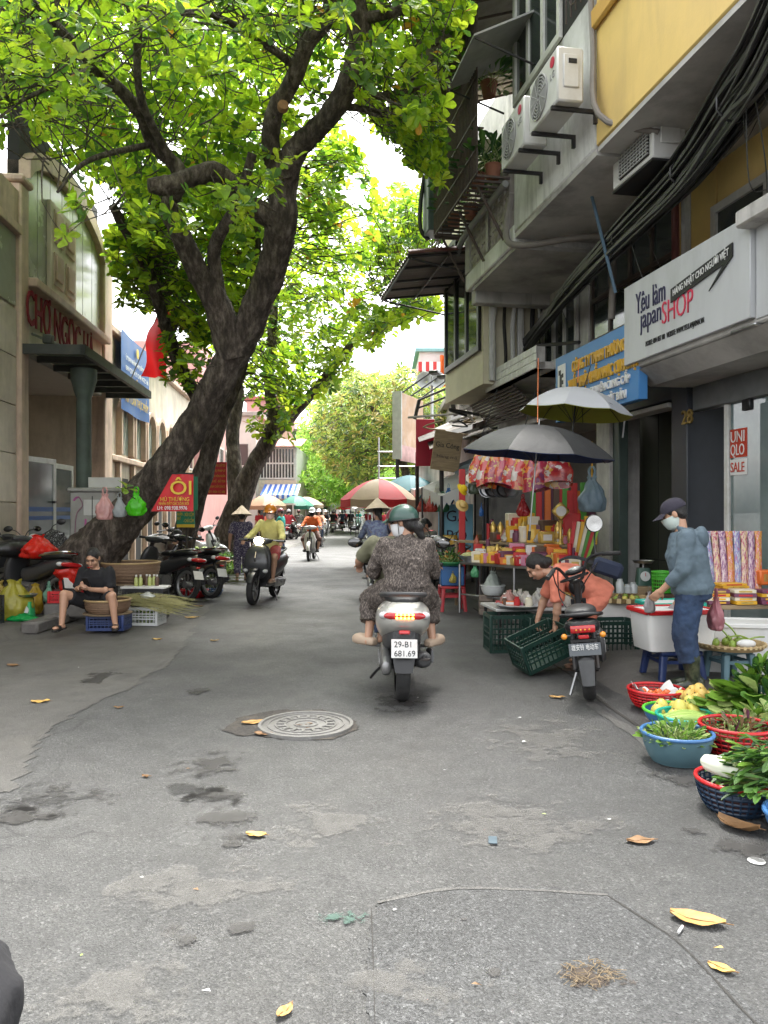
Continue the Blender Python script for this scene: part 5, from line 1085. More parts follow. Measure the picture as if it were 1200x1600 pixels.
 for sg in(-1,1):
  MB().tube([top+Vector((sg*.25,-.065,.036)),top+Vector((sg*.39,-.13,.028))],.021,10).build('grip',RUBBER,bar)
  MB().tube([top+Vector((sg*.22,.0,.04)),top+Vector((sg*.39,-.05,.035))],.008,6).build('brake_lever',ALU,bar)
  if mirrors:
   MB().tube(smoothpath([top+Vector((sg*.2,-.03,.05)),top+Vector((sg*.27,.0,.16)),top+Vector((sg*.36,-.02,.2))],3),.007,6).build('mirror_stem',BLACK,s)
   mo=soft(MB().ell(top+Vector((sg*.4,-.03,.215)),(.075,.022,.048),14,7).build('mirror',BLACK,s));MB().ell(top+Vector((sg*.4,-.044,.215)),(.066,.012,.041),12,6).build('mirror_glass',mat('mirror_dark',(.12,.12,.12),.06,.05,metal=1),mo)
 hl=soft(MB().ell(top+Vector((0,.09,.03)),(.085,.045,.06),16,8).build('headlight',HEADON if lit else CLRLENS,s))
 # rear end
 tl=soft(MB().loft([((x_,-.835+.25*x_*x_*8*.35,.70),(0,.03,0),(0,0,hh),2.2)for x_,hh in((-.17,.012),(-.12,.032),(-.04,.036),(.04,.036),(.12,.032),(.17,.012))],10).build('tail_light',REDLENS,s))
 for sg in(-1,1):soft(MB().ell((sg*.15,-.79,.70),(.055,.05,.034),12,6).build('indicator',CLRLENS,s))
 if tail_on:
  for i in range(5):
   for j in(0,1):MB().ell((-.06+.03*i,-.872+.006*abs(i-2),.688+.026*j),(.011,.006,.009),8,5).build('led',LEDON,tl)
 MB().tube(smoothpath([(-.15,-.3,.80),(-.175,-.55,.835),(-.13,-.78,.86),(0,-.84,.868),(.13,-.78,.86),(.175,-.55,.835),(.15,-.3,.80)],4),.017,8,flat=1.3).build('grab_rail',GREYP if not cub else CHROME,s)
 MB().grid(lambda u,v:Vector(((u-.5)*.17*(1-.35*max(0,v-.7)*2),-.74-.13*v-.02*math.cos((u-.5)*3),.60-.33*v)),6,8).build('rear_mudguard',BLACK,s)
 MB().box((0,-.835,.575),(.085,.02,.03),Matrix.Rotation(R(-20),3,'X'),bev=.006).build('reflector',REDLENS,s)
 pl=MB().box((0,-.862,.455),(.2,.006,.145),Matrix.Rotation(R(-22),3,'X'),bev=.002).build('number_plate',PLATEW,s)
 if plate:
  upv=Vector((0,math.sin(R(22)),math.cos(R(22))))
  for i,t_ in enumerate(plate):
   text(t_,.066,INK,pl,Vector((-.08,-.868,.455))+upv*(.012 if i==0 else-.058),(1,0,0),upv,.001,width=.16 if i else .13,name='plate_number')
   # engine, belt case, silencer, stand
 if not cub:
  soft(MB().loft([((-.13,y_,z_),(.045,0,0),(0,0,h_),3)for y_,z_,h_ in((-.72,.27,.05),(-.62,.28,.09),(-.4,.3,.085),(-.15,.31,.1),(-.02,.3,.06))],12).build('belt_case',ALU,s))
  MB().box((-.02,-.22,.3),(.2,.3,.17),bev=.03).build('engine',DKMETAL,s)
  for k_ in range(3):MB().tube([(-.18,-.62+.2*k_,.3),(-.185,-.62+.2*k_,.3)],.035,10).build('case_boss',ALU,s)
 soft(MB().loft([((.155,y_,z_),(q,0,0),(0,0,q),2.2)for y_,z_,q in((-.04,.26,.02),(-.25,.265,.03),(-.36,.285,.062),(-.6,.325,.072),(-.80,.36,.068),(-.825,.365,.05))],14).build('silencer',GREYP,s))
 MB().lathe([(.001,0),(.05,0),(.05,.012),(.02,.014),(.018,.03),(.001,.03)],14).build('silencer_cap',DKMETAL,s).location=(.155,-.84,.368);
 s.children and None
 MB().loft([((.215,-.42,.335),(.012,0,0),(0,.01,.05),3),((.23,-.6,.36),(.014,0,0),(0,.01,.06),3),((.225,-.78,.385),(.01,0,0),(0,.01,.05),3)],10).build('heat_shield',GREYP,s)
 MB().tube([(.12,-.61,.27),(.11,-.5,.62)],.03,10).build('shock_absorber',DKMETAL,s)
 MB().tube(smoothpath([(-.1,-.1,.22),(-.2,.0,.1),(-.24,.08,.03)],3),.012,6).build('side_stand',DKMETAL,s)
 for sg in(-1,1):MB().tube([(sg*.17,-.18,.36),(sg*.27,-.2,.37)],.015,6).build('pillion_peg',ALU,s)
 return s
SILV=mat('scooter_silver',(.52,.51,.47),.3,.05,3,metal=.35,coat=.5);BLKP=mat('scooter_black',(.02,.02,.022),.22,.1,4,coat=.7);MATB=mat('scooter_satin',(.035,.036,.038),.35,.15,4,coat=.4)
WHTP=mat('scooter_white',(.55,.56,.56),.3,.06,4,coat=.5);REDS=mat('scooter_red',(.35,.02,.03),.3,.1,4,coat=.5);BLUS2=mat('scooter_teal',(.3,.45,.45),.35,.1,4,coat=.4)
# main scooter seen from behind
ms=scooter('silver scooter with lit red tail light carrying two people',(.125,6.74,0),R(1.5),SILV,GREYP,plate=('29-B1','681.69'),tail_on=True,lean=1.0)
text('Lisa',.05,GREYP,ms,(-.207,-.42,.66),(0,-1,0),(0,0,1),.002,italic=.3)
# black scooter coming towards the camera
bs2=scooter('black scooter with lit headlight coming down the street',(-2.03,13.05,0),R(172),MATB,BLACK,lit=True,mirrors=False,lean=-2,floor_m=1)
sv2=scooter('silver scooter ridden towards the camera beside the teal shirt',(-2.26,24.0,0),R(178),SILV,SILV,mirrors=False,detail=False,cub=True,rwheel=.285)
rd2=scooter('red motorbike ridden away by a rider in a red shirt',(-4.85,39.5,0),R(-4),REDS,cub=True,rwheel=.285,detail=False)
ch2=scooter('grey scooter of the rider in conical hat',(-.12,13.4,0),R(3),WHTP,plate=None,detail=False)
pr2=scooter('black scooter parked nose out beside the red legged stool',(XZ(690,14.2),14.2,.0),R(150),BLKP,BLACK,lean=-7)
# parked bikes left of the leaning tree
pk=[scooter('black motorbike with chrome rail parked beside the fruit bags',(-4.98,10.75,.09),R(58),MATB,cub=True,rwheel=.29,lean=8,mirrors=False),scooter('black motorbike with spotted seat cover parked by the glass doors',(-5.25,12.2,.09),R(-175),BLKP,BLACK,lean=8),scooter('dark motorbike parked behind the black one by the market wall',(-5.5,11.5,.09),R(60),MATB,cub=True,rwheel=.29,lean=8),scooter('black motorbike with white number plate parked behind the leaning trunk',(-3.75,12.9,.02),R(56),MATB,cub=True,rwheel=.29,lean=7,mirrors=False),scooter('grey motorbike with tilted plate parked behind the wicker basket',(-3.45,13.5,.02),R(52),BLKP,cub=True,rwheel=.285,lean=7),scooter('silver motorbike parked beyond the green price board',(-4.6,19.5,.09),R(-120),WHTP,cub=True,rwheel=.29,lean=8),scooter('black scooter parked beyond the two seated sellers',(-4.9,18.0,.09),R(-140),BLKP,lean=8)]
far_specs=[(508,47,176,WHTP,'pale scooter ridden towards the camera near the far canopies'),(467,45,4,SILV,'grey scooter ridden away beside the red shirt rider'),(535,60,2,BLKP,'black scooter far down the street under the white tents'),(560,64,178,BLUS2,'teal scooter far down the street coming closer'),(440,40,90,BLKP,'dark scooter standing beside the teal shirt'),(497,33,174,BLKP,'dark scooter following the silver one')]
FARS=[scooter(lb,(XZ(px,Z),Z,0),R(rz),mt,detail=False,mirrors=False)for px,Z,rz,mt,lb in far_specs]
# ---- electric bike, right foreground
eb=thing('electric_bike','black electric bike with grey plate parked behind crates','bike',(1.74,6.56,.015),R(-13));eb.rotation_euler=(0,R(-6),R(-13));fender.rc=.225
wheel(eb,-.48,.225,.1);wheel(eb,.56,.225,.1)
fender(eb,-.48,.265,.13,60,195,BLACK,'rear_fender');fender(eb,.56,.265,.13,0,150,BLACK,'front_fender')
MB().grid(lambda u,v:Vector(((u-.5)*(.12-.03*v),-.735-.03*v-.015*math.cos((u-.5)*3),.36-.19*v)),5,6).build('mud_flap',GREYP,eb)
MB().tube(smoothpath([(0,-.4,.52),(0,-.1,.4),(0,.1,.26),(0,.32,.3),(0,.42,.6),(0,.38,.86)],4),.03,8).build('frame',DKMETAL,eb)
for sg in(-1,1):
 MB().tube([(sg*.075,-.48,.225),(sg*.06,-.3,.45),(sg*.05,-.1,.42)],.016,8).build('swing_arm',DKMETAL,eb);MB().tube([(sg*.085,-.48,.24),(sg*.08,-.36,.56)],.022,8).build('shock',DKMETAL,eb)
 MB().tube([(sg*.055,.56,.225),(sg*.05,.42,.7)],.018,8).build('fork_leg',DKMETAL,eb)
MB().box((0,.1,.26),(.2,.42,.16),Matrix.Rotation(R(6),3,'X'),bev=.04).build('battery_box',GREYP,eb)
soft(MB().loft([((0,y_,z_),(hw,0,0),(0,0,hh),2.6)for y_,z_,hw,hh in((-.62,.70,.06,.02),(-.56,.70,.125,.05),(-.35,.69,.135,.055),(-.12,.68,.1,.05),(0,.67,.05,.025))],14).build('seat',SEATB,eb))
soft(MB().loft([((0,y_,z_),(hw,0,0),(0,0,hh),3)for y_,z_,hw,hh in((-.66,.60,.12,.045),(-.58,.60,.15,.06),(-.35,.58,.12,.06),(-.1,.52,.08,.06))],14).build('tail_body',BLACK,eb))
MB().tube(smoothpath([(-.13,-.42,.66),(-.15,-.6,.69),(0,-.68,.70),(.15,-.6,.69),(.13,-.42,.66)],4),.014,8).build('grab_rail',BLACK,eb)
tl=soft(MB().loft([((x_,-.665,.585),(0,.018,0),(0,0,.03),3)for x_ in(-.095,-.085,0,.085,.095)],12).build('tail_light',REDLENS,eb))
for i in range(4):MB().ell((-.05+.033*i,-.686,.583),(.008,.004,.008),8,5).build('led',ORLENS,tl)
MB().box((0,-.675,.527),(.08,.02,.03),bev=.006).build('reflector',REDLENS,eb);MB().bb((-.1,-.69,.49),(.1,-.66,.51)).build('plate_bracket',BLACK,eb)
for sg in(-1,1):MB().tube([(sg*.09,-.65,.535),(sg*.13,-.655,.535)],.012,6).build('indicator_stem',BLACK,eb);soft(MB().ell((sg*.145,-.66,.535),(.027,.022,.024),10,6).build('indicator',ORLENS,eb))
pl=MB().box((0,-.70,.435),(.24,.008,.095),Matrix.Rotation(R(-10),3,'X'),bev=.002).build('number_plate',mat('plate_grey',(.09,.1,.11),.5,.1),eb)
text('雄安铃 电动车',.05,WPR,pl,(-.1,-.709,.435),(1,0,0),(0,.17,1),.001,width=.2,name='plate_number');text('Xiongan',.02,WPR,pl,(-.03,-.704,.405),(1,0,0),(0,.17,1),.001,name='plate_word',italic=.3)
HBM=Matrix.Translation((0,.38,.9))@Matrix.Rotation(R(-13),4,'Y')@Matrix.Rotation(R(22),4,'Z')@Matrix.Translation((0,-.38,-.9))
def HB():
 q=MB();q.M=HBM;return q
hb=HB().tube(smoothpath([(-.34,.12,1.0),(-.24,.22,1.04),(-.14,.34,1.02),(-.06,.38,.88),(0,.39,.86),(.06,.38,.88),(.14,.34,1.02),(.24,.22,1.04),(.34,.12,1.0)],3),.014,8).build('handlebar',DKMETAL,eb)
for sg in(-1,1):
 HB().tube([(sg*.24,.215,1.035),(sg*.355,.1,.995)],.02,10).build('grip',RUBBER,hb);HB().tube([(sg*.2,.3,1.04),(sg*.33,.18,1.01)],.007,6).build('brake_lever',ALU,hb)
HB().ell((0,.36,.96),(.1,.07,.035),14,7).build('dial',BLACK,eb);HB().ell((0,.35,.975),(.07,.05,.025),12,6).build('dial_glass',mat('dial_glass',(.3,.32,.3),.15),eb);HB().tube([(.13*math.cos(a),.42+.1*math.sin(a),.9)for a in[i*.5 for i in range(14)]],.011,6).build('front_ring',BLACK,eb)
soft(MB().ell((0,.5,.8),(.08,.06,.08),14,8).build('headlight',BLACK,eb))
HB().tube(smoothpath([(.2,.26,1.05),(.24,.28,1.16),(.27,.25,1.25)],3),.007,6).build('mirror_stem',BLACK,eb)
o=MB().lathe([(.001,-.012),(.075,-.012),(.08,0),(.075,.012)],20).build('mirror',BLACK,eb);o.location=HBM@Vector((.275,.24,1.31));o.rotation_euler=(R(90),0,R(12));MB().lathe([(.001,.013),(.072,.0135)],20).build('mirror_glass',CHROME,o)
for a_,b_ in(((-.2,.3,1.02),(-.02,.42,.7)),((.2,.3,1.02),(.03,.42,.7)),((-.15,.33,1.0),(-.05,.3,.55))):MB().tube(smoothpath([a_,((a_[0]+b_[0])/2-.06,.45,(a_[2]+b_[2])/2-.05),b_],4),.006,5).build('brake_cable',CABLE,eb)
MB().box((.14,-.05,.36),(.06,.3,.22),Matrix.Rotation(R(15),3,'X'),bev=.03).build('side_case',GREYP,eb);MB().box((.175,-.0,.34),(.006,.07,.11),bev=.002).build('sticker',PAPER,eb)
MB().tube([(.08,.02,.3),(.2,.02,.3)],.015,6).build('pedal',RUBBER,eb);MB().tube([(-.06,-.3,.24),(-.15,-.38,.02)],.012,6).build('stand',ALU,eb)
for c in((.3,-.16),):pass
# black cover on one parked bike, helmets, red plastic bag, spotted cover
# ==== people (local: +y forward, x to the person's right, z up)
SKIN=mat('skin',(.46,.26,.17),.5,.1,8,.05,90);SKIN2=mat('skin_tan',(.36,.2,.13),.5,.1,8,.05,90)
HAIR=mat('black_hair',(.012,.01,.009),.38,.5,50,.6,60,stretch=(4,4,.5))
CLOUD=bpy.data.textures.new('folds','CLOUDS');CLOUD.noise_scale=.07;CLOUD.noise_depth=3
BASE=dict(pelvis=(0,0,.86),chest=(0,.0,1.14),neck=(0,-.01,1.33),head=(0,.015,1.485),shR=(.165,-.01,1.28),shL=(-.165,-.01,1.28),elR=(.21,-.03,1.03),elL=(-.21,-.03,1.03),wrR=(.22,.05,.81),wrL=(-.22,.05,.81),hipR=(.085,0,.82),hipL=(-.085,0,.82),knR=(.09,.02,.44),knL=(-.09,.02,.44),anR=(.09,-.03,.075),anL=(-.09,-.03,.075))
def finish(mb,name,material,parent,vox,smooth=4,fold=0,fscale=None):
 o=mb.build(name,material,parent);m_=o.modifiers.new('remesh','REMESH');m_.mode='VOXEL';m_.voxel_size=vox;m_.use_smooth_shade=True
 m_=o.modifiers.new('smooth','SMOOTH');m_.factor=.5;m_.iterations=smooth
 if fold:m_=o.modifiers.new('fold','DISPLACE');m_.texture=CLOUD;m_.strength=fold;m_.mid_level=.5;m_.texture_coords='GLOBAL'
 return o
def torso(mb,J,add=0.0,low=0,high=1,girth=1.0):
 pel,ch,nk=Vector(J['pelvis']),Vector(J['chest']),Vector(J['neck']);lat=(Vector(J['shR'])-Vector(J['shL'])).normalized();hl=(Vector(J['hipR'])-Vector(J['hipL'])).normalized()
 ax=(ch-pel).normalized();fw=lat.cross(-ax).normalized()if False else ax.cross(lat).normalized()*-1
 fw=lat.cross(ax).normalized();sp=[(pel-ax*.09,.135,.1,hl),(pel,.158*girth,.118*girth,hl),(pel.lerp(ch,.4),.135*girth,.105*girth,hl.lerp(lat,.4)),(pel.lerp(ch,.7),.15*girth,.11*girth,lat),(ch,.165*girth,.115*girth,lat),(ch.lerp(nk,.45),.16,.1,lat),(ch.lerp(nk,.75),.125,.08,lat),(nk,.06,.06,lat)]
 n_=len(sp);secs=[]
 for i,(c,a,b,la)in enumerate(sp[low:]):
  f_=la.cross(ax).normalized();secs.append((c,la.normalized()*(a+add),f_*(b+add),2.3))
 mb.loft(secs,18)
def hand(mb,wr,d,palm_n,curl=.5,side=1,s=1.0):
 wr=Vector(wr);d=Vector(d).normalized();n_=Vector(palm_n);n_=(n_-d*n_.dot(d)).normalized();x=d.cross(n_).normalized()*side
 R3=Matrix((x,n_,d)).transposed();mb.ell(wr+d*.045*s,(.038*s,.016*s,.052*s),12,8,R3);mb.caps(wr-d*.02,wr+d*.02,.026*s,.027*s)
 for i,(off,ln)in enumerate(((-.030,.062),(-.010,.074),(.010,.07),(.029,.055))):
  b=wr+d*.085*s+x*off*s;a1=curl*.9;d1=(d*math.cos(a1)+n_*math.sin(a1));m_=b+d1*ln*.55*s;a2=curl*2.2;d2=d*math.cos(a2)+n_*math.sin(a2);e=m_+d2*ln*.5*s
  mb.caps(b-d*.02*s,m_,.0088*s,.008*s,7);mb.caps(m_,e,.008*s,.0066*s,7)
 b=wr+d*.028*s-x*.032*s;td=(d*.7-x*.55+n_*(.3+.4*curl)).normalized();m_=b+td*.036*s;mb.caps(b,m_,.0115*s,.0095*s,7);mb.caps(m_,m_+(td+d*.4+n_*curl*.5).normalized()*.03*s,.0092*s,.0078*s,7)
def headmat(J):
 yaw,pitch,roll=J.get('look',(0,0,0));return Matrix.Rotation(R(yaw),3,'Z')@Matrix.Rotation(R(-pitch),3,'X')@Matrix.Rotation(R(roll),3,'Y')
def person(label,loc,rz,J=None,top=None,bottom=None,shoes=None,hair='short',hat=None,mask=None,skin=None,vox=.012,scale=1.0,face=True,group=None,girth=1.0,handk=.4,hands=None,belt=None):
 J={**BASE,**(J or{})};J={k:(Vector(v)if k!='look' else v)for k,v in J.items()};skin=skin or SKIN
 p=thing('person',label,'person',loc,rz,group);p.scale=(scale,)*3
 b=MB();torso(b,J,0,girth=girth);hm=headmat(J);H=J['head']
 hp=lambda x,y,z:H+hm@Vector((x,y,z))
 b.caps(J['neck']-Vector((0,0,.02)),hp(0,-.025,-.075),.052,.05)
 b.ell(hp(0,-.012,.02),(.074,.092,.095),18,12,hm);b.ell(hp(0,.022,-.045),(.058,.066,.072),16,10,hm);b.ell(hp(0,.05,-.085),(.032,.03,.028),12,8,hm)
 b.caps(hp(0,.082,.012),hp(0,.1,-.028),.009,.014);b.ell(hp(0,.097,-.034),(.019,.014,.011),10,6,hm);b.ell(hp(0,.08,.03),(.05,.014,.014),12,6,hm);b.ell(hp(0,.078,-.07),(.026,.014,.012),10,6,hm)
 for sg in(-1,1):b.ell(hp(sg*.076,-.012,-.005),(.012,.022,.034),10,7,hm@Matrix.Rotation(sg*R(15),3,'Z'));b.ell(hp(sg*.042,.062,-.03),(.024,.02,.026),10,6,hm)
 for sd_ in 'RL':
  sg=1 if sd_=='R' else-1
  b.caps(J['sh'+sd_],J['el'+sd_],.05,.04);b.caps(J['el'+sd_],J['wr'+sd_],.041,.027);e=J['el'+sd_].lerp(J['wr'+sd_],.25);b.ell(e,(.044,.044,.05),10,7)
  b.caps(J['hip'+sd_],J['kn'+sd_],.085*girth,.056);b.caps(J['kn'+sd_],J['an'+sd_],.054,.034);k_=J['kn'+sd_].lerp(J['an'+sd_],.3);sh=(J['an'+sd_]-J['kn'+sd_]).normalized();b.ell(k_+Vector((0,-.018,0)),(.05,.052,.1),10,8,sh.to_track_quat('Z','Y').to_matrix())
  hd=(hands or{}).get(sd_)
  d_=(J['wr'+sd_]-J['el'+sd_]).normalized()if not hd else Vector(hd[0]);hand(b,J['wr'+sd_]+d_*.012,d_,hd[1]if hd else(-sg*.9,.3,0),hd[2]if hd and len(hd)>2 else handk,sg if sd_=='R' else-1 if False else sg)
  fd=J.get('toe'+sd_);an=J['an'+sd_];fd=(fd-an)if fd else Vector((sg*.03,.15,-.055));f_=fd.normalized();b.caps(an+Vector((0,-.02,-.035)),an+fd*.9+Vector((0,0,.012)),.036,.022);b.ell(an+fd*.75+Vector((0,0,.008)),(.04,.055,.02),10,6,Matrix.Rotation(math.atan2(-f_.x,f_.y),3,'Z'))
  if shoes:
   so=MB();sr=Matrix.Rotation(math.atan2(-f_.x,f_.y),3,'Z');base=an+Vector((0,0,-.07 if not J.get('toe'+sd_)else-.055));pit=Matrix.Rotation(math.atan2(fd.z+.055,math.hypot(fd.x,fd.y)),3,'X');M_=Matrix.Translation(base)@(sr@pit).to_4x4();so.M=M_
   kind,smat=shoes
   if kind=='sandal':
    so.loft([((0,y_,-.006),(w_,0,0),(0,0,.014),3)for y_,w_ in((-.075,.025),(-.05,.038),(.02,.036),(.1,.046),(.16,.036),(.185,.015))],14);so.loft([((0,y_,.012),(.052,0,0),(0,0,.042),2.4)for y_ in(.07,.09,.12)],14,cap=False)
   elif kind=='clog':
    so.loft([((0,y_,z_),(w_,0,0),(0,0,h_),2.6)for y_,z_,w_,h_ in((-.09,.02,.03,.02),(-.07,.022,.045,.04),(.0,.02,.046,.034),(.08,.03,.056,.055),(.15,.025,.052,.045),(.185,.015,.03,.025))],16)
   elif kind=='boot':
    so.loft([((0,y_,z_),(w_,0,0),(0,0,h_),2.6)for y_,z_,w_,h_ in((-.08,.03,.035,.04),(-.05,.04,.05,.055),(.06,.035,.052,.05),(.14,.025,.05,.038),(.2,.015,.03,.022))],16)
    so.M=None;k2=J['kn'+sd_].lerp(an,.12);so.loft([(k2+Vector((0,-.01,0)),(.072,0,0),(0,.072,.0)),(k2.lerp(an,.4)+Vector((0,-.015,0)),(.072,0,0),(0,.075,0)),(k2.lerp(an,.8),(.055,0,0),(0,.058,0)),(an+Vector((0,.0,-.04)),(.05,0,0),(0,.06,0))],16)
   else:
    so.loft([((0,y_,z_),(w_,0,0),(0,0,h_),2.6)for y_,z_,w_,h_ in((-.085,.025,.03,.035),(-.05,.035,.044,.05),(.05,.03,.046,.045),(.13,.02,.046,.032),(.19,.012,.028,.02))],16)
   if kind=='boot':finish(so,'boot',smat,p,.012,2)
   else:soft(so.build('shoe',smat,p))
 finish(b,'body',skin,p,vox*.62 if vox<.011 else vox,3)
 if top:
  t=MB();ad=top.get('add',.016);torso(t,J,ad,top.get('low',0),girth=girth);sl=top.get('sleeve',.4);low=J['pelvis']+(J['pelvis']-J['chest']).normalized()*.09
  for sd_ in 'RL':
   sh,el,wr=J['sh'+sd_],J['el'+sd_],J['wr'+sd_];r1=.062+ad*.4;k_=top.get('loose',1)
   t.ell(sh,(.066,.066,.066),12,8)
   if sl<=.5:e=sh.lerp(el,sl/.5);t.cyl(sh,e,r1,r1*.98*k_,14)
   else:
    t.caps(sh,el,r1,.054*k_);e=el.lerp(wr,(sl-.5)/.5);t.cyl(el,e,.054*k_,.042*k_,14)
  if top.get('hood'):nk=J['neck'];t.loft([(nk+Vector((.1*math.sin(a),-.075*math.cos(a)-.025,-.01-.035*math.cos(a)-(.03 if abs(a)<.6 else 0))),(.032,0,0),(0,0,.036))for a in[-2.1+.42*i for i in range(11)]],10);t.ell(nk+Vector((0,-.125,-.07)),(.105,.05,.1),14,9)
  if top.get('hood'):
   hd_=MB();nk=J['neck'];hd_.loft([(nk+Vector((.115*math.sin(a),-.1*math.cos(a)-.02,.0-.03*math.cos(a))),(.03*math.cos(a)+.02,0,0),(0,.02,.045))for a in[-2.2+.4*i for i in range(12)]],10);hd_.ell(nk+Vector((0,-.15,-.055)),(.11,.06,.1),14,9);hd_.ell(nk+Vector((0,-.13,-.14)),(.07,.05,.09),14,9);finish(hd_,'hood',top['mat'],p,.011,3,.02)
  if top.get('collar'):nk=J['neck'];t.loft([(nk+Vector((0,-.01,-.03)),(.075,0,0),(0,.075,.0)),(nk+Vector((0,-.005,.035)),(.06,0,0),(0,.062,.01))],14)
  if top.get('skirt'):
   sr=top.get('sr',(.125,.105,.085))
   for sd_ in 'RL':t.caps(J['hip'+sd_]+Vector((0,-.02,.0)),J['kn'+sd_],sr[0],sr[1]);t.cyl(J['kn'+sd_],J['kn'+sd_].lerp(J['an'+sd_],top['skirt']),sr[1],sr[2],14)
   m1=(J['knR']+J['knL'])/2;t.ell((J['pelvis']+m1)/2+Vector((0,0,-.02)),(.17,.2,.09),14,8);t.ell(J['pelvis']+Vector((0,-.02,-.02)),(.19,.14,.12),14,9)
  finish(t,top.get('name','shirt'),top['mat'],p,max(vox,.011),5,top.get('fold',.02))
 if bottom:
  q=MB();kind=bottom.get('kind','pants');ln=bottom.get('len',.95);w_=bottom.get('w',1.0);torso_low=J['pelvis']
  ax=(J['chest']-J['pelvis']).normalized();hl=(J['hipR']-J['hipL']).normalized();f_=hl.cross(ax).normalized()
  q.loft([(J['pelvis']-ax*.1,hl*.15*girth,f_*.115*girth,2.3),(J['pelvis'],hl*.172*girth,f_*.132*girth,2.3),(J['pelvis']+ax*.11,hl*.15*girth,f_*.118*girth,2.3)],18)
  for sd_ in 'RL':
   h_,k_,a_=J['hip'+sd_],J['kn'+sd_],J['an'+sd_]
   if ln<=.5:e=h_.lerp(k_,ln/.5);q.caps(h_,h_.lerp(e,.3),.098*girth,.096*w_);q.cyl(h_,e,.098*girth,.09*w_,16)
   else:q.caps(h_,k_,.098*girth,.074*w_);q.cyl(k_,k_.lerp(a_,(ln-.5)/.5),.074*w_,(.062 if kind=='pants' else .1)*w_,16)
  finish(q,'trousers' if ln>.5 else 'shorts',bottom['mat'],p,max(vox,.011),5,bottom.get('fold',.018))
 if hair:
  h_=MB();h_.ell(hp(0,-.025,.035),(.085,.098,.098),16,10,hm)
  if hair in('bun','long'):h_.ell(hp(0,-.075,.0),(.08,.06,.085),14,9,hm)
  if hair=='bun':h_.ell(hp(0,-.12,-.03),(.05,.045,.05),12,8,hm)
  if hair=='pony':h_.caps(hp(0,-.1,-.0),hp(0,-.14,-.06),.045,.04);h_.caps(hp(.0,-.12,-.05),hp(.02,-.15,-.14),.045,.03);h_.ell(hp(0,-.07,-.01),(.078,.05,.08),12,8,hm)
  if hair=='long':h_.caps(hp(0,-.1,-.02),hp(0,-.11,-.2),.07,.05)
  if hair=='short':h_.ell(hp(0,-.06,-.02),(.078,.05,.06),12,8,hm)
  finish(h_,'hair',HAIR,p,.011,2,.008)
 if face:
  for sg in(-1,1):
   MB().ell(hp(sg*.033,.079,.005),(.016,.009,.006),10,6,hm).build('eye',mat('eye_dark',(.03,.02,.016),.25),p);MB().ell(hp(sg*.034,.089,.03),(.021,.006,.0045),10,5,hm@Matrix.Rotation(sg*R(6),3,'Y')).build('eyebrow',HAIR,p)
  MB().ell(hp(0,.092,-.071),(.024,.007,.0075),12,6,hm).build('mouth',mat('lips',(.32,.1,.085),.45),p)
 if mask:
  k_=MB();k_.M=Matrix.Translation(H)@hm.to_4x4()
  k_.loft([((0,.03,-.125),(.03,0,0),(0,.03,0)),((0,.032,-.1),(.062,0,0),(0,.06,0)),((0,.03,-.05),(.076,0,0),(0,.078,0)),((0,.028,-.01),(.074,0,0),(0,.084,0))],16);k_.build('mask',mask,p)
 if hat:hat(p,H,hm)
 return p
def helmet(material,peak=True,strap=True,size=1.0):
 def fn(p,H,hm):
  h_=MB();h_.M=Matrix.Translation(H+hm@Vector((0,-.012,.035)))@hm.to_4x4()@Matrix.Diagonal((size,size,size,1))
  secs=[]
  for i in range(9):
   a=R(-12+101*i/8);secs.append(((0,0,.115*math.sin(a)),(.108*math.cos(a),0,0),(0,.128*math.cos(a),0)))
  h_.loft([((0,0,-.024),(.1,0,0),(0,.12,0))]+secs,22);o=h_.build('helmet',material,p)
  r_=MB();r_.M=h_.M;r_.loft([((.112*math.cos(t),.132*math.sin(t),-.022),(.006*math.cos(t),.006*math.sin(t),0),(0,0,.007))for t in[2*math.pi*i/26 for i in range(26)]],6,closed=True);r_.build('rim',BLACK,o)
  if peak:
   k_=MB();k_.M=h_.M
   k_.grid(lambda u,v:Vector((.1*math.sin((u-.5)*2.5),.085+.07*v*math.cos((u-.5)*2.2)+.04*math.cos((u-.5)*2.5),.012-.028*v-.05*(u-.5)**2)),10,4);k_.build('peak',material,o)
  if strap:
   for sg in(-1,1):k_=MB();k_.M=h_.M;k_.tube([(sg*.1,.01,-.02),(sg*.082,.02,-.1),(sg*.03,.045,-.165)],.006,5,flat=.5);k_.build('strap',BLACK,o)
 return fn
def conical(material):
 def fn(p,H,hm):
  h_=MB();h_.M=Matrix.Translation(H+hm@Vector((0,-.01,.03)))@hm.to_4x4();h_.lathe([(.235,-.0),(.19,.045),(.1,.13),(.03,.2),(.004,.215)],30);h_.lathe([(.232,-.004),(.16,.06),(.03,.18)],30);o=h_.build('conical_hat',material,p)
  for i in range(1,8):k_=MB();k_.M=h_.M;q=.235*i/8;k_.loft([((q*math.cos(t),q*math.sin(t),.2155-.215*(q/.235)**1.0),(.003*math.cos(t),.003*math.sin(t),0),(0,0,.003))for t in[2*math.pi*j/26 for j in range(26)]],4,closed=True);k_.build('ring',material,o)
 return fn
def cap(material):
 def fn(p,H,hm):
  h_=MB();h_.M=Matrix.Translation(H+hm@Vector((0,-.018,.03)))@hm.to_4x4();h_.loft([((0,0,-.005),(.088,0,0),(0,.108,0))]+[((0,-.004,.098*math.sin(a)),(.09*math.cos(a)**.8,0,0),(0,.11*math.cos(a)**.8,0))for a in[R(85*i/7)for i in range(8)]],20);o=h_.build('cap',material,p)
  k_=MB();k_.M=h_.M;k_.grid(lambda u,v:Vector((.082*math.sin((u-.5)*2.6),.05+.085*v*math.cos((u-.5)*2.0)+.058*math.cos((u-.5)*2.6),.012-.026*v-.06*(u-.5)**2)),12,5);k_.build('cap_peak',material,o)
 return fn
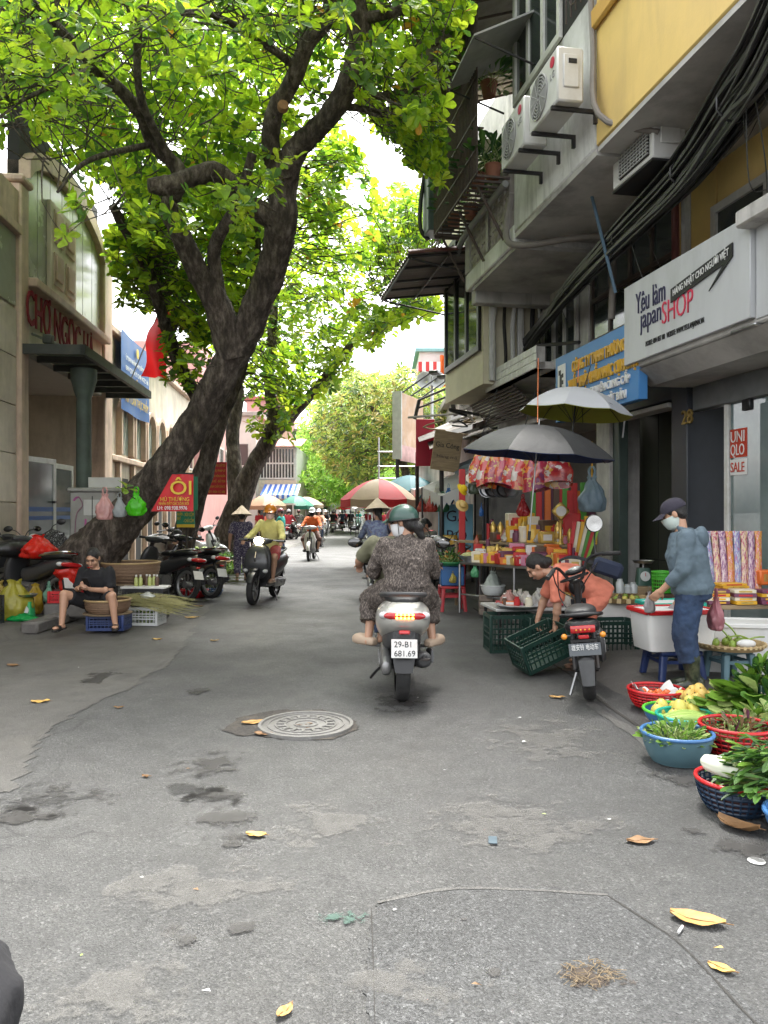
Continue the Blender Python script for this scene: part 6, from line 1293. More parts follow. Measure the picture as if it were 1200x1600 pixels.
def cloth(name,hexs,rough=.85,var=.12,bump=.15,**k):return mat(name,hx(hexs),rough,var,10,bump,60,**k)
def pattern(name,c1,c2,scale=40,c3=None,thr=.5,stretch=(1,1,1)):
 m=bpy.data.materials.new(name);m.use_nodes=True;n=m.node_tree.nodes;l=m.node_tree.links;b=n['Principled BSDF'];b.inputs['Roughness'].default_value=.85;tc=n.new('ShaderNodeTexCoord');mp=n.new('ShaderNodeMapping');mp.inputs['Scale'].default_value=stretch;l.new(tc.outputs['Object'],mp.inputs[0])
 nz=n.new('ShaderNodeTexNoise');nz.inputs['Scale'].default_value=scale;nz.inputs['Detail'].default_value=5;nz.inputs['Roughness'].default_value=.75;l.new(mp.outputs[0],nz.inputs['Vector']);r_=ramp(n,[(thr-.06,c1),(thr+.05,c2)]+([(thr+.14,c3)]if c3 else[]));l.new(nz.outputs['Fac'],r_.inputs[0]);l.new(r_.outputs[0],b.inputs['Base Color']);MATS[name]=m;return m
DRESS=pattern('brown_print',(.038,.03,.026),(.12,.098,.085),58,(.27,.225,.19),.5,(1.6,1.6,.8));PURP=pattern('purple_print',(.045,.035,.09),(.42,.38,.42),38,None,.56);BLUEPR=pattern('blue_print',(.22,.26,.36),(.08,.1,.24),16,(.42,.36,.2),.52)
OLIVE=cloth('olive_tee','6b6a55');YSH=cloth('yellow_shirt','cfc87e');CORAL=cloth('coral_cloth','d98068');HOOD=cloth('blue_hoodie','56656f');JEANS=cloth('jeans','24344e',var=.45,dirt=hx('3f5676'),dirt_amt=.5,dscale=3);NAVYC=cloth('navy_cloth','222a3e');BLKC=cloth('black_cloth','17171b');TEALC=cloth('teal_shirt','1f8a80');REDC=cloth('red_shirt','a8303c');ORGC=cloth('orange_jacket','c8602c');CAPM=cloth('cap_cloth','2d2a36');DKBLUE=cloth('dark_blue_cloth','2b3a52');GREYCL=cloth('grey_cloth','77756f');BOOTM=pattern('camouflage_boot',(.012,.018,.012),(.045,.055,.03),14,(.08,.085,.05),.5);BOOTM.node_tree.nodes['Principled BSDF'].inputs['Roughness'].default_value=.35
MASKW=mat('mask_white',(.7,.7,.7),.8,.05);MASKP=mat('mask_pink',(.6,.42,.42),.8,.15,25);MASKG=mat('mask_green',(.45,.52,.48),.8,.06);STRAW=mat('straw',(.42,.34,.24),.75,.15,20,.2,60)
GHEL=mat('helmet_green',(.03,.075,.06),.32,.1,5,coat=.3);OHEL=mat('helmet_orange',(.72,.25,.02),.3,.08,5,coat=.4);BHEL=mat('helmet_maroon',(.14,.015,.03),.35,.1,coat=.3);SHEL=mat('helmet_grey',(.45,.46,.47),.3,.08,coat=.4)
CLOG=mat('clog_beige',(.45,.34,.25),.6,.08);SANDB=mat('sandal_black',(.02,.018,.017),.6,.1);SANDN=mat('sandal_brown',(.09,.06,.045),.6,.1)
def local(root,v):return root.matrix_basis@Vector(v)
sit=lambda**k:{**dict(pelvis=(0,-.28,.90),chest=(0,-.24,1.17),neck=(0,-.20,1.35),head=(0,-.175,1.50),shR=(.165,-.22,1.30),shL=(-.165,-.22,1.30),elR=(.27,-.02,1.10),elL=(-.27,-.02,1.10),wrR=(.31,.18,1.03),wrL=(-.31,.18,1.03),hipR=(.09,-.26,.86),hipL=(-.09,-.26,.86),knR=(.2,.16,.74),knL=(-.2,.16,.74),anR=(.15,.12,.40),anL=(-.15,.12,.40),toeR=(.16,.28,.345),toeL=(-.16,.28,.345)),**k}
GRIPH={'R':((0.1,.6,-.25),(0,-.4,-1),1.0),'L':((-.1,.6,-.25),(0,-.4,-1),1.0)}
def rider(sc,label,J,**k):
 q=person(label,sc.location,0,J,**k);q.rotation_euler=sc.rotation_euler;return q
 # pillion passenger and driver
rider(ms,'person in brown patterned dress and green helmet riding pillion, seen from behind',dict(pelvis=(.03,-.47,.90),chest=(.03,-.45,1.11),neck=(.03,-.42,1.29),head=(-.005,-.40,1.415),look=(62,8,0),shR=(.195,-.44,1.23),shL=(-.145,-.44,1.23),elR=(.26,-.33,1.0),elL=(-.245,-.33,1.0),wrR=(.2,-.1,.98),wrL=(-.2,-.1,.96),hipR=(.12,-.45,.86),hipL=(-.06,-.45,.86),knR=(.235,-.09,.74),knL=(-.235,-.09,.74),anR=(.27,-.22,.435),anL=(-.27,-.22,.44),toeR=(.35,-.1,.385),toeL=(-.36,-.12,.385)),top=dict(mat=DRESS,sleeve=.93,add=.03,skirt=.62,name='dress',fold=.045,collar=True,loose=1.12,sr=(.135,.115,.095)),shoes=('clog',CLOG),hair='pony',hat=helmet(GHEL),mask=MASKW,vox=.01,girth=1.14)
rider(ms,'person in olive t-shirt driving the silver scooter',sit(pelvis=(-.06,-.13,.88),chest=(-.08,-.08,1.13),neck=(-.07,-.03,1.28),head=(-.03,.0,1.40),look=(10,5,0),shL=(-.24,-.06,1.23),shR=(.1,-.06,1.23),elL=(-.36,.08,1.06),elR=(.24,.1,1.03),wrL=(-.35,.17,1.035),wrR=(.34,.18,1.03),hipR=(.05,-.12,.84),hipL=(-.13,-.12,.84),knR=(.18,.26,.7),knL=(-.2,.26,.7),anR=(.14,.2,.38),anL=(-.15,.2,.38),toeR=(.15,.34,.33),toeL=(-.16,.34,.33)),top=dict(mat=OLIVE,sleeve=.42,fold=.02),bottom=dict(mat=DKBLUE,len=.95),shoes=('sandal',SANDB),hat=helmet(BHEL),skin=SKIN2,hands={'L':((-.05,.5,-.2),(0,-.3,-1),1.0),'R':((.05,.5,-.2),(0,-.3,-1),1.0)},vox=.011,face=False)
# yellow shirt rider
rider(bs2,'person in yellow shirt and orange helmet riding the black scooter',sit(look=(4,8,0),anL=(-.17,.12,.4)),top=dict(mat=YSH,sleeve=.94,collar=True,add=.022,fold=.03,loose=1.1),bottom=dict(mat=cloth('red_shorts','a54a48'),len=.42),shoes=('sandal',CLOG),hair='bun',hat=helmet(OHEL),mask=MASKP,hands=GRIPH,face=True)
rider(sv2,'person in orange sleeved jacket and dark mask riding the silver scooter',sit(look=(0,6,0),knR=(.26,.12,.66),knL=(-.26,.12,.66),anR=(.2,.05,.33),anL=(-.2,.05,.33),toeR=(.22,.2,.28),toeL=(-.22,.2,.28)),top=dict(mat=ORGC,sleeve=.9,add=.03),bottom=dict(mat=cloth('brown_pants','5a4038'),len=.6),shoes=('shoe',SANDB),hat=helmet(SHEL),mask=BLKC,hands=GRIPH,vox=.016)
rider(rd2,'person in red shirt and dark helmet riding away',sit(),top=dict(mat=REDC,sleeve=.8,fold=.03),bottom=dict(mat=BLKC),shoes=('shoe',SANDB),hat=helmet(SHEL),hands=GRIPH,vox=.02,face=False)
rider(ch2,'person in conical hat and blue patterned shirt riding the grey scooter',sit(look=(8,10,0)),top=dict(mat=BLUEPR,sleeve=.95,fold=.03,add=.025),bottom=dict(mat=BLKC),shoes=('sandal',SANDB),hair='pony',hat=conical(STRAW),mask=MASKP,hands=GRIPH,vox=.014,face=False)
for i,(sc,mt,hl)in enumerate(zip(FARS,(BLKC,GREYCL,DKBLUE,TEALC,BLKC,cloth('peach','d09a80')),(SHEL,BHEL,SHEL,OHEL,None,SHEL))):
 if i==4:continue
 rider(sc,['person in black top riding the pale far scooter','person in grey shirt riding beside the red shirt rider','person in dark blue riding away far down the street','person in teal riding the far teal scooter','','person in peach top riding behind the silver scooter'][i],sit(),top=dict(mat=mt,sleeve=.6,fold=.03),bottom=dict(mat=DKBLUE if i%2 else BLKC),shoes=('shoe',SANDB),hat=helmet(hl)if hl else None,hands=GRIPH,vox=.022,face=False)
 # walkers
person('person in purple patterned clothes and conical hat walking away',(XZ(377,16.7),16.75,0),R(8),dict(head=(0,.03,1.45),look=(0,6,0),anR=(.08,.12,.1),anL=(-.09,-.2,.09),knR=(.09,.09,.46),knL=(-.09,-.04,.45),elL=(-.25,-.03,1.02),wrL=(-.27,.02,.8)),top=dict(mat=PURP,sleeve=.42,add=.03,fold=.03),bottom=dict(mat=PURP,len=.88,w=1.25),shoes=('sandal',SANDN),hair='bun',hat=conical(STRAW),scale=.97,face=False)
person('person in teal shirt and maroon helmet standing in the street',(XZ(439,27),27.0,0),R(75),dict(look=(0,20,0),elR=(.2,.1,1.05),wrR=(.15,.3,1.1),elL=(-.2,.1,1.05),wrL=(-.15,.28,1.1)),top=dict(mat=TEALC,sleeve=.9,add=.03,fold=.03),bottom=dict(mat=DKBLUE,w=1.5,len=.93),shoes=('shoe',SANDB),hat=helmet(BHEL),hair='short',vox=.018)
for i,(px,Z,rz,mt,hh,lb)in enumerate(((418,36,-60,paint('d86a50'),'bun','person in orange floral top shopping beside the kiosk'),(433,48,160,GREYCL,'short','person in grey shopping under the green parasol'),(478,58,20,cloth('light_blue','86b4d0'),'short','person in light blue shirt far down the street'),(523,66,0,REDC,'bun','person in red walking below the far white tent'),(548,72,10,DKBLUE,'short','person in dark blue at the end of the street'),(500,62,190,paint('c8b040'),'bun','person in yellow walking closer from the far end'))):
 person(lb,(XZ(px,Z),Z,0),R(rz),dict(),top=dict(mat=mt,sleeve=.5,fold=.03),bottom=dict(mat=BLKC),shoes=('shoe',SANDB),hair=hh,vox=.024,face=False)
 # more traffic and shoppers far down the street, too small to tell apart
SRC_S=FARS[0];SRC_P=[o for o in COL.objects if o.get('label')=='person in black top riding the pale far scooter'][0]
for i,(px,Z,rz)in enumerate(((520,54,5),(531,70,178),(548,58,3),(572,72,176),(486,52,4),(512,74,2),(588,60,178))):
 for src,lb,g in((SRC_S,'small scooter in the far traffic below the white tents','far scooters'),(SRC_P,'helmeted rider in the far traffic below the white tents','far riders')):
  c=copy_tree(src);c.location=(XZ(px,Z),Z,0);c.rotation_euler=(0,0,R(rz));c['label']=lb;c['group']=g
SRC_W=[o for o in COL.objects if o.get('label')=='person in red walking below the far white tent'][0]
for px,Z,rz in((405,42,30),(446,52,90),(470,64,0),(575,56,200),(600,50,170),(612,42,100),(540,80,0),(558,84,20)):
 c=copy_tree(SRC_W);c.location=(XZ(px,Z),Z,0);c.rotation_euler=(0,0,R(rz));c['label']='small figure in red top shopping at the far stalls';c['group']='far shoppers'
 # seated seller with phone
Zs=9.45;sx=XZ(152,Zs+.2)
person('person in black sitting on a low stool looking at a phone',(sx,Zs+.25,.06),R(176),dict(pelvis=(0,0,.32),chest=(.0,.06,.585),neck=(.0,.1,.74),head=(.01,.15,.865),look=(4,26,0),shR=(.165,.06,.70),shL=(-.165,.06,.70),elR=(.21,.14,.46),elL=(-.21,.14,.46),wrR=(.1,.34,.515),wrL=(-.06,.36,.50),hipR=(.09,.02,.29),hipL=(-.09,.02,.29),knR=(.27,.36,.44),knL=(-.3,.3,.42),anR=(.27,.42,.09),anL=(-.34,.3,.09),toeR=(.29,.57,.03),toeL=(-.4,.44,.03)),top=dict(mat=BLKC,sleeve=.44,add=.024,fold=.02),bottom=dict(mat=BLKC,len=.4),shoes=('sandal',SANDB),hair='bun',skin=SKIN,hands={'R':((-.75,.5,.35),(-.1,-.2,-1),.5),'L':((.45,.6,.5),(.5,-.6,.4),.7)},vox=.0095)
ph=thing('phone','black phone held by the seated person in black','phone',(sx+.015,Zs-.20,.655),R(176));MB().box((0,0,0),(.075,.009,.155),Matrix.Rotation(R(-40),3,'X'),bev=.006).build('case',BLACK,ph);MB().box((0,-.005,.0035),(.066,.002,.14),Matrix.Rotation(R(-40),3,'X')).build('screen',GLASS,ph)
stl=thing('low_stool','small dark plastic stool under the seated person in black','stool',(sx,Zs+.28,.085));MB().bb((-.14,-.13,.17),(.14,.13,.2),bev=.01).build('seat',BLACK,stl)
for a in(-1,1):
 for b_ in(-1,1):MB().tube([(a*.11,b_*.1,.17),(a*.13,b_*.12,0)],.018,6).build('leg',BLACK,stl)
 # two sellers beyond the parked bikes
sitlow=dict(pelvis=(0,0,.42),chest=(0,.08,.68),neck=(0,.14,.84),head=(0,.19,.97),look=(0,15,0),shR=(.165,.08,.80),shL=(-.165,.08,.80),elR=(.2,.2,.56),elL=(-.2,.2,.56),wrR=(.12,.4,.58),wrL=(-.12,.4,.58),hipR=(.09,.02,.38),hipL=(-.09,.02,.38),knR=(.16,.4,.46),knL=(-.16,.4,.46),anR=(.15,.42,.09),anL=(-.15,.42,.09))
person('person with tied hair in brown sitting behind the parked bikes',(XZ(262,14.6),14.6,.05),R(-82),{**sitlow,'head':Vector((0,.19,.99))},top=dict(mat=cloth('brown_top','4a3a34'),sleeve=.5),bottom=dict(mat=BLKC),shoes=('sandal',SANDB),hair='bun',vox=.014)
person('person in navy jacket sitting behind a heap of green fruit',(XZ(288,16.2),16.2,.05),R(-78),sitlow,top=dict(mat=NAVYC,sleeve=.95,fold=.03),bottom=dict(mat=BLKC),shoes=('sandal',SANDB),hair='short',vox=.014)
# woman bending over crates
person('person in coral outfit bending down to lift a green crate',(1.86,7.42,0),R(82),dict(pelvis=(0,-.2,.72),chest=(.02,.06,.87),neck=(0,.25,.93),head=(.0,.385,.965),look=(0,42,0),shR=(.15,.2,.84),shL=(-.165,.2,.85),elR=(.2,.3,.62),elL=(-.2,.2,.60),wrR=(.14,.36,.45),wrL=(-.16,.215,.43),hipR=(.09,-.2,.68),hipL=(-.09,-.2,.68),knR=(.1,-.02,.4),knL=(-.11,.03,.4),anR=(.09,-.1,.08),anL=(-.12,-.03,.08)),top=dict(mat=CORAL,sleeve=.4,add=.026,fold=.03),bottom=dict(mat=CORAL,len=.86,w=1.3,fold=.03),shoes=('sandal',SANDN),hair='bun',hands={'R':((.0,.2,-1),(0,-1,0),.9),'L':((0,.1,-1),(0,1,0),.9)},vox=.0095)
bagp=thing('shoulder_bag','navy shoulder bag lying on the back of the person in coral','bag',(2.06,7.16,.98),R(-12));MB().box((.02,0,0),(.27,.14,.15),Matrix.Rotation(R(18),3,'Y'),bev=.03).build('pouch',NAVYC,bagp);MB().tube(smoothpath([(-.1,.0,.04),(-.22,.02,.085),(-.34,.06,.09),(-.42,.1,.05)],4),.022,6,flat=.3).build('strap',BLKC,bagp)
# man in hoodie and rubber boots
hm_=person('person in blue hooded sweatshirt, dark cap and camouflage rubber boots',(2.42,6.08,.10),R(66),dict(pelvis=(0,-.02,.84),chest=(0,.03,1.13),neck=(0,.065,1.315),head=(.0,.135,1.455),look=(4,26,0),shR=(.175,.02,1.27),shL=(-.175,.02,1.27),elR=(.225,-.03,1.02),elL=(-.225,.04,1.01),wrR=(.22,.06,.80),wrL=(-.17,.2,.84),knR=(.09,.05,.45),knL=(-.1,.04,.45)),top=dict(mat=HOOD,sleeve=.86,add=.032,hood=True,fold=.026,loose=1.18),bottom=dict(mat=JEANS,len=.78,w=1.36,fold=.03),shoes=('boot',BOOTM),hair='short',hat=cap(CAPM),mask=MASKG,scale=.95,vox=.0095,girth=1.2)
# passer-by at the left edge
person('person in black shorts walking close by at the left edge',(-.872,1.2,0),R(10),dict(elR=(.17,-.06,1.04),wrR=(.2,.0,.9),shR=(.11,-.01,1.28),shL=(-.14,-.01,1.28)),top=dict(mat=GREYCL,sleeve=.4,fold=.02),bottom=dict(mat=BLKC,len=.48,w=2.1,fold=.02),shoes=('sandal',SANDB),hair='short',vox=.012,face=False)
# seller under the white canopy
person('person sitting behind the food counter under the white tarpaulin',(XZ(676,17.2),17.2,.1),R(120),sitlow,top=dict(mat=GREYCL,sleeve=.45),bottom=dict(mat=BLKC),shoes=('sandal',SANDB),hair='bun',vox=.018,scale=1.15)
# ==== goods, baskets, stalls
def plast(h,**k):return paint(h,rough=.38,**k)
def round_basket(name,label,cat,loc,rad_,ht,colour,rim=None,lattice=True,base_r=.72,group=None,wicker=False):
 b=thing(name,label,cat,loc,rnd(0,3),group);rim=rim or colour;rb=rad_*base_r
 prof=lambda t:rb+(rad_-rb)*math.sin(t*math.pi/2)**.8
 MB().lathe([(.001,.012),(rb,.012),(rb,0),(.001,0)],28).build('base',colour,b)
 if lattice:
  n=30;sl=None
  for i in range(n):
   if sl is None:o=sl=MB().tube([(prof(t),0,t*ht)for t in(0,.25,.5,.75,1)],.0065,4,flat=.5).build('slat',colour,b,False)
   else:o=sl.copy();COL.objects.link(o);o.parent=b
   o.rotation_euler=(0,0,2*math.pi*i/n)
  for t in(.12,.3,.48,.66,.84):MB().loft([((prof(t)*math.cos(a),prof(t)*math.sin(a),t*ht),(.004*math.cos(a),.004*math.sin(a),0),(0,0,.007))for a in[2*math.pi*i/30 for i in range(30)]],4,closed=True).build('hoop',colour,b)
  MB().lathe([(prof(t)-.008,t*ht)for t in(0,.2,.4,.6)],28).build('lining',mat('basket_shade_'+colour.name,tuple(c*.5 for c in colour.node_tree.nodes['Principled BSDF'].inputs[0].default_value[:3])if not colour.node_tree.nodes['Principled BSDF'].inputs[0].is_linked else(.05,.02,.02),.6),b)  # added inner wall, its dark colour painted in as shade behind the lattice
 else:MB().lathe([(rb,.002)]+[(prof(t),t*ht)for t in(.15,.3,.5,.7,.85,1)]+[(prof(t)-.006,t*ht)for t in(1,.7,.4,.1)],32).build('wall',colour,b)
 MB().loft([((rad_*math.cos(a),rad_*math.sin(a),ht),(.011*math.cos(a),.011*math.sin(a),0),(0,0,.011))for a in[2*math.pi*i/36 for i in range(36)]],8,closed=True).build('rim',rim,b)
 return b
def crate(label,loc,rz,w_=.5,d_=.34,h_=.28,colour=None,tilt=None,group='plastic crates of the market'):
 c=thing('plastic_crate',label,'crate',loc,rz,group)
 if tilt:c.rotation_euler=(tilt[0],tilt[1],rz)
 MB().bb((-w_/2,-d_/2,0),(w_/2,d_/2,.012)).build('base',colour,c)
 for sx in(-1,1):
  for sy in(-1,1):MB().box((sx*(w_/2-.015),sy*(d_/2-.015),h_/2),(.034,.034,h_),bev=.006).build('corner_post',colour,c)
 for s_,(a,ln)in(((0,-1),('x',w_)),((0,1),('x',w_)),((-1,0),('y',d_)),((1,0),('y',d_))):
  cx,cy=s_[0]*(w_/2-.008),s_[1]*(d_/2-.008)
  for z_,hh in((.02,.035),(h_*.36,.016),(h_*.5,.016),(h_*.64,.016),(h_-.02,.04)):
   MB().box((cx,cy,z_),(ln-.07 if a=='x' else .012,.012 if a=='x' else ln-.07,hh)).build('rail',colour,c,False)
  n=int(ln/.045)
  for i in range(1,n):
   q=-ln/2+ln*i/n;MB().box((cx+(q if a=='x' else 0),cy+(q if a=='y' else 0),h_/2),(.01 if a=='x' else .009,.009 if a=='x' else .01,h_-.06)).build('rib',colour,c,False)
 return c
def stool(label,loc,rz,h_=.42,s_=.3,colour=None,legs=None):
 t=thing('plastic_stool',label,'stool',loc,rz,'plastic stools of the market');MB().box((0,0,h_-.02),(s_,s_,.04),bev=.012).build('seat',colour,t)
 for a in(-1,1):
  for b in(-1,1):MB().loft([((a*s_*.42,b*s_*.42,h_-.04),(.03,0,0),(0,.03,0),4),((a*s_*.5,b*s_*.5,0),(.026,0,0),(0,.026,0),4)],10).build('leg',legs or colour,t)
 for a in(-1,1):MB().bb((-s_*.42,a*s_*.44-.006,h_*.55),(s_*.42,a*s_*.44+.006,h_*.66)).build('apron',legs or colour,t);MB().bb((a*s_*.44-.006,-s_*.42,h_*.55),(a*s_*.44+.006,s_*.42,h_*.66)).build('apron',legs or colour,t)
 return t
def bagm(hexs,tl=.35,rough=.25):return mat('bag_'+hexs,hx(hexs),rough,.15,8,.5,18,tlc=tl,spec=.6)
def bag(label,loc,w_,h_,colour,squash=.7,handles=True,name='plastic_bag',seed=0,open_=False,group=None,fill=None,rz=None):
 b=thing(name,label,'bag',loc,rnd(0,6)if rz is None else rz,group);m_=MB()
 def fn(u,v):
  a=u*2*math.pi;prof=[(.0,.6),(.06,.86),(.3,1.0),(.55,.82),(.75,.5),(.9,.26),(1,.34)]if not open_ else[(0,.5),(.1,.7),(.5,.9),(.8,1.0),(1,1.08)]
  k_=0
  for i in range(len(prof)-1):
   if v>=prof[i][0]:t=(v-prof[i][0])/(prof[i+1][0]-prof[i][0]);k_=prof[i][1]+(prof[i+1][1]-prof[i][1])*min(t,1)
  nn=1+.34*noise.noise(Vector((math.cos(a)*2.2+seed,math.sin(a)*2.2,v*3)))+.2*noise.noise(Vector((math.cos(a)*5,math.sin(a)*5+seed,v*4)))+.16*v*math.sin(a*7+seed*3+4*v)
  return Vector((w_/2*k_*nn*math.cos(a),w_/2*squash*k_*nn*math.sin(a),v*h_+(.03*h_*math.sin(a*3+seed)if v>.9 else 0)))
 m_.grid(fn,36,18);m_.add([fn(i/36,0)for i in range(36)],[tuple(range(36))]);m_.build('sack',colour,b,auto=180)
 if handles and not open_:
  for s_ in(-1,1):MB().tube(smoothpath([(s_*w_*.05,0,h_*.95),(s_*w_*.12,0,h_*1.15),(s_*w_*.03,0,h_*1.28)],3),[w_*.05]*7,6,flat=.25).build('handle',colour,b)
 if fill:MB().ell((0,0,h_*.33),(w_*.36,w_*.36*squash,h_*.27),12,8).build('contents',fill,b)
 return b
GRN=[leafmat('veg_bright',(.16,.30,.035),.3),leafmat('veg_mid',(.08,.19,.03),.28),leafmat('veg_dark',(.035,.10,.025),.25),leafmat('veg_pale',(.36,.45,.15),.35),leafmat('veg_purple',(.09,.02,.045),.2),leafmat('veg_brown',(.2,.13,.07),.2)]
def leaf_heap(name,label,loc,rx,ry,h_,n,L,mats=(0,1,2),stems=True,group=None,wid=.9,dirn=None,as_parts=False):
 t=thing(name,label,'vegetables',loc,0,group);lv=Leaves();st=MB()
 for i in range(n):
  a=rnd(0,6.28);q=math.sqrt(random.random());p_=Vector((rx*q*math.cos(a),ry*q*math.sin(a),h_*(1-q*q)*rnd(.25,1)))
  d_=Vector((p_.x/rx,p_.y/ry,rnd(.1,.7)))+Vector((rnd(-.5,.5),rnd(-.5,.5),0))
  if dirn:d_=Vector(dirn)+Vector((rnd(-.5,.5),rnd(-.5,.5),rnd(-.1,.5)))
  d_.normalize();lv.leaf(p_,d_,Vector((rnd(-.6,.6),rnd(-.6,.6),1)),L*rnd(.6,1.15),random.choice(mats),wid)
  if stems and i%2==0:st.tube(smoothpath([p_,p_-d_*L*.5+Vector((0,0,-.01)),p_-d_*L*.9+Vector((0,0,-.03))],2),[.005,.005,.004,.004,.004],4)
 if as_parts:
  nv=10
  for i in range(len(lv.v)//nv):
   vv=lv.v[i*nv:(i+1)*nv];me=bpy.data.meshes.new('leaf');me.from_pydata([tuple(v-vv[0])for v in vv],[],LF);me.materials.append(GRN[lv.m[i*6]]);o=bpy.data.objects.new('leaf',me);COL.objects.link(o);o.parent=t;o.location=vv[0]
 else:tag(lv.build('leaves',GRN,t),kind='stuff')
 if stems:tag(st.build('stems',GRN[3],t),kind='stuff')
 return t
def fruit(name,label,loc,r_,colour,sx=1.0,sz=1.0,group=None,cat='fruit',stem=True):
 o=thing(name,label,cat,loc,rnd(0,6),group);o.rotation_euler=(rnd(-.4,.4),rnd(-.4,.4),rnd(0,6))
 MB().lathe([(.001,-r_*sz),(r_*.55,-r_*.86*sz),(r_*.95,-r_*.35*sz),(r_,.1*r_*sz),(r_*.8,r_*.6*sz),(r_*.4,r_*.92*sz),(.001,r_*.96*sz)],14,sx=sx).build('flesh',colour,o)
 if stem:MB().cyl((0,0,r_*.9*sz),(0,.004,r_*1.12*sz),.004,n=5).build('stalk',BROWNF,o)
 return o
REDPL=plast('b81c20');BLUPL=plast('3f6d9e');GRNPL=plast('55b83a');TEALPL=plast('1fa08c');DKBPL=plast('20344a');DGRNPL=plast('1f3b33');WHTPL=plast('c9ccca');NAVPL=plast('2a3a66')
MANGO=mat('mango',(.55,.47,.1),.45,.2,6,dirt=(.32,.4,.08),dirt_amt=.8,dscale=8);TOMATO=mat('tomato',(.62,.13,.03),.3,.15,6);LIME=mat('green_fruit',(.22,.32,.05),.4,.2,8);ORANGE=mat('orange_fruit',(.75,.28,.02),.45,.1,10)
def gp_(x,y,h=0.0):return G(x,y,h)
# ---- baskets at the right edge of the road
B=[('red_basket','red plastic basket of tomatoes in newspaper',1025,1128,.205,.13,REDPL,REDPL,1),('green_basin','green rimmed basin full of yellow green mangoes',1056,1158,.215,.10,BLUPL,GRNPL,0),('teal_basin','teal basin holding pale green gourds',1075,1172,.2,.12,TEALPL,TEALPL,0),('blue_basin','blue rimmed basin of picked green leaves',1058,1212,.205,.17,mat('blue_grey_plastic',(.09,.17,.2),.4,.1),BLUPL,0),('red_basket','red plastic basket of purple herbs and roots',1150,1205,.21,.17,REDPL,REDPL,1),('dark_basket','dark blue basket with red rim under the white cabbage',1150,1290,.19,.15,DKBPL,REDPL,1),('blue_bowl','blue bowl under the big bunch of water spinach',1270,1345,.2,.12,BLUPL,BLUPL,0),('teal_basin','teal basin heaped with ripe yellow mangoes',1092,1138,.19,.1,TEALPL,TEALPL,0),('green_basin','dark green tub under the long leafy greens',1160,1158,.26,.12,DGRNPL,DGRNPL,0)]
BL={}
for i,(nm,lb,x,y,r_,h_,c1,c2,la)in enumerate(B):
 p_=G(x,y-14);p_.y+=r_*.5;p_.x=XZ(x,p_.y);hgt=.0
 BL[i]=(p_,r_,h_);round_basket(nm,lb,'basket' if la else 'basin',(p_.x,p_.y,.006+.02*(p_.x>kerbR(p_.y)+.3)),r_,h_,c1,c2,la,group='baskets and basins on the ground')
def infill(i,dz=0):p_,r_,h_=BL[i];return p_,r_,h_+dz
p_,r_,h_=BL[0]
pap=thing('newspaper','crumpled newspaper lining the basket of tomatoes','paper',(p_.x,p_.y,h_*.6));MB().grid(lambda u,v:Vector(((u-.5)*.3,(v-.5)*.26,.05*noise.noise(Vector((u*4,v*4,1)))+.09*(abs(u-.5)*2)**2+.03*(abs(v-.5)*2)**2)),14,14).build('sheet',PAPER,pap)
for k_ in range(7):fruit('tomato','orange red tomato in the newspaper lined basket',(p_.x+rnd(-.1,.1),p_.y+rnd(-.09,.07),h_*.6+.045),.033,TOMATO,sz=.8,group='tomatoes in the red basket',cat='tomato')
p_,r_,h_=BL[1]
for k_,(dx,dy,ss)in enumerate(((-.13,-.02,1),(-.07,.07,.9),(.0,-.06,1.0),(.02,.06,1),(.1,-.06,.9),(.13,.05,1.05),(-.06,-.12,.85),(.06,.0,1))):fruit('mango','yellow green mango in the green rimmed basin',(p_.x+dx,p_.y+dy,h_*.75+.03+.02*(k_%3)),.052*ss,MANGO,sz=1.35,group='mangoes in the green basin',cat='mango')
p_,r_,h_=BL[7]
for k_ in range(11):a=k_*2.4;q=.13*math.sqrt(k_/11);fruit('mango','ripe yellow mango in the teal basin',(p_.x+q*math.cos(a),p_.y+q*math.sin(a),h_+.09-q*.5),.045,mat('ripe_mango',(.68,.47,.12),.45,.12,6,dirt=(.5,.32,.08),dirt_amt=.5,dscale=6),sz=1.2,group='ripe mangoes in the teal basin',cat='mango')
p_,r_,h_=BL[2]
for k_ in range(3):
 gg=tag(MB().loft([((-.17+.34*t,.03*math.sin(t*3),0),(0,.035*math.sin(.25+t*2.7),0),(0,0,.035*math.sin(.25+t*2.7)))for t in[i/8 for i in range(9)]],12).build('gourd',mat('gourd_green',(.3,.42,.1),.4,.3,9,stretch=(1,6,6)),None,loc=(p_.x,p_.y-.06+.06*k_,h_+.005),rz=.15*k_-.1),'pale green long gourd in the teal basin','gourd','gourds in the teal basin')
p_,r_,h_=BL[3];leaf_heap('picked_leaves','heap of picked green leaves in the blue rimmed basin',(p_.x,p_.y,h_*.75),r_*.9,r_*.85,.09,190,.075,(0,0,3,1),wid=.6)
p_,r_,h_=BL[4];leaf_heap('purple_herbs','tangle of purple herbs and brown roots in the red basket',(p_.x,p_.y,h_*.75),r_*.9,r_*.85,.13,130,.09,(4,5,5,1),wid=.5)
p_,r_,h_=BL[5]
cbg=thing('napa_cabbage','white napa cabbage lying across the dark blue basket','cabbage',(p_.x-.03,p_.y-.02,h_+.045),R(-28));cbg.scale=(.68,.68,.68)
CABW=mat('cabbage_white',(.66,.68,.55),.45,.08,5,.1,30);CABG=mat('cabbage_pale',(.5,.58,.26),.45,.2,7,.2,40)
soft(MB().loft([((-.2+.4*t,0,.05-.06*t),(0,q,0),(0,0,q*.85),2.2)for t,q in((0,.03),(.06,.058),(.25,.075),(.5,.08),(.75,.07),(.95,.05),(1,.02))],14).build('head',CABG,cbg))
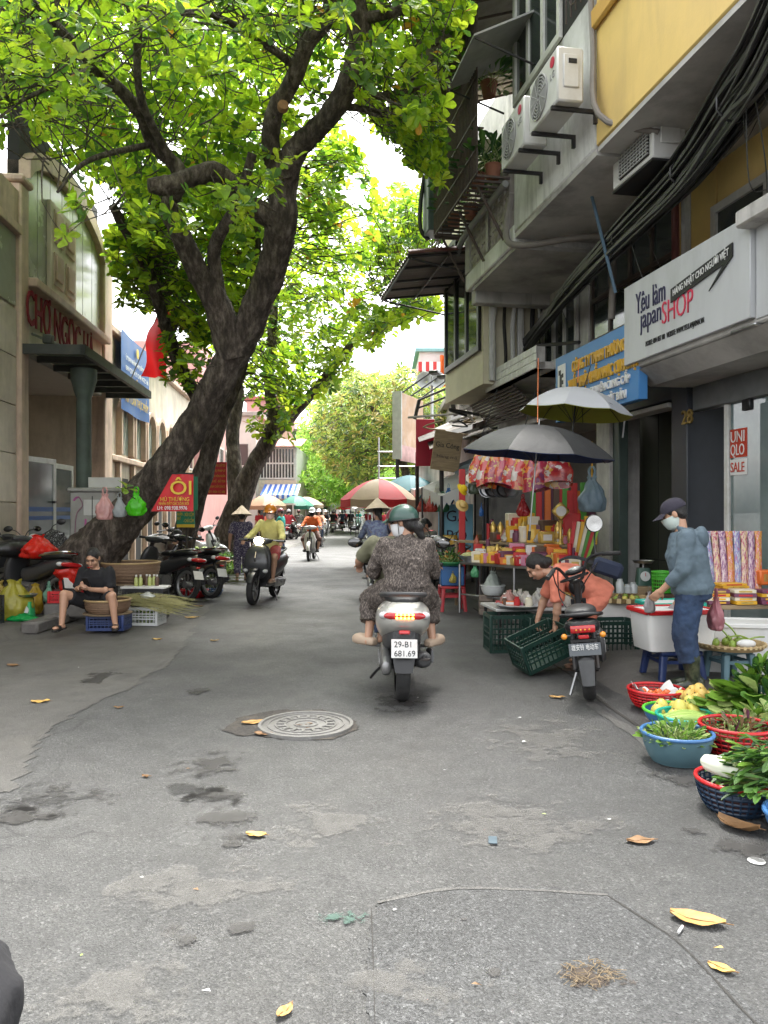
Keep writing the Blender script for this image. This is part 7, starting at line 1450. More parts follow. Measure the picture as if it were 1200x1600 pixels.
for k_ in range(7):
 a0=-1.2+.5*k_;MB().grid(lambda u,v,a0=a0,k_=k_:Vector((-.215+(.2+.06*(k_%3))*v+.02*math.sin(u*9)*v,(.3+.7*min(1,v*6)**.5)*(.064+.024*math.sin(v*2.6))*math.cos(a0+(u-.5)*.9*(1-.35*v)+1.57),.05-.045*v+(.3+.7*min(1,v*6)**.5)*(.06+.022*math.sin(v*2.6))*.88*math.sin(a0+(u-.5)*.9*(1-.35*v)+1.57))),6,8).build('rib_leaf',CABW,cbg)
leaf_heap('water_spinach','big drooping bunch of water spinach beside the cabbage',(XZ(1205,3.82),3.82,.15),.2,.2,.24,260,.14,(1,2,1,2,0),wid=.42,dirn=(-.9,-.35,-.15),as_parts=True)
p_,r_,h_=BL[8]
leaf_heap('leafy_greens','long leafy greens with pale stems piled by the baskets',(p_.x+.02,p_.y-.03,h_),.2,.16,.15,80,.24,(0,0,1,3),wid=1.15,dirn=(-.8,-.3,.2),as_parts=True)
rt=MB()
for k_ in range(90):q=Vector((p_.x+rnd(.06,.3),p_.y+rnd(-.16,.16),h_+rnd(-.02,.15)));rt.tube([q,q+Vector((rnd(.03,.12),rnd(-.04,.04),rnd(-.05,.02)))],[.004,.0015],4)
tag(rt.build('greens_roots',STRAW),'pale tangled roots of the long leafy greens','vegetables')
leaf_heap('lettuce','curly green lettuce heap behind the red herb basket',(XZ(1190,4.95),4.95,.1),.2,.16,.14,130,.1,(0,3,1),wid=1.1);leaf_heap('mustard_greens','dark green bunch of greens beside the bamboo tray',(XZ(1205,5.45),5.45,.18),.2,.2,.26,150,.16,(1,2,0),wid=.6,dirn=(-.4,-.3,.5))
crate('dark green crate under the mustard greens',(XZ(1215,5.5),5.5,.1),.1,.46,.34,.2,DGRNPL)
# ---- bamboo tray on a stool, foam boxes
hP=.11
BAMB=mat('bamboo',(.36,.25,.12),.6,.2,12,.15,50)
tx=G(1148,1066,hP);stool('grey blue plastic stool under the bamboo tray',(tx.x,tx.y+.1,hP),.2,.27,.27,plast('5b7780'))
ty=thing('bamboo_tray','round bamboo tray with gourds and crumpled paper on a stool','tray',(tx.x,tx.y+.1,hP+.275));MB().lathe([(.001,0),(.25,0),(.27,.035),(.28,.04),(.285,.03),(.255,-.008),(.001,-.008)],36).build('disc',BAMB,ty)
for k_ in range(36):a=k_*math.pi/18;MB().box((.278*math.cos(a),.278*math.sin(a),.03),(.012,.02,.024),a).build('binding',mat('pale_bamboo',(.55,.42,.22),.6),ty)
for k_ in range(9):fruit('green_gourd','small green gourd on the bamboo tray',(tx.x+rnd(-.17,.15),tx.y+.1+rnd(-.15,.15),hP+.305),.03,LIME,sz=1.3,group='small gourds on the tray',cat='vegetable')
pp=thing('paper_scrap','crumpled white paper on the bamboo tray','paper',(tx.x+.08,tx.y-.03,hP+.29));MB().ell((0,0,.03),(.08,.05,.035),10,7).build('wad',PAPER,pp)
st_=thing('bean_stems','long bare green stems sticking out over the bamboo tray','vegetables',(tx.x,tx.y+.12,hP+.3));
for a,b in(((.02,0,.02),(-.12,.05,.16)),((.1,.02,.02),(-.02,.06,.17)),((.2,0,.02),(.0,-.05,.06)),((.1,-.05,.02),(.3,0,.05))):MB().tube(smoothpath([a,((a[0]+b[0])/2,a[1],(a[2]+b[2])/2+.02),b],3),.007,5).build('stem',LIME,st_)
FOAM=mat('foam_white',(.66,.66,.64),.7,.05,5,.1,60,dirt=(.45,.43,.38),dirt_amt=.4,dscale=3)
def foambox(label,c,w_,d_,h_,rim,rz,hh):
 t=thing('foam_box',label,'box',(c[0],c[1],hh),rz,'white foam boxes by the hooded person')
 MB().loft([((0,0,z_),(w_/2*k_,0,0),(0,d_/2*k_,0),9)for z_,k_ in((0,.9),(h_*.5,.96),(h_,1))],32).build('tub',FOAM,t)
 MB().lathe([(.5,0)],3)if False else None
 for s_ in(-1,1):MB().bb((-w_/2,s_*d_/2-.02,h_-.025),(w_/2,s_*d_/2+.012,h_+.012),bev=.006).build('tape',rim,t);MB().bb((s_*w_/2-.02,-d_/2+.02,h_-.024),(s_*w_/2+.012,d_/2-.02,h_+.011),bev=.006).build('tape',rim,t)
 return t
f1=(XZ(1052,6.5),6.52);foambox('white foam box with red taped rim on a stool',f1,.62,.4,.33,REDPL,R(8),hP+.24);stool('navy stool under the red rimmed foam box',(f1[0],f1[1],hP),.1,.24,.36,NAVPL)
f2=(XZ(1050,7.05),7.1);foambox('white foam box with green taped rim behind the red one',f2,.5,.36,.3,TEALPL,R(8),hP+.26);stool('dark stool under the green rimmed foam box',(f2[0],f2[1],hP),.1,.25,.3,NAVPL)
f3=(XZ(1150,6.75),6.8);foambox('long plain white foam box under the votive table',f3,.78,.42,.42,FOAM,R(-10),hP);
bag('translucent bag lying in the red rimmed foam box',(f1[0]+.06,f1[1],hP+.42),.2,.26,bagm('b9b0b4',.5),seed=3)
pk_=bag('pink plastic bag of meat held by the hooded person',(XZ(1119,6.12),6.12,.56),.17,.26,bagm('c98a92',.5),seed=5,fill=mat('meat',(.14,.06,.05),.5))
bag('grey bag in the far hand of the hooded person',(2.16,6.26,.68),.09,.17,bagm('a9a5a6',.4),seed=8)
# ---- votive table behind the hooded person
vt=thing('votive_table','low table of votive paper and incense behind hooded person','table',(XZ(1165,7.4),7.4,hP),R(8));MB().bb((-.55,-.35,.5),(.75,.35,.54),bev=.006).build('tabletop',WOOD,vt)
for a in(-.5,.68):
 for b in(-.3,.3):MB().cyl((a,b,0),(a,b,.5),.022,n=8).build('leg',DKMETAL,vt)
vx,vy=vt.location.x,vt.location.y
RED_,YEL_,GLD,PNK_,CRM=paint('b5282a'),paint('d9a52c'),mat('gold_foil',(.6,.42,.12),.3,.2,20,metal=.7),paint('c9829a'),paint('d8cfb8')
PUR_,GRN_,ORG_,WHT_,BRN_=paint('6a3a52'),paint('4f8f3a'),paint('d06a2a'),paint('d6d4cf'),paint('5a4436')
gid=[0]
def packet(nm,label,cat,group,loc,d_,colour,rz=0,tilt=None):
 t=tag(MB().box((0,0,d_[2]/2),d_,Matrix.Rotation(tilt,3,'Y')if tilt else None,bev=min(d_)*.08).build(nm,colour,None,loc=loc,rz=rz),label,cat,group);gid[0]+=1
 k_=MB();k_.box((0,-d_[1]/2-.001,d_[2]/2),(d_[0]*.6,.002,d_[2]*.5),Matrix.Rotation(tilt,3,'Y')if tilt else None);k_.build('label',random.choice((GLD,WHT_,YEL_,RED_)),t,False);return t
for i in range(8):packet('yellow_packet','yellow packet of votive paper stacked on the low table','packet','yellow votive packets',(vx-.2+rnd(-.02,.02),vy-.12,hP+.545+.022*i),(.26,.18,.02),YEL_,R(8+rnd(-4,4)))
for i in range(5):
 for j in range(4):packet('paper_bundle','bundle of votive paper on the low table front','packet','votive paper bundles',(vx-.42+.24*i,vy-.32+rnd(-.01,.01),hP+.545+.034*j-.0),(.2,.14,.032),random.choice((CRM,WHT_,PUR_,YEL_)),R(rnd(-6,10)))
packet('red_box','red and gold boxed incense on the low table','box','red incense boxes',(vx+.34,vy-.1,hP+.69),(.2,.15,.2),RED_,R(-8));packet('red_box','red and gold boxed incense on the low table','box','red incense boxes',(vx+.2,vy+.06,hP+.69),(.18,.2,.14),ORG_,R(5));packet('red_box','red and gold boxed incense on the low table','box','red incense boxes',(vx+.45,vy-.08,hP+.89),(.16,.14,.05),BRN_,R(12))
CELLO=[mat('cellophane_%d'%i,c,.12,.3,14,.6,25,spec=.8,coat=.6)for i,c in enumerate(((.35,.08,.12),(.45,.35,.3),(.5,.38,.08),(.3,.12,.25),(.55,.52,.5)))]
IB_=[pattern('incense_wrap_%d'%i,c1,c2,26,c3,.48,(3,3,.5))for i,(c1,c2,c3)in enumerate((((.3,.02,.05),(.55,.4,.35),(.6,.5,.1)),((.12,.03,.14),(.5,.3,.35),(.55,.52,.5)),((.5,.32,.05),(.5,.06,.05),(.6,.55,.5)),((.5,.47,.44),(.1,.15,.4),(.5,.1,.1))))]
for m_ in IB_:m_.node_tree.nodes['Principled BSDF'].inputs['Roughness'].default_value=.15
for i in range(11):
 a=tag(MB().loft([((0,0,0),(.036,0,0),(0,.03,0),3),((.02*(i-5)*.2,.03,.3),(.036,0,0),(0,.03,0),3),((.03*(i-5)*.3,.07,.58),(.03,0,0),(0,.02,0),3),((.03*(i-5)*.3,.08,.66),(.045,0,0),(0,.006,0),2)],10).build('incense_bundle',IB_[i%4],None,loc=(vx-.50+.062*i,vy+.02,hP+.545)),('red and gold','purple and pink','yellow and red','white and blue')[i%4]+' wrapped incense bundle leaning on the shop wall','incense','wrapped incense bundles')
tag(MB().loft([((0,0,0),(.04,0,0),(0,.04,0)),((0,.03,.62),(.045,0,0),(0,.045,0))],12).build('yellow_tube',YEL_,None,loc=(vx-.56,vy+.1,hP+.545)),'yellow tube standing beside the wrapped incense bundles','tube')
# ---- crates around the bending person
crate('dark green crate being lifted by the person in coral',(1.50,7.22,.12),R(14),.5,.36,.28,DGRNPL,(R(6),R(-22),R(14)))
crate('dark green crate standing at the road edge beside the low stall',(1.36,8.35,0),R(4),.5,.36,.4,DGRNPL);crate('dark green crate behind the lifted one',(1.72,8.15,.02),R(6),.46,.36,.38,DGRNPL)
crate('dark green crate behind the electric bike',(XZ(958,7.9),7.9,.06),R(5),.42,.34,.34,DGRNPL)
stool('blue stool with yellow seat by the dark green wall',(XZ(990,9.0),9.0,.11),.1,.34,.34,YEL_,plast('24408c'))
# scale, tray with dried fruit on a box
def scale(label,loc,hgt,body,rz=0):
 s_=thing('market_scale',label,'scale',loc,rz);MB().loft([((0,0,0),(.09,0,0),(0,.08,0),5),((0,0,hgt*.7),(.07,0,0),(0,.06,0),5)],16).build('body',body,s_);o=MB().lathe([(.001,.004),(.058,.004),(.06,0)],20).build('dial',WHTPL,s_);o.rotation_euler=(R(84),0,0);o.location=(0,-.077,hgt*.38)
 MB().bb((-.003,-.088,hgt*.38),(.003,-.084,hgt*.38+.045)).build('needle',REDPL,s_);MB().cyl((0,0,hgt*.7),(0,0,hgt*.9),.012).build('stem',STEEL,s_);MB().lathe([(.001,0),(.1,.004),(.125,.03),(.128,.03),(.1,-.004),(.001,-.008)],24,(0,0,hgt*.9)).build('pan',STEEL,s_)
bx1=tag(MB().box((0,0,.21),(.5,.4,.42),bev=.008).build('carton',WHT_,None,loc=(XZ(968,8.4),8.4,.11)),'white printed carton under the tray of dried fruit','box')
tr=thing('fruit_tray','round bamboo tray of dried fruit on a white carton','tray',(XZ(968,8.4),8.4,.54));MB().lathe([(.001,0),(.28,0),(.3,.04),(.31,.04),(.28,-.01),(.001,-.01)],30).build('disc',BAMB,tr)
for i in range(20):a=i*math.pi/10;MB().box((.305*math.cos(a),.305*math.sin(a),.02),(.02,.045,.05),a).build('binding',MATS['pale_bamboo'],tr)
for i in range(16):fruit('dried_fruit','brownish fruit lying on the tray over the carton',(tr.location.x+rnd(-.2,.2),8.4+rnd(-.18,.18),.565),.032,(LIME,BRN_,MANGO)[i%3],group='dried fruit on the carton tray')
for i,(dx,hh)in enumerate(((.05,.16),(.14,.1),(-.06,.1),(.2,.12))):tag(MB().lathe([(.001,0),(.045,0),(.045,hh*.7),(.03,hh*.85),(.032,hh),(.001,hh)],14).build('jar',mat('clear_jar',(.4,.43,.43),.12,.1,5,spec=.7),None,loc=(tr.location.x+dx,8.55,.60)),'small clear plastic jar behind the fruit tray','jar','clear jars on the tray')
tbx=tag(MB().box((0,0,.25),(.5,.35,.5),bev=.01).build('wooden_box',WOOD,None,loc=(XZ(1010,9.3),9.3,.11)),'wooden box under the market scale','box');scale('green and steel market scale on a wooden box',(XZ(1005,9.3),9.3,.615),.3,plast('3d5a50'))
rbk=round_basket('wire_basket','tall green basket of bottles beside the market scale','basket',(XZ(1034,9.0),9.0,.56),.11,.24,GRNPL,GRNPL,True,.9);tag(MB().box((0,0,.22),(.3,.3,.44),bev=.01).build('carton',BRN_,None,loc=(XZ(1034,9.0),9.0,.11)),'brown carton under the green basket','box')
# ---- main stall: low front table, two tiers, back wall goods
sx_=lambda px,Z:XZ(px,Z)
tA=thing('low_stall_table','low table of bagged sweets and trays behind the crates','table',(sx_(830,8.75),8.75,.05),R(8));MB().bb((-.5,-.3,.36),(.55,.35,.39),bev=.005).build('tabletop',mat('table_white',(.5,.5,.48),.5),tA)
for a in(-.45,.5):
 for b in(-.25,.3):MB().cyl((a,b,0),(a,b,.36),.018,n=6).build('leg',DKMETAL,tA)
def stuffon(zone,n,Z0,Z1,h_,label,group,kinds,szr=(.05,.13),hr=(.04,.16)):
 for i in range(n):
  Z=rnd(Z0,Z1);px=rnd(*zone);kd=random.choice(kinds);c=random.choice((RED_,YEL_,GLD,CRM,PUR_,WHT_,RED_,ORG_,BRN_,PNK_));loc=(XZ(px,Z),Z,h_);s_=rnd(*szr)
  if kd=='box':packet('votive_box',label[0],'box',group+' boxes',loc,(s_*1.5,s_,rnd(*hr)),c,rnd(-.3,.3))
  elif kd=='jar':o=tag(MB().lathe([(.001,0),(s_*.4,0),(s_*.45,s_*.3),(s_*.42,s_*.9),(s_*.3,s_),(s_*.3,s_*1.15),(.001,s_*1.15)],14).build('jar',c,None,loc=loc),label[1],'jar',group+' jars');MB().lathe([(.001,s_*1.16),(s_*.32,s_*1.16),(s_*.32,s_*1.28),(.001,s_*1.28)],12).build('lid',random.choice((GLD,RED_,WHT_)),o)
  elif kd=='candle':o=tag(MB().lathe([(.001,0),(s_*.35,0),(s_*.2,s_*.3),(s_*.35,s_*.6),(s_*.25,s_),(s_*.35,s_*1.4),(s_*.15,s_*1.8),(.001,s_*2)],12).build('brass_holder',GLD,None,loc=loc),label[2],'candle holder',group+' brass holders')
  elif kd=='roll':tag(MB().cyl((0,0,0),(0,0,s_*2.2),s_*.22,n=10).build('candle',random.choice((RED_,YEL_,PUR_,RED_)),None,loc=loc),label[3],'candle',group+' candles')
  elif kd=='bag':bag(label[4],loc,s_*1.4,s_*1.3,random.choice((bagm('d8d4cc',.5),bagm('cfc6bd',.5),bagm('c99a90',.4),bagm('e0ddd8',.5))),seed=i,handles=False,group=group+' bags')
lab=lambda s:('small printed box '+s,'small lidded jar '+s,'brass candle holder '+s,'wax candle stick '+s,'small knotted plastic bag '+s)
stuffon((785,890),42,8.55,9.0,.445,lab('on the low front table'),'low table',('bag','bag','box','jar'),(.07,.13),(.03,.07))
tag(MB().lathe([(.001,0),(.2,0),(.26,.03),(.265,.03),(.2,-.008),(.001,-.008)],26).build('round_plate',mat('plate_grey2',(.45,.46,.46),.4),None,loc=(sx_(810,8.5),8.5,.45)),'round grey plate on the low front table','plate')
for i in range(12):fruit('egg','pale brown egg on the tray of the low table',(sx_(835,9.05)+rnd(-.2,.3),9.08+rnd(-.08,.08),.475),.026,mat('egg',(.5,.3,.22),.5),sz=1.25,group='eggs on the low table',cat='egg',stem=False)
tB=thing('stall_table','long steel legged table crowded with votive goods','table',(0,0,0));q0,q1,q2,q3=(XZ(718,11.2),11.2),(XZ(905,9.6),9.6),(XZ(925,10.7),10.7),(XZ(750,12.3),12.3)
MB().prism([(q0[0],q0[1],.74),(q1[0],q1[1],.74),(q2[0],q2[1],.74),(q3[0],q3[1],.74)],(0,0,.03)).build('tabletop',STEEL,tB)
for q in(q0,q1,q2,q3,((q0[0]+q1[0])/2,(q0[1]+q1[1])/2)):MB().cyl((q[0]*.99+.02,q[1]+.05,.03),(q[0]*.99+.02,q[1]+.05,.74),.018,n=8).build('leg',STEEL,tB)
MB().tube([(q0[0]+.03,q0[1]+.05,.3),(q1[0],q1[1]+.05,.3)],.012,6).build('brace',STEEL,tB)
def tierZ(px,t):return(q0[1]+(q1[1]-q0[1])*(px-718)/187)+t
def tier(px0,px1,n,t0,t1,h_,s,g,kinds,szr,hr):
 for i in range(n):
  px=px0+(px1-px0)*(i+rnd(0,1))/n;Z=tierZ(px,rnd(t0,t1));stuffon((px,px),1,Z,Z,h_,lab(s),g,kinds,szr,hr)
tier(745,900,36,.08,.2,.772,'along the front edge of the long stall table','stall front row',('box','box','box','jar'),(.09,.16),(.1,.2));tier(745,905,46,.35,.55,.772,'in the middle of the long stall table','stall middle row',('box','candle','jar','roll','jar','bag'),(.09,.15),(.16,.3))
tC=thing('stall_shelf','raised wooden shelf behind the long stall table','shelf',(0,0,0));r0,r1,r2,r3=[(a[0]+.04,a[1]+b)for a,b in((q0,.9),(q1,.75),(q1,1.15),(q0,1.3))]
MB().prism([(r0[0],r0[1],1.02),(r1[0]+.1,r1[1],1.02),(r2[0]+.2,r2[1],1.02),(r3[0]+.1,r3[1],1.02)],(0,0,.03)).build('board',WOOD,tC)
for r_ in(r0,(r1[0]+.1,r1[1]),(r2[0]+.2,r2[1])):MB().cyl((r_[0],r_[1]+.04,.03),(r_[0],r_[1]+.04,1.02),.025,n=8).build('post',WOOD,tC)
tier(760,925,40,.95,1.1,1.052,'on the raised stall shelf','stall shelf row',('jar','candle','roll','box','jar','bag'),(.09,.17),(.14,.28));tier(800,930,20,1.12,1.2,1.052,'at the back of the raised stall shelf','stall back row',('roll','box','roll'),(.1,.16),(.25,.45))
for i in range(7):tag(MB().box((0,0,.3),(.05,.03,.6),Matrix.Rotation(R(8+2*i),3,'Y'),bev=.005).build('incense_box',(RED_,CRM,YEL_,CRM,GRN_,RED_,paint('8ac04a'))[i],None,loc=(sx_(893+6*i,10.2),10.2+.02*i,.775)),'tall incense box leaning at the wall end of the stall','incense','tall incense boxes')
for i in range(14):tag(MB().box((0,0,.35),(.1,.06,rnd(.5,.8)),bev=.006).build('tall_box',random.choice((BRN_,RED_,ORG_,PUR_,YEL_,GRN_)),None,loc=(sx_(835+7*i,12.9),12.9+rnd(0,.1),1.25)),'tall gift box standing on the rear shelf of the stall','box','rear shelf gift boxes')
rs=thing('rear_shelf','dark rear shelf at the back of the stall','shelf',(0,0,0));MB().bb((XZ(770,12.8),12.7,1.2),(XZ(945,12.8),13.1,1.24)).build('board',BROWNF,rs)
for x_ in(XZ(772,12.8),XZ(943,12.8)):MB().bb((x_-.02,12.72,.02),(x_+.02,13.08,1.2)).build('side',BROWNF,rs)
clk=thing('gold_clock','small gold framed clock standing on the stall shelf','clock',(sx_(876,10.6),10.6,1.052));MB().lathe([(.001,0),(.06,0),(.02,.05),(.018,.3),(.03,.34)],12).build('stand',GLD,clk);MB().box((0,0,.46),(.19,.05,.19),Matrix.Rotation(R(45),3,'Y'),bev=.02).build('frame',GLD,clk);o=MB().lathe([(.001,.0),(.07,0),(.07,.01),(.001,.01)],20).build('face',WHT_,clk);o.location=(0,-.026,.46);o.rotation_euler=(R(90),0,0)
# hanging goods
def printm(name,cols,scale):
 m=bpy.data.materials.new(name);m.use_nodes=True;n=m.node_tree.nodes;l=m.node_tree.links;b=n['Principled BSDF'];b.inputs['Roughness'].default_value=.2;b.inputs['Coat Weight'].default_value=.6;tc=n.new('ShaderNodeTexCoord');nz=n.new('ShaderNodeTexNoise');nz.inputs['Scale'].default_value=scale;nz.inputs['Detail'].default_value=2;v=n.new('ShaderNodeTexVoronoi');v.inputs['Scale'].default_value=scale;mx=n.new('ShaderNodeMixRGB');mx.inputs[0].default_value=.12;l.new(tc.outputs['Object'],nz.inputs['Vector']);l.new(tc.outputs['Object'],mx.inputs[1]);l.new(nz.outputs['Color'],mx.inputs[2]);l.new(mx.outputs[0],v.inputs['Vector']);s=n.new('ShaderNodeSeparateXYZ');l.new(v.outputs['Color'],s.inputs[0]);r=ramp(n,[(i/len(cols),c)for i,c in enumerate(cols)],'CONSTANT');l.new(s.outputs[0],r.inputs[0]);l.new(r.outputs[0],b.inputs['Base Color']);bp=n.new('ShaderNodeBump');bp.inputs['Strength'].default_value=.6;l.new(nz.outputs['Fac'],bp.inputs['Height']);l.new(bp.outputs[0],b.inputs['Normal']);MATS[name]=m;return m
VP_=[printm('votive_print_%d'%i,c,s)for i,(c,s)in enumerate(((((.45,.03,.03),(.6,.32,.06),(.5,.45,.42),(.5,.06,.04),(.35,.02,.03)),16),(((.55,.2,.12),(.55,.5,.45),(.6,.34,.08),(.5,.05,.05)),13),(((.4,.03,.04),(.62,.14,.03),(.55,.35,.08),(.3,.02,.05)),18),(((.22,.05,.14),(.5,.1,.06),(.55,.3,.2),(.4,.04,.08)),15)))]
HP=[mat('hanging_pack_%d'%i,c,.15,.35,6,.6,20,spec=.8,coat=.5,dirt=d,dirt_amt=.9,dscale=7)for i,(c,d)in enumerate((((.5,.06,.05),(.6,.3,.1)),((.55,.2,.12),(.6,.5,.4)),((.4,.03,.04),(.6,.12,.05)),((.3,.1,.2),(.55,.2,.05))))]
rail_=thing('hanging_rail','thin steel rail under the tiled canopy with goods hung on it','rail',(0,0,0));ra,rb_=P(745,705,11.3),P(885,700,9.4);MB().tube([ra,rb_],.012,6).build('bar',STEEL,rail_)
for t in(.0,.5,1):p_=ra.lerp(rb_,t);MB().cyl(p_,(p_.x+.3,p_.y,3.3),.006,n=5).build('wire',CABLE,rail_)
for i in range(9):
 p_=ra.lerp(rb_,(i+.4)/9.2);wd=.3;hh=rnd(.38,.52)
 tag(MB().grid(lambda u,v,i=i:Vector((.5*wd*(.45+.75*min(1,v*1.6))*math.cos(6.2832*u)*(1+.15*noise.noise(Vector((math.cos(6.28*u)*2+i,math.sin(6.28*u)*2,v*3)))),.09*min(1,v*2)*math.sin(6.2832*u),-hh*v+.05*math.cos(6.28*u+i)*(v>.9))),16,8).build('votive_pack',VP_[i%4],None,loc=(p_.x,p_.y+rnd(-.08,.08),p_.z-.01),rz=rnd(-.2,.3)),'red and gold votive set hanging in a clear bag','votive pack','hanging votive packs')
for i in range(5):
 p_=P(762+9*i,765,11.2-.12*i);t=thing('frying_pan','dark frying pan hanging by its handle in the stall','pan',p_,rnd(-.3,.3),'hanging frying pans');o=MB().lathe([(.001,0),(.09,0),(.12,.04),(.125,.04),(.095,-.006),(.001,-.006)],22).build('dish',(STEEL,DKMETAL)[i%2],t);o.rotation_euler=(R(80),0,0);MB().bb((-.012,-.01,.1),(.012,.01,.3),bev=.004).build('handle',BLACK,t)
for i,(px,py,Z,c,w_,h_,lb)in enumerate(((817,795,10.6,'9a2328',.2,.24,'red bucket wrapped in clear plastic hanging in the stall'),(752,795,11.4,'2b5fa0',.1,.16,'blue plastic cup pack hanging at the stall corner'),(745,845,11.5,'b06048',.12,.2,'brown packet bag hanging at the stall post'),(742,760,11.3,'4c5a48',.2,.26,'green bag of produce hanging at the stall corner'),(742,890,11.0,'57a070',.12,.16,'green packet hanging below the stall corner'))):bag(lb,P(px,py+12,Z),w_,h_,bagm(c,.2),seed=i*3.3,handles=True)
bag('clear bag with blue bottles hanging beside the grey pier',P(925,800,9.9),.34,.46,bagm('9fb4c0',.55),seed=12,fill=mat('blue_bottles',(.05,.22,.45),.3,.2));cdw=tag(MB().tube([P(925,752,9.9),P(925,690,10)],.008,5).build('yellow_string',YEL_),'yellow cord holding the clear bag','cord')
for i,(px,py,c,lb)in enumerate(((722,765,'d8b820','yellow sun hat hanging at the stall corner'),(738,748,'cfc8ba','cream sun hat hanging behind the yellow one'),(722,790,'b89a58','straw sun hat hanging below the yellow one'))):
 t=thing('sun_hat',lb,'hat',P(px,py,11.2),rnd(0,1));o=MB().lathe([(.1,0),(.08,.01),(.06,.02),(.055,.055),(.03,.075),(.001,.08)],20).build('crown',paint(c),t);o.rotation_euler=(R(60),0,0)
 # table end: bowl, crates, stool, bags by the black scooter
bowl=thing('metal_bowl','metal bowl of shredded vegetables at the end of the stall table','bowl',(XZ(737,11.3),11.35,.772));MB().lathe([(.001,0),(.1,0),(.19,.09),(.2,.09),(.105,-.006)],24).build('dish',STEEL,bowl);MB().ell((0,0,.08),(.16,.16,.06),14,8).build('contents',mat('shredded',(.42,.42,.16),.6,.4,25,.6,40),bowl)
stool('red plastic stool under the blue crate of greens',(XZ(706,11.7),11.75,0),.1,.38,.36,plast('a8343a'));tag(MB().box((0,0,.15),(.36,.3,.3),bev=.015).build('blue_tub',plast('2f5f94'),None,loc=(XZ(706,11.75),11.75,.385)),'blue tub standing on the red plastic stool','tub');round_basket('green_tray','green tray of dark leafy bundles above the blue tub','tray',(XZ(704,11.7),11.7,.69),.24,.05,plast('2f7a4a'),None,False)
leaf_heap('leaf_bundles','dark green leaf bundles piled on the green tray',(XZ(700,11.7),11.7,.74),.2,.18,.2,120,.1,(2,2,1),wid=.6);bag('small yellow bag tied to the blue tub',(XZ(708,11.5),11.52,.44),.14,.14,bagm('c9b860',.4),seed=4)
for k_ in range(3):
 for j in range(2):tag(MB().box((0,0,.05),(.2,.1,.09),bev=.008).build('brick',mat('old_brick',(.2,.16,.13),.9,.25,10,.3,40),None,loc=(XZ(770,11.0)-.11+.21*j,10.9,.04+.095*k_)),'old brick stacked under the white tub','brick','bricks under the white tub')
tub=round_basket('white_tub','white tub with a bag of greens on stacked bricks','tub',(XZ(770,10.9),10.9,.33),.17,.13,WHTPL,None,False);bag('white bag of green vegetables in the white tub',(XZ(770,10.9),10.9,.40),.3,.26,bagm('c8d0c8',.5),seed=7,fill=GRN[1])
# red post and fruit stand further back
tag(MB().bb((-.05,-.05,0),(.05,.05,2.2),bev=.01).build('red_post',RED_,None,loc=(XZ(722,12.6),12.6,.0)),'red painted post at the corner of the stall','post')
fs=thing('fruit_stand','small stand with oranges and red fruit behind the black scooter','stand',(XZ(712,13.4),13.6,.02));MB().bb((-.5,-.3,.6),(.45,.3,.64)).build('tabletop',WOOD,fs)
for a in(-.45,.4):MB().cyl((a,0,0),(a,0,.6),.025).build('leg',DKMETAL,fs)
for i in range(26):fruit('orange','orange in the pile on the small fruit stand',(fs.location.x+rnd(-.35,.35),fs.location.y+rnd(-.22,.22),.70+(.09 if i%3==0 else 0)),.042,ORANGE if i%3 else TOMATO,group='oranges on the fruit stand',cat='orange')
# more crowded counters further down the right side
for i,(px,Z,lb,wh)in enumerate(((664,16.2,'wooden counter of boxed food behind the parked black scooter','on the counter behind the parked scooter'),(650,19.5,'wooden counter of packets below the teal parasol','on the counter below the teal parasol'),(640,24,'wooden counter of packets beside the orange roadside sign','on the counter by the orange sign'))):
 c=thing('market_counter',lb,'counter',(XZ(px,Z),Z,0),R(4));MB().bb((-.2,-.9,.66),(.9,.9,.7)).build('tabletop',WOOD,c)
 for a in(-.15,.85):
  for b in(-.85,.85):MB().cyl((a,b,0),(a,b,.66),.025,n=6).build('leg',DKMETAL,c)
 MB().bb((-.17,-.88,.15),(-.15,.88,.6)).build('apron',(RED_,GRN_,plast('2f5f94'))[i],c)
 stuffon((px-4,px+44),22,Z-.8,Z+.8,.7,lab(wh),'counter goods %d'%i,('box','box','jar','bag'),(.12,.24),(.12,.34))
 for k_ in range(4):bag('plastic bag of goods hanging above the counter '+wh[15:],P(px+10+9*k_,800-12*(k_%2),Z),.26,.34,bagm(('b8453a','c8c4b8','4f8f6a','3f6fa8')[k_],.3),seed=k_+i,group='hanging bags over counter %d'%i)
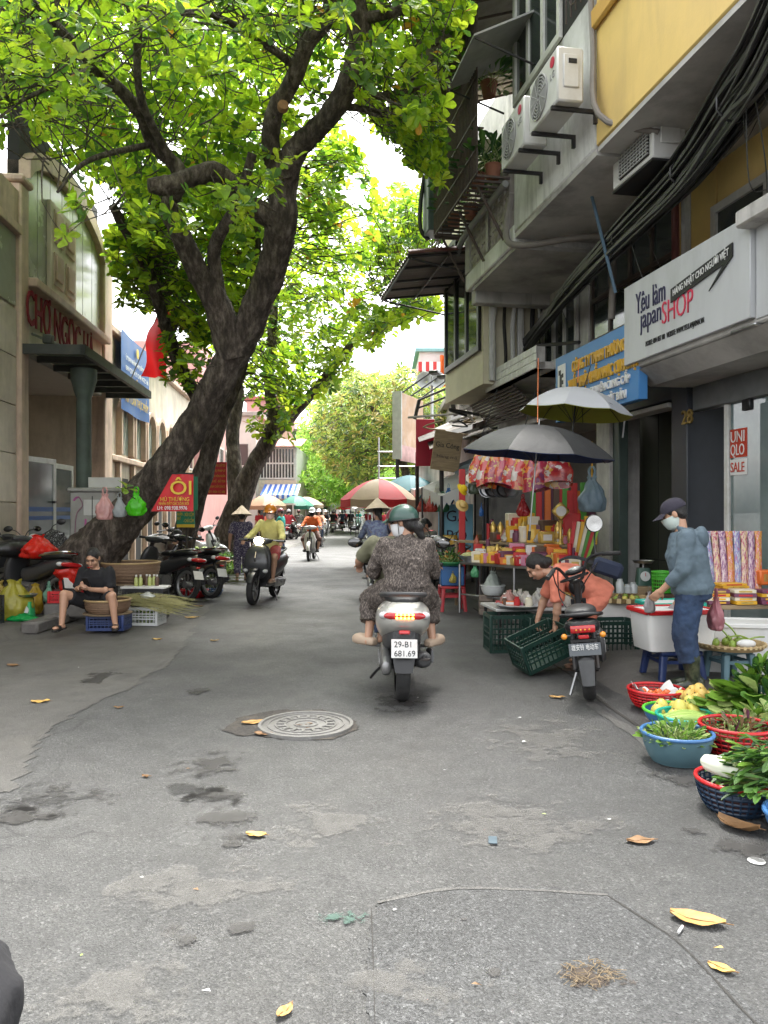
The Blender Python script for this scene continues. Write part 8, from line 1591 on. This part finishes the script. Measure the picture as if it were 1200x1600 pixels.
 # ---- the two umbrellas over the stall
BLKU=mat('umbrella_black',(.035,.036,.038),.5,.25,3,.2,14,dirt=(.07,.07,.072),dirt_amt=.6);SILU=mat('umbrella_silver',(.42,.43,.45),.45,.06,3,.12,14);LIMU=mat('umbrella_lime',(.26,.28,.03),.6,.1,3);NAVU=mat('umbrella_navy',(.012,.025,.09),.6,.1,3)
def umbrella(label,top,rad_,rise,outer,inner,rx,ry,shaft,n=8,a_off=0.0,note=None):
 t=thing('umbrella',label,'umbrella',top);t.rotation_euler=(rx,ry,a_off)
 for layer,mt,dz in(('panel',outer,0),('lining',inner,-.006)):
  for s_ in range(n):
   a0,a1=2*math.pi*s_/n,2*math.pi*(s_+1)/n
   def fn(u,v,a0=a0,a1=a1,dz=dz):
    a=a0+(a1-a0)*u;k_=1-.085*math.sin(math.pi*u)*v;return Vector((rad_*v*k_*math.cos(a),rad_*v*k_*math.sin(a),-rise*v**2.1-.015*math.sin(math.pi*u)*v+dz))
   MB().grid(fn,6,9).build(layer,mt,t)
 for s_ in range(n):a0=2*math.pi*s_/n;MB().tube([(rad_*v*math.cos(a0),rad_*v*math.sin(a0),-rise*v**2.1-.014)for v in(.02,.3,.6,.8,1)],.004,4).build('rib',BLACK,t);MB().tube([(0,0,-.42),(rad_*.5*math.cos(a0),rad_*.5*math.sin(a0),-rise*.5**2.1-.016)],.003,4).build('stretcher',BLACK,t)
 MB().cyl((0,0,-shaft),(0,0,.06),.009,n=8).build('shaft',STEEL if shaft>1 else BLACK,t);MB().cyl((0,0,-shaft-.1),(0,0,-shaft),.018,n=8).build('grip',BLACK,t)
 return t
u1=umbrella('large black umbrella with navy lining over the votive stall',P(842,664,8.3),.84,.33,BLKU,NAVU,R(3),R(4),1.15,a_off=R(15));u2=umbrella('silver umbrella with lime lining hung above the black one',P(902,606,9.0),.66,.3,SILU,LIMU,R(2),R(6),.75,a_off=R(22))
text('NIKEGOLF',.075,mat('dark_print',(.05,.05,.06),.6),u2,(.1,-.56,-.235),(.18,.93,.38),(-.9,.2,.25),.001)
MB().grid(lambda u,v:Vector((.62*math.cos(-.25)+.0*u,.62*math.sin(-.25)+.03*(u-.5),-.27-.24*v)),2,4).build('strap',SILU,u2)
tag(MB().tube([P(902,606,9.0),P(905,560,9.4)],.004,5).build('umbrella_string',ORG_),'orange cord holding up the silver umbrella','cord');tag(MB().tube([P(840,660,8.3),P(841,560,9.3)],.005,5).build('orange_rope',ORG_),'orange rope hanging from the cables above black umbrella','cord')
# ==== goods on the left side
WICK=mat('wicker',(.2,.125,.075),.65,.35,30,.5,45,stretch=(1,1,5),dirt=(.1,.06,.04),dirt_amt=.5,dscale=4)
def wicker(label,loc,r_,h_,group='wicker baskets by the leaning tree'):
 b=thing('wicker_basket',label,'basket',loc,0,group);prof=[(r_*.72,0),(r_*.93,h_*.3),(r_*.99,h_*.7),(r_,h_)]
 MB().lathe([(.001,.0)]+prof+[(r_*.96,h_),(r_*.9,h_*.35),(.001,h_*.25)],32).build('wall',WICK,b)
 for t in(.15,.3,.45,.6,.75,.9):
  q=lerpn([p_[0]for p_ in prof],21)[int(t*20)];MB().loft([((q*math.cos(a),q*math.sin(a),t*h_),(.006*math.cos(a),.006*math.sin(a),0),(0,0,h_*.06))for a in[2*math.pi*i/32 for i in range(32)]],6,closed=True).build('weave',WICK,b)
 MB().loft([((r_*math.cos(a),r_*math.sin(a),h_),(.016*math.cos(a),.016*math.sin(a),0),(0,0,.014))for a in[2*math.pi*i/32 for i in range(32)]],8,closed=True).build('rim',BAMB,b);return b
c1=G(163,986,.04);cr1=crate('navy plastic crate in front of the seated person',(c1.x,c1.y+.17,.04),R(1),.46,.34,.19,NAVPL);wk1=wicker('shallow wicker basket on the navy crate',(c1.x-.03,c1.y+.2,.235),.275,.17)
tag(MB().lathe([(.001,0),(.29,0),(.3,.012),(.001,.012)],28).build('basket_board',WOOD,None,loc=(c1.x-.03,c1.y+.2,.228)),'thin round board under the wicker basket','board')
c2=G(224,978,.01);crate('white wire plastic crate of green bundles',(c2.x,c2.y+.17,.01),R(-6),.4,.32,.24,WHTPL)
leaf_heap('green_bundles','green bundles inside the white crate',(c2.x,c2.y+.17,.04),.15,.12,.16,60,.1,(0,1),wid=.5)
gr=thing('grass_bundle','long pale grass brooms lying across the white crate','broom',(c2.x-.02,c2.y+.22,.27),R(-4));gm=MB()
STRG=mat('dry_grass',(.34,.32,.14),.8,.3,20)
for k_ in range(150):
 s_=Vector((-.5+rnd(-.1,.1),rnd(-.16,.16),rnd(.0,.09)));e_=s_+Vector((rnd(.75,1.15),rnd(-.28,.2),rnd(-.16,.02)));m2=(s_+e_)/2+Vector((0,0,rnd(.02,.08)));gm.tube(smoothpath([s_,m2,e_],2),[.005,.005,.004,.003,.002],4)
tag(gm.build('stalks',STRG,gr),kind='stuff')
for k_ in range(3):MB().tube([(-.15+.18*k_,.17*math.cos(a),.05+.06*math.sin(a))for a in[i*.7 for i in range(10)]],.006,5).build('tie',WICK,gr)
bag('white plastic bag lying on the grass brooms',(c2.x+.02,c2.y+.12,.36),.22,.08,bagm('d4d6d2',.4),handles=False,seed=2)
Zt=c2.y+.62;tv=tag(MB().box((0,0,0),(.62,.3,.03),bev=.006).build('drink_tray',FOAM,None,loc=(XZ(228,Zt),Zt,.46)),'white foam tray holding small drink bottles','tray')
crate('dark crate under the drink tray',(XZ(228,Zt),Zt,.02),0,.55,.34,.42,plast('2a2c30'))
JUICE=mat('juice',(.42,.46,.16),.25,.08,6)
for k_,dx in enumerate((-.12,-.07,.0,.05,.1,.15)):
 o=tag(MB().lathe([(.001,0),(.026,0),(.028,.02),(.028,.1),(.014,.125),(.013,.14),(.001,.14)],14).build('drink_bottle',JUICE if k_ not in(2,5)else BRN_,None,loc=(XZ(228,Zt)+dx,Zt+rnd(-.05,.05),.476)),'small bottle of juice with white cap on the foam tray','bottle','juice bottles on the tray');MB().lathe([(.015,.13),(.016,.155),(.001,.157)],12).build('cap',WHT_,o)
Zw=11.2;wicker('deep wide wicker basket on a stand beside the motorbikes',(XZ(212,Zw),Zw-.2,.5),.40,.28);std=thing('basket_stand','low dark stand under the wide wicker basket','stand',(XZ(212,Zw),Zw-.2,.03))
for a in range(4):MB().cyl((.25*math.cos(a*1.57+.78),.25*math.sin(a*1.57+.78),0),(.22*math.cos(a*1.57+.78),.22*math.sin(a*1.57+.78),.44),.02).build('leg',DKMETAL,std)
MB().lathe([(.001,.44),(.28,.44),(.28,.465),(.001,.465)],24).build('top',WOOD,std)
# stone block, red crate, red bag, yellow bags, scale
c3=G(100,972,.05);tag(MB().box((0,0,.1),(.7,.3,.2),bev=.03).build('stone_block',KERB,None,loc=(c3.x-.02,c3.y+.35,.07),rz=R(4)),'worn stone block beside the seated person','stone')
crate('red plastic crate of jars on the stone block',(c3.x-.1,c3.y+.35,.275),R(6),.44,.28,.16,plast('c02028'));bag('big open red plastic bag on the red crate',(c3.x-.02,c3.y+.38,.40),.44,.33,bagm('d02c20',.3),open_=True,squash=.8,seed=1)
bag('small pale green bag beside the red bag',(c3.x-.33,c3.y+.3,.28),.2,.22,bagm('86b8a0',.4),seed=9)
for i,(px,py,w_,h_,c,lb,op)in enumerate(((22,968,.5,.52,'b8b048','large yellow green plastic sack slumped on the pavement',0),(48,960,.4,.42,'d8b848','yellow plastic bag leaning on the yellow green sack',0),(36,950,.5,.56,'a9b8ac','clear plastic sack behind the yellow bags',0),(-30,965,.5,.45,'c8b060','tan plastic sack at the edge of the pavement',0))):
 q=G(px,py,.09);bag(lb,(q.x,q.y+.15*i,.085),w_,h_,bagm(c,.45),handles=False,seed=i*2.2+1,fill=ORANGE if i==1 else None,squash=.8)
for k_ in range(8):fruit('green_fruit','green citrus fruit heaped at the edge of the pavement',(-5.02+rnd(-.12,.12),9.6+rnd(-.1,.1),.5+.05*(k_%3)),.045,LIME,group='green citrus by the sacks')
crate('dark crate under the green citrus',(-5.02,9.6,.09),0,.4,.34,.36,plast('2a2c30'))
q=G(43,968,.09);scale('green market scale on the pavement beside the red crate',(q.x,q.y,.09),.34,plast('2c9a5c'),R(-5));gb=bag('bright green plastic bag crumpled around the scale foot',(q.x-.02,q.y-.12,.09),.46,.1,bagm('18a050',.3),handles=False,seed=6,squash=.5)
# bags hanging on the trunk
for px,py,w_,h_,c,lb,Z in((164,812,.24,.34,'d8a8a4','pink plastic bag hanging on the leaning trunk',10.25),(187,808,.17,.26,'a8aeb0','clear plastic bag hanging on the leaning trunk',10.2),(213,806,.24,.30,'58d020','bright green plastic bag hanging on the leaning trunk',10.15)):bag(lb,P(px,py,Z),w_,h_,bagm(c,.4),seed=px*.1,squash=.5,rz=.2)
# basins and bowls further along
for px,py,r_,h_,c,lb in((295,936,.27,.12,'c01828','red plastic basin on the road beside the grass brooms'),(324,934,.22,.11,'1f4f80','blue plastic basin beside the red one'),(300,903,.2,.08,'2f8a4a','green basin of herbs behind the red one')):
 q=G(px,py,0);round_basket('basin',lb,'basin',(q.x,q.y+r_,.005),r_,h_,plast(c),None,False,group='basins along the left side')
q=G(300,930);leaf_heap('herbs','green herbs heaped over the basins',(q.x+.02,q.y+.6,.1),.28,.2,.2,120,.14,(0,3,1),wid=.5);bag('small white bag of rice cakes on the green herbs',(q.x-.05,q.y+.45,.17),.26,.16,bagm('d8d0c4',.4),handles=False,seed=3)
Zc=15.2;crate('dark green crate stacked with grass beside the bowl seller',(XZ(322,Zc),Zc,.0),0,.5,.5,.3,DGRNPL);wicker('shallow brown bowl of white bags on the crates',(XZ(322,Zc),Zc,.34),.38,.2);tag(MB().lathe([(.001,0),(.22,0),(.3,.07),(.31,.07),(.22,-.01)],24).build('blue_bowl',plast('3565b8'),None,loc=(XZ(298,Zc-.6),Zc-.6,.46)),'blue bowl of white bags beside the brown one','bowl');crate('pale crate under the blue bowl',(XZ(298,Zc-.6),Zc-.6,.0),0,.4,.4,.42,WHTPL)
for k_ in range(5):bag('knotted white bag of food on the sellers bowls',(XZ(302+7*k_,Zc-.2),Zc-.3*(k_<2),.55),.2,.12,bagm('d4d0c8',.4),handles=False,seed=k_,group='white food bags on bowls')
gm=MB();gq=Vector((XZ(312,14.4),14.4,.2))
for k_ in range(110):s_=gq+Vector((rnd(-.4,.3),rnd(-.2,.2),rnd(0,.12)));gm.tube([s_,s_+Vector((rnd(.4,.9),rnd(-.2,.1),rnd(-.12,.05)))],[.006,.002],4)
g2=thing('grass_bundle','dark green grass brooms lying below the brown bowl','broom',(0,0,0));tag(gm.build('stalks',mat('olive_grass',(.14,.16,.06),.8,.3,20),g2),kind='stuff')
Zg=17.2;crate('grey crate under the heap of green fruit',(XZ(322,Zg),Zg,.02),0,.8,.5,.45,plast('4a5048'));leaf_heap('banana_leaves','leafy greens hanging over the crate of green fruit',(XZ(330,Zg),Zg-.15,.46),.5,.25,.12,110,.2,(0,1,1),wid=.5)
for k_ in range(26):fruit('green_fruit','round green fruit heaped on the grey crate',(XZ(316,Zg)+rnd(-.3,.3),Zg+rnd(-.2,.2),.53+.07*(k_%3)),.055,LIME,group='green fruit on the grey crate')
leaf_heap('cabbage_heap','pale green vegetables on the ground beside the walking person',(XZ(348,18.4),18.4,.03),.4,.35,.25,150,.2,(3,0,3,1),wid=.8);bag('clear cone of plastic beside the pale vegetables',(XZ(340,19),19,.3),.3,.45,bagm('c8ccc8',.5),seed=4);tag(MB().bb((-.5,-.3,0),(.5,.3,.3),bev=.01).build('low_box',WOOD,None,loc=(XZ(340,19),19,0)),'low wooden box under the clear plastic bag','box')
# ---- hanging signs near the trees
xo=thing('red_sign','red banner with large yellow letters hung behind the leaning trunk','sign',(0,0,0));a=P(236,741,10.3);b=P(302,799,10.3);REDB=mat('banner_red',(.5,.015,.02),.5,.1,3)
MB().grid(lambda u,v:Vector((a.x+(b.x-a.x)*(.5*(1-v)+u*(1-.5*(1-v))),10.3+.015*math.sin(u*9),a.z+(b.z-a.z)*v)),10,6).build('cloth',REDB,xo);W_=b.x-a.x
text('ÔI',.26,YEL,xo,(a.x+W_*.45,10.27,a.z-.27),(1,0,0),(0,0,1),.003,width=W_*.5,weight=.008);text('HÚ THƯỢNG',.075,YEL,xo,(a.x+W_*.23,10.27,a.z-.36),(1,0,0),(0,0,1),.003,width=W_*.68);text('NHẬN ĐẶT CÁC LOẠI XÔI',.05,YEL,xo,(a.x+W_*.2,10.27,a.z-.41),(1,0,0),(0,0,1),.003,width=W_*.7);text('LH: 098.938.9976',.07,WPR,xo,(a.x+W_*.16,10.27,a.z-.475),(1,0,0),(0,0,1),.003,width=W_*.7)
MB().cyl((a.x+W_*.5,10.31,a.z+.01),(b.x,10.31,a.z+.01),.012,n=6).build('rod',DKMETAL,xo)
gs=thing('price_board','green and yellow price board below the red banner','sign',(0,0,0));a=P(276,797,12.6);b=P(304,824,12.6);MB().bb((a.x,12.6,b.z),(b.x,12.63,a.z)).build('board',mat('board_green',(.02,.19,.1),.5),gs);MB().bb((a.x,12.596,b.z),(b.x,12.599,b.z+.05)).build('band',YEL,gs);text('- XÔI CỐM',.08,YEL,gs,(a.x+.11,12.594,a.z-.1),(1,0,0),(0,0,1),.002,width=.17);text('- CHẢ CỐM',.08,YEL,gs,(a.x+.11,12.594,a.z-.2),(1,0,0),(0,0,1),.002,width=.17);text('NHẬN\nĐẶT',.07,YEL,gs,(a.x+.01,12.594,a.z-.09),(1,0,0),(0,0,1),.002,width=.085);MB().cyl((a.x+.15,12.65,0),(a.x+.15,12.65,a.z+.4),.02,n=6).build('post',DKMETAL,gs);MB().bb((a.x+.22,12.64,a.z),(b.x+.04,12.66,a.z+.55)).build('green_panel',MATS['board_green'],gs)
rs2=thing('notice_sign','small red notice with yellow lines hung between the tree stems','sign',(0,0,0));a=P(324,722,17.2);b=P(354,773,17.2);MB().bb((a.x,17.2,b.z),(b.x,17.23,a.z)).build('board',REDB,rs2)
for i,s_ in enumerate(('VĂN PHÒNG LUẬT SƯ','DỊCH VỤ PHÁP LÝ','TƯ VẤN HÔN NHÂN','THỪA KẾ - ĐẤT ĐAI','TRANH CHẤP DÂN SỰ','ĐT: 0904 112 686')):text(s_,.075,YEL,rs2,(a.x+.03,17.195,a.z-.1-.118*i),(1,0,0),(0,0,1),.002,width=(b.x-a.x)*.86)
for s_ in(.1,.9):MB().cyl((a.x+(b.x-a.x)*s_,17.22,a.z),(a.x+(b.x-a.x)*s_+.1,17.22,a.z+1.6),.006,n=4).build('wire',CABLE,rs2)
# ---- things lying on the parked bikes
bag('red plastic bag lying on the seat of a parked motorbike',(P(60,868,10.7).x,10.7,.86),.46,.32,bagm('d8281c',.3),handles=False,seed=2.5,squash=.8);cv=tag(MB().loft([((-.35+.7*t,0,.0),(0,.2*math.sin(.35+2.4*t),0),(0,0,.13*math.sin(.35+2.4*t)),2.4)for t in[i/8 for i in range(9)]],14).build('black_cover',mat('cover_black',(.015,.015,.016),.35,.3,8,.8,10),None,loc=(P(18,850,10.9).x,10.9,.98),rz=R(58)),'black folded rain cover on the parked motorbike','cover')
SPOT=pattern('spotted_cloth',(.015,.014,.018),(.5,.5,.5),42,None,.6);cv2=tag(MB().grid(lambda u,v:Vector(((u-.5)*.5*(1+.1*math.sin(v*9)),(v-.5)*.45,.18-.5*(abs(u-.5)*1.5)**2-.25*(abs(v-.4)*1.4)**2+.02*noise.noise(Vector((u*6,v*6,0))))),14,14).build('spotted_jacket',SPOT,None,loc=(P(80,830,11.9).x,11.9,1.05),rz=R(170)),'black jacket with white spots draped over a motorbike','jacket')
# ---- fallen leaves and litter
FL_=[mat('dead_leaf_tan',(.42,.24,.07),.6,.3,12,.2,50),mat('dead_leaf_brown',(.22,.12,.05),.65,.35,12,.3,50),mat('dead_leaf_yellow',(.55,.34,.08),.6,.25,12,.2,50)]
def fallen(x,y,L,m_,rz,curl=.06,label=None):
 label=label or{'dead_leaf_tan':'tan','dead_leaf_brown':'dark brown','dead_leaf_yellow':'yellowish','dead_leaf_grey':'greyish'}[m_.name]+' dry leaf fallen on the '+('manhole cover' if 380<x<560 and 1110<y<1160 else 'concrete skirt' if x<280 and y<1120 else 'open asphalt')
 p_=G(x,y)
 def fn(u,v):wv=.30*L*math.sin(math.pi*min(1,v*.92+.05))**.8*(u-.5)*2*.95;return Vector((v*L-L/2,wv,.006+curl*L*((v-.5)*2)**2*.7+curl*L*2.2*(u-.5)**2+.01*noise.noise(Vector((u*3+x,v*3,y)))))
 o=thing('fallen_leaf',label,'leaf',(p_.x,p_.y,.004),rz,'dry leaves fallen on the road');MB().grid(fn,6,10).build('blade',m_,o);MB().tube([fn(.5,v)+Vector((0,0,.001))for v in(0,.3,.6,1)]+[fn(.5,1)+Vector((L*.14,.004,0))],.0018,4).build('midrib',FL_[1],o)
fallen(1090,1441,.19,FL_[0],R(-25),.07,'large tan leaf curled on the asphalt beside the long crack');fallen(1127,1517,.085,FL_[2],R(-40));fallen(1001,1316,.13,FL_[1],R(5),.03);fallen(400,1307,.1,FL_[2],R(-10));fallen(870,1091,.12,FL_[0],R(-15));fallen(1153,1297,.2,FL_[1],R(-50),.18,'crumpled brown leaf under the water spinach');fallen(63,1098,.14,FL_[2],R(10));fallen(395,1131,.16,FL_[0],R(25));fallen(412,1149,.13,FL_[1],R(-10));fallen(475,1135,.12,FL_[1],R(20));fallen(500,1137,.22,mat('dead_leaf_grey',(.3,.26,.18),.7,.3,12),R(35),.02);fallen(300,966,.2,FL_[2],R(10));fallen(310,948,.18,FL_[1],R(-20));fallen(20,1041,.14,FL_[1],R(-20));fallen(445,1585,.07,FL_[0],R(60),.1);fallen(245,1000,.12,FL_[2],R(0));fallen(185,1107,.07,FL_[1],R(12));fallen(228,1215,.05,FL_[1],R(-12));fallen(335,1002,.1,FL_[2],R(12))
for k_ in range(15):
 x,y=rnd(60,1150),rnd(1020,1580);p_=G(x,y);sz=rnd(.006,.018);tag(MB().add([(rnd(-1,1)*sz,rnd(-1,1)*sz,.0),(sz,rnd(-.4,.4)*sz,.002),(rnd(-.3,1)*sz,sz,.004),(-sz,sz*.6,.001)],[(0,1,2,3)]).build('litter_scrap',random.choice((PAPER,FL_[2],FL_[1],GRN[3],PAPER)),None,False,loc=(p_.x,p_.y,.011)),'tiny scrap of litter on the asphalt','litter','litter scraps on the road')
p_=G(770,1316);tag(MB().box((0,0,.004),(.04,.075,.006),bev=.002).build('wrapper',plast('4a5860'),None,loc=(p_.x,p_.y,.006),rz=R(-8)),'small grey foil wrapper on the road','wrapper');p_=G(1182,1347);tag(MB().lathe([(.001,.002),(.035,.002),(.037,0)],18).build('paper_disc',PAPER,None,loc=(p_.x,p_.y,.006)),'small round white sticker on the road','sticker');p_=G(1060,1462);tag(MB().cyl((0,0,.006),(.03,.04,.006),.005,n=8).build('cigarette_end',PAPER,None,loc=(p_.x,p_.y,.006)),'white cigarette end beside the large leaf','cigarette')
p_=G(922,1527);pt_=MB()
for k_ in range(130):a=rnd(0,6.28);q=.075*math.sqrt(random.random());s_=Vector((q*1.3*math.cos(a),q*math.sin(a),.008+.012*random.random()));pt_.tube([s_,s_+Vector((rnd(-.03,.03),rnd(-.03,.03),rnd(-.004,.008)))],.0011,4)
tag(pt_.build('straw_clump',mat('old_straw',(.2,.15,.09),.9,.4,30),None,loc=(p_.x,p_.y,0)),'clump of straw and dirt in a small pothole','straw',kind='stuff');stain(922,1527,.34,.24,'pothole_dirt',soft_stain('pothole_dirt',(.06,.046,.035),.95,.95,12),.0075)
# plants in the balcony cage
for i,(dy,dz,r_,n_,L_)in enumerate(((.3,6.9,.3,70,.3),(1.1,7.1,.35,80,.28),(2.0,7.3,.3,70,.32),(.5,8.3,.35,90,.34),(1.5,6.75,.3,80,.2),(2.6,7.0,.3,60,.26))):
 q=FR.wp(xc+.35,ycA+dy,dz);t=leaf_heap('potted_plant',['trailing green plant at the near end of the iron cage','broad leaved plant in the middle of the iron cage','tall green plant at the back of the iron cage','hanging fern high in the iron cage','small fern on the floor of the iron cage','leafy plant at the far end of the iron cage'][i],q,r_,r_,.5,n_,L_,(1,2,2),wid=.6)
 MB().lathe([(.001,-.02),(.1,-.02),(.13,.18),(.14,.18),(.14,.2),(.001,.2)],16,(0,0,-.2)).build('pot',mat('clay_pot',(.25,.1,.06),.8),t)
